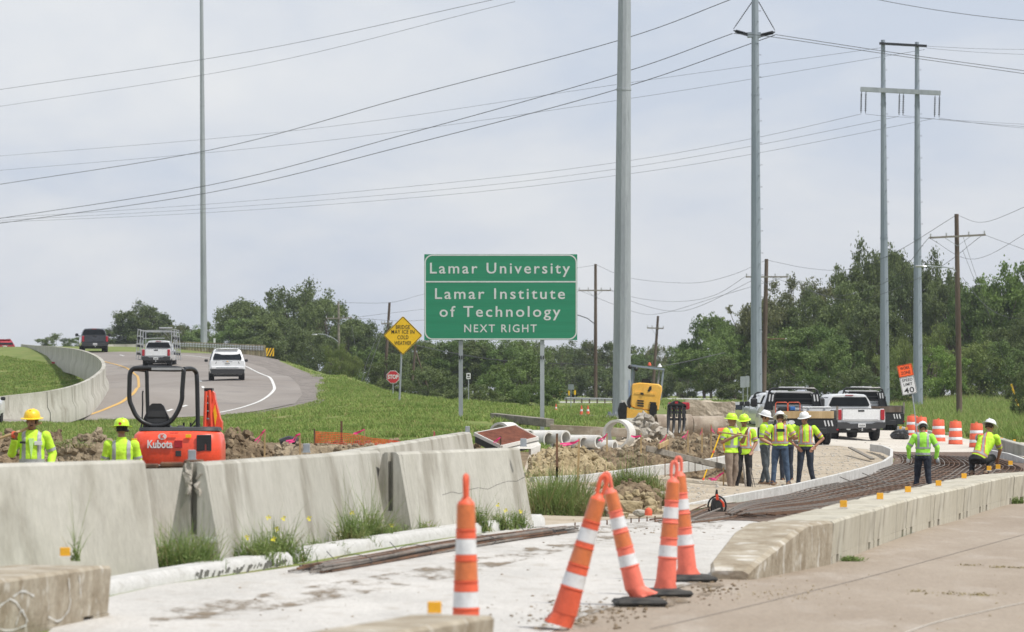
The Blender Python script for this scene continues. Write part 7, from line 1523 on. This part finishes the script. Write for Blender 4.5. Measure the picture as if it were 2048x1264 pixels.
# verge grass: tufts of short blades over the visible slopes
def scatter(name, poly, n, hr, w_, m_, label=None, seed=0, per=4, spread=.12, lean=.6, world_even=True):
    rnd = random.Random(seed); V = []; Fc = []; xs = [p[0] for p in poly]; ys = [p[1] for p in poly]
    def inside(x, y):
        c_ = False; j = len(poly)-1
        for i in range(len(poly)):
            if (poly[i][1] > y) != (poly[j][1] > y) and x < (poly[j][0]-poly[i][0])*(y-poly[i][1])/(poly[j][1]-poly[i][1])+poly[i][0]: c_ = not c_
            j = i
        return c_
    # coarse table of ground hits, interpolated
    gx = np.linspace(min(xs), max(xs), 60); gy = np.linspace(min(ys), max(ys), 50); tab = [[G(float(a), float(b)) for b in gy] for a in gx]
    k = 0; tries = 0
    while k < n and tries < n*6:
        tries += 1; x = rnd.uniform(min(xs), max(xs)); y = rnd.uniform(min(ys), max(ys))
        if not inside(x, y): continue
        fi = (x-gx[0])/(gx[-1]-gx[0])*59; fj = (y-gy[0])/(gy[-1]-gy[0])*49; i, j = min(int(fi), 58), min(int(fj), 48)
        a, b, c_, d = tab[i][j], tab[i+1][j], tab[i][j+1], tab[i+1][j+1]
        if abs(a.y-c_.y) > .2*c_.y+3: continue
        p = a.lerp(b, fi-i).lerp(c_.lerp(d, fi-i), fj-j); k += 1
        if fbm(Vector((p.x*.5, p.y*.25, seed)), 2) < -.35: continue
        p.z = 0
        for q in range(per):
            pp = p+Vector((rnd.gauss(0, spread), rnd.gauss(0, spread*1.5), 0)); V_ = pp; pts_.append
            hh = rnd.uniform(*hr)*(1+.5*noise.noise(Vector((p.x*.4, p.y*.2, 1)))); o = len(V); blades(rnd, V, Fc, pp, hh, w_*rnd.uniform(.6,1.3), lean, .5, 2)
            base_idx.append((o, len(V), pp.x, pp.y))
    if base_idx:
        X = np.array([b[2] for b in base_idx]); Y = np.array([b[3] for b in base_idx]); Z = []
        for c0 in range(0, len(X), 20000): Z.append(hv(X[c0:c0+20000], Y[c0:c0+20000]))
        Z = np.concatenate(Z); A = np.array(V); 
        reps = np.array([b[1]-b[0] for b in base_idx]); A[:,2] += np.repeat(Z, reps); V = A.tolist()
    base_idx.clear()
    return raw(name, V, Fc, M[m_], kind='stuff')
pts_ = []; base_idx = []
scatter('grass', [(0,845),(140,845),(300,841),(430,836),(520,826),(600,812),(657,798),(657,775),(620,748),(560,722),(580,718),(700,742),(800,768),(870,790),(960,812),(1000,835),(1060,862),(1100,905),(960,905),(700,890),(500,885),(0,895)], 36000, (.07,.17), .022, 'blade', seed=1)
scatter('grass', [(640,770),(700,765),(800,785),(900,800),(1000,812),(1000,835),(900,830),(800,815),(700,800),(640,800)], 7000, (.08,.2), .026, 'blade', seed=11)
scatter('grass', [(0,712),(40,720),(100,728),(150,738),(172,755),(180,770),(150,790),(0,796)], 6000, (.08,.18), .03, 'blade', seed=2)
scatter('grass', [(860,800),(1000,812),(1120,815),(1230,812),(1230,862),(1100,862),(1000,850)], 7000, (.10,.28), .03, 'blade', seed=3)
scatter('grass', [(1320,803),(1500,803),(1500,815),(1340,822)], 2500, (.12,.3), .04, 'blade', seed=4)
scatter('grass', [(1790,815),(1900,800),(2060,800),(2060,885),(1960,878),(1880,866),(1790,852)], 12000, (.2,.75), .022, 'blade', seed=5, spread=.25)
scatter('dry_grass', [(1790,800),(1960,796),(2060,800),(2060,812),(1900,808),(1800,815)], 3000, (.2,.5), .03, 'straw', seed=6, spread=.25)
0 and scatter('grass', [(-60,1190),(330,1140),(600,1092),(1060,1032),(1090,1040),(800,1082),(590,1120),(330,1160),(-60,1205)], 1500, (.05,.14), .006, 'weed', seed=7, spread=.05, per=5)

def weed(px, py, s, label, n=160, hh=.35, r=.18, tall=0, flowers=0, m_='weed', mix=0, name='weed_clump', seed=0, w_=.006, straw=.15, grp='weed clumps along the barrier foot', lean=.5, cat='weeds', d=0):
    t = thing(name, P(px, py, s), label, cat, grp); rnd = random.Random(seed+int(px)); V = []; Fc = []; V2 = []; F2 = []
    for k in range(n):
        q = Vector((rnd.gauss(0, r*.62), rnd.gauss(0, r*.4)+d, -.02)); l_ = hh*(.18+.95*rnd.random()**1.8)*(math.exp(-(q.x/r)**2*.35))*(1+.5*noise.noise(Vector((q.x*9, q.y*9, seed))))
        if rnd.random() < straw: blades(rnd, V2, F2, q, l_*.9, w_, lean*1.3, .8)
        else: blades(rnd, V, Fc, q, l_, w_*rnd.uniform(.7,1.8), lean, .6)
    # small leaves along stems
    for k in range(int(n*2.4)):
        q = Vector((rnd.gauss(0, r*.5), rnd.gauss(0, r*.45)+d, rnd.uniform(0, hh*.7)*math.exp(-rnd.random()))); a = rnd.uniform(0,6.28); ll = rnd.uniform(.012,.03); u = Vector((math.cos(a), math.sin(a)*.5, rnd.uniform(-.4,.8)))*ll; v = Vector((-math.sin(a), math.cos(a), rnd.uniform(-.5,.5)))*ll*.45
        if abs(q.x) > r*1.6: continue
        o = len(V); V += [tuple(q-u*.2), tuple(q+u*.5+v), tuple(q+u*1.2), tuple(q+u*.5-v)]; Fc.append((o,o+1,o+2,o+3))
    for k in range(tall):
        q = Vector((rnd.gauss(0, r*.4), rnd.gauss(0, r*.2)+d, 0)); blades(rnd, V, Fc, q, hh*rnd.uniform(1.3,2.0), w_*.6, .25, .35, 4)
        tp2 = q+Vector((rnd.uniform(-.08,.08), 0, hh*1.5))
    raw('leaves', V, Fc, M[m_], parent=t, kind='stuff')
    if V2: raw('dry_blades', V2, F2, M['straw'], parent=t, kind='stuff')
    for k in range(flowers):
        q = Vector((rnd.gauss(0, r*.7), -.05+rnd.gauss(0,.05)+d, hh*rnd.uniform(.6,1.0))); fl = MB()
        for j in range(5): a = j*1.257+rnd.random(); fl.add([q, q+Vector((.022*math.cos(a-.4), -.006, .022*math.sin(a-.4))), q+Vector((.032*math.cos(a), -.01, .032*math.sin(a))), q+Vector((.022*math.cos(a+.4), -.006, .022*math.sin(a+.4)))], [(0,1,2,3)])
        fl.build('flower', MATS['yellow flower petals'], t, smooth=0)
    return t
mat('yellow flower petals', (.85,.75,.04), .6)
W_ = [(255,1163,203,'green weeds at the right end of the nearest barrier',130,.22,.20,2,0),(345,1152,201,'green weed clump in the gap before the middle barrier',620,.60,.22,3,0),(392,1143,199,'weeds below the slotted end of the middle barrier',560,.55,.20,2,0),(150,1118,215,'thin tall weed in front of the nearest barrier',22,.40,.04,5,0),
 (510,1128,192,'low weeds with a yellow flower at the left foot of the middle barrier',480,.42,.20,3,2),(560,1120,187,'bushy weeds with yellow flowers on the middle barrier',560,.46,.24,3,4),(640,1104,178,'thin weeds left of the tall grass clump',200,.22,.22,6,0),(705,1090,172,'tall grass clump leaning on the middle barrier',460,.52,.17,14,1),(745,1083,166,'tall grass right part, at the barrier end',420,.58,.18,16,0),(790,1076,160,'short weeds between middle and cracked barrier',300,.26,.22,2,1),
 (850,1070,158,'dry yellowish weeds left of the lone cone',220,.26,.18,2,0),(958,1060,152,'upright leafy weed right of the lone cone',300,.48,.12,6,0),(1000,1056,149,'weed with yellow flowers on the cracked barrier',320,.34,.18,3,4),(1035,1053,147,'weeds at the right foot of the cracked barrier',220,.30,.14,4,0)]
for k, (px, py, s, lab, n, hh, r, ta, fl) in enumerate(W_): weed(px, py, s, lab, n, hh, r, ta, fl, seed=k, straw=.6 if 'dry' in lab else .12, w_=.0045)
weed(1095,1050,128,'dense green grass bank right of the cracked barrier, left part',2100,.95,.36,0,0,seed=31,straw=.2,grp='grass on the bank by the slab',name='grass_clump',cat='grass clump')
weed(1140,1045,126,'dense grass bank right of the cracked barrier, middle part with straw foot',2300,.95,.36,0,0,seed=32,straw=.4,grp='grass on the bank by the slab',name='grass_clump',cat='grass clump')
weed(1175,1048,128,'straw coloured grass at the right side of the grass bank',1100,.62,.26,0,0,seed=33,straw=.75,grp='grass on the bank by the slab',name='grass_clump',cat='grass clump')
weed(1250,975,110,'tall thin grass on top of the hump, left part',800,.45,.30,30,0,seed=34,straw=.45,grp='grass on the bank by the slab',name='grass_clump',cat='grass clump')
weed(1290,980,110,'green grass on top of the hump, right part',900,.42,.28,20,0,seed=35,straw=.35,grp='grass on the bank by the slab',name='grass_clump',cat='grass clump')
weed(1322,1010,114,'straw grass drooping at the right side of the hump',360,.34,.14,0,0,seed=36,straw=.8,grp='grass on the bank by the slab',name='grass_clump',cat='grass clump')
weed(1702,1123,177,'small leafy weed at the foot of the low barrier, nearest block',160,.10,.13,0,0,seed=41,grp='small weeds at the low barrier'); weed(2032,1006,114,'leafy weed at the foot of the low barrier near the right edge',160,.16,.13,0,0,seed=42,grp='small weeds at the low barrier')
for k, (px, py, n, r) in enumerate(((1835,1185,30,.10),(1925,1191,60,.34),(1940,1133,30,.14),(1995,1137,40,.12),(2040,1138,50,.12),(1965,1193,30,.1))):
    weed(px, py, (py-HOR)/CH, 'dry tuft in a road joint, '+['alone left of the long strip','left half of the long strip','upper left one','upper middle one','greenest one at the right edge','right half of the long strip'][k], n, .035, r, 0, 0, seed=50+k, straw=.85, grp='dry tufts in the road joints', w_=.003, m_='straw')
for k, (px, py, s, lab) in enumerate(((470,868,92,'roots on the mound right of the mini excavator'),(140,893,128,'straw on the torn root clump'),(1110,935,84,'weeds on the tan clay end of the bank'),(1215,945,82,'weeds at the foot of the brown soil bank'),(1390,925,76,'sparse weeds on the right of the brown soil bank'),(1190,920,84,'green sprigs in the soil bank'))):
    weed(px, py, s, lab, 260 if k < 2 else 90, .18, .3, 0, 0, seed=60+k, straw=.9 if k < 2 else .2, grp='weeds growing on the soil heaps', d=-.5 if k > 1 else 0)
# thin film of tracked soil over the seam between slab and road
fm = bpy.data.materials.new('tracked soil film'); fm.use_nodes = True; t_ = fm.node_tree; b_ = t_.nodes['Principled BSDF']; b_.inputs['Roughness'].default_value = .95; b_.inputs['Base Color'].default_value = (.22,.17,.115,1)
g_ = N('ShaderNodeNewGeometry', t_); mp_n = N('ShaderNodeMapping', t_); mp_n.inputs['Scale'].default_value = (1,.35,1); n_ = N('ShaderNodeTexNoise', t_); n_.inputs['Scale'].default_value = 3.2; n_.inputs['Detail'].default_value = 9; n_.inputs['Roughness'].default_value = .7
r_ = N('ShaderNodeMapRange', t_); r_.inputs['From Min'].default_value = .50; r_.inputs['From Max'].default_value = .62; r_.inputs['To Max'].default_value = .8
t_.links.new(g_.outputs['Position'], mp_n.inputs['Vector']); t_.links.new(mp_n.outputs[0], n_.inputs['Vector']); t_.links.new(n_.outputs['Fac'], r_.inputs['Value']); t_.links.new(r_.outputs['Result'], b_.inputs['Alpha'])
for k, poly_ in enumerate(([(900,1290),(1080,1255),(1200,1215),(1330,1180),(1430,1155),(1450,1175),(1400,1205),(1300,1225),(1150,1262),(1000,1300)], [(300,1230),(600,1180),(900,1130),(1180,1075),(1250,1065),(1240,1080),(900,1160),(600,1215),(300,1262)], [(1180,1056),(1330,1040),(1450,1046),(1440,1060),(1300,1062),(1190,1072)])):
    sheet('soil_film', poly_, fm, .022, kind='stuff')
# crumbs of soil on slab and road
def crumbs(name, spots, m_, seed, rmin=.004, rmax=.026):
    rnd = random.Random(seed); VV = []; FF = []; v_, f_ = rocky((1,.9,.6), seed, 1, .25)
    for px, py, n, sx_, sy_ in spots:
        for k in range(n):
            g = G(min(2040, px+rnd.gauss(0, sx_)), min(1262, py+rnd.gauss(0, sy_)))
            sc_ = rmin+(rmax-rmin)*rnd.random()**4; o0 = len(VV); c_, s_ = math.cos(k), math.sin(k)
            VV += [(g.x+(a*c_-b*s_)*sc_, g.y+(a*s_+b*c_)*sc_*1.6, g.z+.016+e_*sc_) for a, b, e_ in v_]; FF += [tuple(o0+i for i in f) for f in f_]
    return raw(name, VV, FF, M[m_], kind='stuff')
crumbs('soil_crumbs', [(1180,1225,300,60,12),(1120,1245,160,50,9),(1330,1205,90,50,8),(1420,1180,120,30,9),(1000,1200,40,120,30),(700,1210,30,160,30),(500,1200,20,120,20),(1250,1060,120,80,8),(1100,1130,60,160,30),(1420,1065,60,80,10)], 'dirt', 71)
crumbs('gravel_chips', [(1560,950,500,80,18),(1400,985,400,60,14),(1680,925,600,60,12),(1500,930,300,60,20),(1620,905,300,60,8),(1760,890,60,60,6)], 'rubble', 72, .012, .06)
crumbs('gravel_chips', [(1600,1170,50,200,20),(1800,1200,40,160,40),(1560,1190,120,60,10)], 'tan', 73, .004, .014)

# ------------------------------------------------------------ trees
LEAF = {}
def leafmat(nm, c, c2, c3=None):
    m = bpy.data.materials.new(nm); m.use_nodes = True; t = m.node_tree; l = t.links.new; b = t.nodes['Principled BSDF']; b.inputs['Roughness'].default_value = .6; b.inputs['Specular IOR Level'].default_value = .25
    tc_ = N('ShaderNodeTexCoord', t); a = N('ShaderNodeTexNoise', t); a.inputs['Scale'].default_value = 1.1; a.inputs['Detail'].default_value = 3; l(tc_.outputs['Object'], a.inputs['Vector'])
    gi = N('ShaderNodeNewGeometry', t); r = N('ShaderNodeMapRange', t); r.inputs['From Min'].default_value = .38; r.inputs['From Max'].default_value = .62; l(a.outputs['Fac'], r.inputs['Value'])
    x = N('ShaderNodeMix', t, data_type='RGBA'); x.inputs['A'].default_value = (*c, 1); x.inputs['B'].default_value = (*c2, 1); l(r.outputs['Result'], x.inputs['Factor'])
    oi = N('ShaderNodeObjectInfo', t); ad = N('ShaderNodeMath', t, operation='MULTIPLY_ADD'); ad.inputs[1].default_value = .3; l(gi.outputs['Random Per Island'], ad.inputs[0])
    m2 = N('ShaderNodeMath', t, operation='MULTIPLY_ADD'); m2.inputs[1].default_value = .35; m2.inputs[2].default_value = .68; l(oi.outputs['Random'], m2.inputs[0]); l(m2.outputs[0], ad.inputs[2])
    hs = N('ShaderNodeHueSaturation', t); l(x.outputs['Result'], hs.inputs['Color']); l(ad.outputs[0], hs.inputs['Value']); l(hs.outputs['Color'], b.inputs['Base Color'])
    tr = N('ShaderNodeBsdfTranslucent', t); l(hs.outputs['Color'], tr.inputs['Color']); ms = N('ShaderNodeMixShader', t); ms.inputs[0].default_value = .25; o = t.nodes['Material Output']; l(b.outputs[0], ms.inputs[1]); l(tr.outputs[0], ms.inputs[2]); l(ms.outputs[0], o.inputs['Surface'])
    LEAF[nm] = m; return m
leafmat('dark oak leaves', (.088,.125,.045), (.16,.20,.07)); leafmat('mid green leaves', (.10,.16,.045), (.185,.255,.08)); leafmat('bright spring leaves', (.12,.20,.04), (.20,.29,.07)); leafmat('yellow green willow leaves', (.14,.19,.05), (.24,.29,.09)); leafmat('sparse olive leaves', (.11,.13,.055), (.20,.205,.095))
bark = mat('grey brown bark', (.07,.055,.04), .9, scale=4, c2=(.15,.125,.10), stretch=(1,1,.2))
def tree_mesh(seed, kind):
    """unit tree about 1 high; returns (crown mesh, limb mesh)"""
    rnd = random.Random(seed); limbs = MB(); H0 = {'oak':.28,'round':.22,'bush':.03,'sparse':.30,'willow':.15,'tall':.3}[kind]
    wx = {'oak':.52,'round':.40,'bush':.62,'sparse':.50,'willow':.36,'tall':.26}[kind]; tr_ = .022 if kind != 'bush' else .012
    limbs.tube([(0,0,-.05),(0.005,0,H0*.6),(.01*rnd.uniform(-1,1),.01,H0+.08)], [tr_*1.3,tr_,tr_*.8], 7)
    cl = []; nb = {'oak':64,'round':46,'bush':44,'sparse':42,'willow':40,'tall':34}[kind]
    for k in range(nb):
        a = rnd.uniform(0, 6.283); u = rnd.uniform(-1,1); rr_ = rnd.uniform(.45,1)**.6; q = math.sqrt(1-u*u)
        zc = H0+(1-H0)*.5; x = wx*rr_*q*math.cos(a)*rnd.uniform(.75,1.12); y = wx*rr_*q*math.sin(a); z = zc+(1-H0)*.5*rr_*u*rnd.uniform(.85,1.02)
        if kind in ('oak','bush','round') and u < -.3: z += .05
        sz = {'oak':.105,'round':.11,'bush':.13,'sparse':.085,'willow':.09,'tall':.09}[kind]*rnd.uniform(.6,1.25); cl.append((Vector((x,y,z)), sz))
        if k % 2 == 0:
            b0 = Vector((0,0,H0*rnd.uniform(.7,1.3)+.02)); mid = b0.lerp(Vector((x,y,z)), .5)+Vector((rnd.uniform(-.04,.04), rnd.uniform(-.04,.04), rnd.uniform(-.02,.05)))
            limbs.tube([b0, mid, (x,y,z)], [tr_*.55, tr_*.33, tr_*.12], 5)
    lf = {'oak':330,'round':360,'bush':330,'sparse':190,'willow':330,'tall':330}[kind]; ls = {'oak':.0135,'round':.0135,'bush':.016,'sparse':.012,'willow':.013,'tall':.015}[kind]
    V = []; Fc = []
    for c_, sz in cl:
        sub = [(Vector((rnd.gauss(0,1), rnd.gauss(0,1), rnd.gauss(0,.75))).normalized()*sz*rnd.uniform(.35,.95)) for _ in range(9)]
        for k in range(lf):
            s_ = sub[k % 9]; p = c_+s_+Vector((rnd.gauss(0,1), rnd.gauss(0,1), rnd.gauss(0,.7)))*sz*.27
            if kind == 'willow': p.z -= abs(rnd.gauss(0,.5))*sz*1.2
            n_ = Vector((rnd.gauss(0,.8), rnd.gauss(0,.8), rnd.gauss(.5,.7))).normalized(); t1_ = n_.cross(Vector((rnd.random(),rnd.random(),rnd.random()))).normalized(); t2_ = n_.cross(t1_)
            a = ls*rnd.uniform(.6,1.35); b = a*rnd.uniform(.45,.8)
            if kind == 'willow': t1_ = Vector((rnd.gauss(0,.3), rnd.gauss(0,.3), -1)).normalized(); a *= 1.5; b *= .5
            o = len(V); V += [tuple(p-t1_*a), tuple(p+t2_*b), tuple(p+t1_*a), tuple(p-t2_*b)]; Fc.append((o,o+1,o+2,o+3))
    me = bpy.data.meshes.new('crown'); me.from_pydata(V, [], Fc); me.update()
    lm = bpy.data.meshes.new('trunk'); lm.from_pydata(limbs.v, [], limbs.f); lm.polygons.foreach_set('use_smooth', [True]*len(lm.polygons)); lm.materials.append(bark); lm.update()
    return me, lm
TM = {}
for kind, seeds in (('oak',(1,2)),('round',(3,4)),('bush',(5,6)),('sparse',(7,8)),('willow',(9,)),('tall',(10,11))):
    TM[kind] = [tree_mesh(sd_, kind) for sd_ in seeds]
CM = {}
def tree(px, top, base, s, wpx, kind, leaf, label, grp, v=0, rz=None, name='tree'):
    """crown top and foot rows in the photograph, crown width in px"""
    b = P(px, base, s); H_ = (base-top)/s; W0 = {'oak':1.12,'round':.86,'bush':1.36,'sparse':1.08,'willow':.80,'tall':.58}[kind]; sx = (wpx/s)/W0
    t = thing(name, b, label, 'tree' if name == 'tree' else 'bush', grp, rz=rz if rz is not None else random.uniform(0,6.28), sc=(sx, sx, H_))
    i = v % len(TM[kind]); key = (kind, i, leaf)
    if key not in CM:
        me = TM[kind][i][0] if not any(k[:2] == (kind, i) for k in CM) else TM[kind][i][0].copy(); me.materials.clear(); me.materials.append(LEAF[leaf]); CM[key] = me
    c_ = bpy.data.objects.new('crown', CM[key]); COL.objects.link(c_); c_.parent = t
    l_ = bpy.data.objects.new('trunk', TM[kind][i][1]); COL.objects.link(l_); l_.parent = t
    return t
DK, MD, BR, YW, OL = 'dark oak leaves','mid green leaves','bright spring leaves','yellow green willow leaves','sparse olive leaves'
GL, GM, GRt = 'trees beyond the left ramp', 'trees behind the green sign', 'trees behind the parked trucks and poles'
TR = [ # px, top, base, s, width, kind, leaf, label, group
 (112,674,715,14,70,'bush',DK,'low bush at the far left behind the ramp crest',GL,0,'bush'),(165,676,715,14,60,'bush',MD,'low bush behind the dark pickup',GL,1,'bush'),
 (228,655,715,15,70,'round',DK,'small dark tree left of the round topped tree',GL,0,'tree'),(285,613,720,15,96,'oak',DK,'round topped dark tree above the glass rack pickup',GL,0,'tree'),(300,640,720,15,110,'round',DK,'dark tree just behind the round topped one',GL,1,'tree'),
 (352,650,720,16,70,'sparse',OL,'thin leaved tree left of the thin steel pole',GL,0,'tree'),(388,655,720,16,60,'round',MD,'green tree directly left of the thin steel pole',GL,0,'tree'),(420,650,720,16,50,'sparse',DK,'thin tree right of the thin steel pole',GL,1,'tree'),
 (445,668,722,17,70,'bush',DK,'bush above the guardrail, right of the thin steel pole',GL,0,'bush'),(330,678,722,16,90,'bush',MD,'bush behind the glass rack pickup',GL,1,'bush'),(250,682,722,15,90,'bush',DK,'bush behind the far bridge parapet',GL,0,'bush'),
 (492,604,740,17,110,'oak',DK,'broad dark oak left of the tallest left crown',GL,1,'tree'),(480,645,740,18,90,'round',MD,'lower green tree under the broad dark oak',GL,1,'tree'),(540,622,740,18,110,'round',DK,'dark tree under the tallest left crown',GL,0,'tree'),
 (596,574,750,17.5,130,'oak',DK,'tallest dark oak in the left wood',GL,0,'tree'),(655,600,755,18,110,'oak',DK,'dark oak right of the tallest left crown',GL,1,'tree'),(585,655,755,20,130,'bush',DK,'thick undergrowth behind the striped marker',GL,1,'bush'),(530,672,745,20,130,'bush',DK,'undergrowth behind the guardrail end',GL,0,'bush'),
 (640,672,770,21,100,'bush',DK,'dark undergrowth left of the yellowish shrub',GL,0,'bush'),(672,688,775,24,60,'willow',YW,'yellowish green shrub left of the grey wooden pole',GL,0,'tree'),(694,684,775,24,50,'willow',YW,'yellowish green shrub at the grey wooden pole',GL,0,'tree'),
 (712,640,775,19,100,'oak',DK,'dark tree between the grey pole and the dark pole',GL,1,'tree'),(745,652,785,19,90,'round',DK,'dark tree just left of the diamond sign',GL,0,'tree'),(735,700,790,23,90,'bush',MD,'green bush left of the stop sign',GL,1,'bush'),
 (800,668,795,20,110,'oak',DK,'dark tree behind the diamond sign',GM,0,'tree'),(790,715,800,24,110,'bush',DK,'bush behind the stop sign',GM,0,'bush'),(850,690,800,21,100,'round',DK,'dark tree left of the first sign post',GM,1,'tree'),(860,740,808,26,110,'bush',DK,'bush left of the first sign post',GM,1,'bush'),
 (905,683,805,21,110,'oak',MD,'green tree behind the first sign post',GM,1,'tree'),(950,676,805,21,100,'round',DK,'dark tree below the centre of the green sign',GM,0,'tree'),(1000,680,808,21,110,'oak',MD,'mid green tree under the green sign',GM,0,'tree'),
 (1050,684,806,20,100,'oak',DK,'dark tree behind the right sign post, farther',GM,1,'tree'),(1060,712,825,29,150,'bush',MD,'large bright bush in front of the right sign post trees',GM,0,'bush'),(1010,745,825,30,110,'bush',MD,'large bush between the sign posts',GM,1,'bush'),(945,775,826,32,110,'bush',DK,'low bush right of the first sign post',GM,0,'bush'),(1075,772,835,34,80,'bush',MD,'low leafy bush at the foot of the right sign post',GM,1,'bush'),
 (895,785,826,32,90,'bush',DK,'low bush left of the first post foot',GM,1,'bush'),
 (1115,690,802,17,80,'sparse',DK,'thin tree right of the green sign',GM,0,'tree'),(1145,685,800,16,70,'round',DK,'dark tree left of the central wooden pole',GM,0,'tree'),(1175,690,800,16,70,'sparse',OL,'olive sparse tree at the central wooden pole',GM,1,'tree'),(1212,692,800,16,70,'round',DK,'dark tree left of the thick steel pole',GM,1,'tree'),(1120,740,802,18,110,'bush',DK,'undergrowth right of the big bright bush',GM,0,'bush'),(1200,735,802,18,110,'bush',DK,'undergrowth left of the thick steel pole',GM,1,'bush'),
 (1285,700,800,16,60,'round',MD,'small green tree right of the thick steel pole',GRt,0,'tree'),(1322,688,800,16,60,'sparse',OL,'thin tree behind the leaning pole',GRt,0,'tree'),(1355,700,800,16,60,'round',MD,'small green tree right of the leaning pole',GRt,1,'tree'),(1300,735,802,18,110,'bush',DK,'undergrowth behind the yellow excavator canopy',GRt,1,'bush'),(1375,735,802,19,90,'bush',DK,'undergrowth left of the leafy group',GRt,0,'bush'),
 (1422,636,800,21,100,'oak',MD,'leafy green tree with open crown, left end of the right wood',GRt,1,'tree'),(1408,690,802,23,100,'round',MD,'lower green tree at the left end of the right wood',GRt,0,'tree'),(1460,655,802,22,100,'oak',MD,'green tree left of the V insulator pole',GRt,0,'tree'),(1500,600,802,21,110,'sparse',OL,'thin olive tree behind the V insulator pole',GRt,0,'tree'),(1455,720,804,25,110,'bush',DK,'dark undergrowth above the broken concrete block',GRt,0,'bush'),
 (1580,560,800,21,140,'sparse',OL,'big sparse olive tree right of the centre cross arm',GRt,1,'tree'),(1540,600,800,22,120,'oak',OL,'olive green oak behind the centre wooden pole',GRt,1,'tree'),(1545,690,804,25,130,'bush',DK,'dark undergrowth above the white pickup',GRt,1,'bush'),
 (1625,590,800,22,120,'oak',DK,'dark oak under the sparse olive tree',GRt,0,'tree'),(1650,560,800,21,130,'sparse',OL,'sparse grey green tree left of the twin poles',GRt,0,'tree'),(1620,655,804,26,150,'oak',MD,'wide lower tree above the black flatbed truck',GRt,1,'tree'),(1665,690,806,27,120,'bush',MD,'leafy undergrowth above the clean white pickup',GRt,0,'bush'),
 (1735,500,800,21,120,'oak',DK,'tallest dark tree left of the first twin pole',GRt,0,'tree'),(1790,500,800,20,110,'oak',DK,'tallest dark tree between the twin poles',GRt,1,'tree'),(1855,520,800,20,110,'oak',DK,'tall dark tree right of the twin poles',GRt,0,'tree'),(1700,575,802,23,110,'round',DK,'dark tree low left of the twin poles',GRt,1,'tree'),(1750,620,804,24,110,'oak',DK,'dark tree behind the first twin pole',GRt,1,'tree'),
 (1795,690,806,27,90,'willow',YW,'yellow green willow shrub between the twin poles',GRt,0,'tree'),(1850,640,806,26,110,'willow',YW,'tall yellow green willow right of the second twin pole',GRt,0,'tree'),(1875,700,806,28,110,'bush',BR,'bright undergrowth left of the tallest wooden pole',GRt,0,'bush'),
 (1905,560,800,21,120,'oak',DK,'dark tree behind the tallest wooden pole',GRt,0,'tree'),(1960,570,800,22,130,'oak',MD,'green tree right of the tallest wooden pole',GRt,1,'tree'),(2015,545,800,22,140,'oak',BR,'bright leaved tree at the right edge',GRt,0,'tree'),(2070,530,800,22,120,'round',BR,'bright tree cut by the right edge',GRt,1,'tree'),
 (1950,690,806,27,130,'bush',YW,'yellowish undergrowth right of the tallest wooden pole',GRt,1,'bush'),(2010,690,806,27,120,'bush',MD,'green undergrowth near the right edge',GRt,0,'bush'),(2045,640,806,26,120,'oak',DK,'dark tree at the right edge above the field',GRt,0,'tree'),(2052,740,845,38,70,'bush',DK,'dark bush beside the yellow guy guard',GRt,1,'bush'),(1720,740,806,28,110,'bush',DK,'dark undergrowth behind the twin pole feet',GRt,1,'bush'),(1800,750,808,29,90,'bush',MD,'undergrowth behind the speed limit sign',GRt,0,'bush'),(1480,770,805,27,90,'bush',DK,'low dark bush above the silver minivan',GRt,0,'bush'),
]
random.seed(99)
for px, top, base, s, wd, kind, leaf, lab, grp, v, nm in TR: tree(px, top-6, base+6, s, wd*1.28, kind, leaf, lab, grp, v, name=nm)
# continuous dark understorey behind (one mass)
rnd = random.Random(5); n = 0
mass = []
for px, top, base, s, w_ in [(x, 700, 806, 15, 120) for x in range(720, 1420, 70)]+[(x, 640, 806, 17, 150) for x in range(1440, 2160, 80)]+[(x, 668, 735, 13.5, 120) for x in range(430, 760, 60)]+[(x, 692, 715, 12, 100) for x in range(90, 430, 60)]:
    mass.append((px+rnd.uniform(-15,15), top+rnd.uniform(-10,20), base, s, w_))
me0 = TM['bush'][0][0]; A = np.empty(len(me0.vertices)*3); me0.vertices.foreach_get('co', A); A = A.reshape(-1,3)[:len(A)//3//4*4]
VV = []; 
for k, (px, top, base, s, w_) in enumerate(mass):
    b = P(px, base, s); sx = w_*1.4/s/1.36; sz = (base-top)/s; B = A.reshape(-1,4,3)[k % 3::3].reshape(-1,3); c_ = B.reshape(-1,4,3).mean(1, keepdims=True); B = ((B.reshape(-1,4,3)-c_)*1.6+c_).reshape(-1,3)
    q = B*np.array([sx, sx, sz])+np.array([b.x, b.y, b.z]); VV.append(q)
VV = np.concatenate(VV); nq = len(VV)//4
raw('far_woodland', VV.tolist(), [(4*i,4*i+1,4*i+2,4*i+3) for i in range(nq)], LEAF[DK], kind='stuff')

# ------------------------------------------------------------ air
hz = MB().box((0, 1150, 20), (8000, 2960, 44)).build('haze', bpy.data.materials.new('pale haze'), kind='stuff', smooth=0)
hz.location = (0, 0, 0); hm_ = hz.data.materials[0]; hm_.use_nodes = True; t_ = hm_.node_tree; t_.nodes.remove(t_.nodes['Principled BSDF'])
pv = N('ShaderNodeVolumePrincipled', t_); pv.inputs['Color'].default_value = (.86,.91,1,1); pv.inputs['Density'].default_value = .00016; pv.inputs['Anisotropy'].default_value = .3
t_.links.new(pv.outputs[0], t_.nodes['Material Output'].inputs['Volume'])
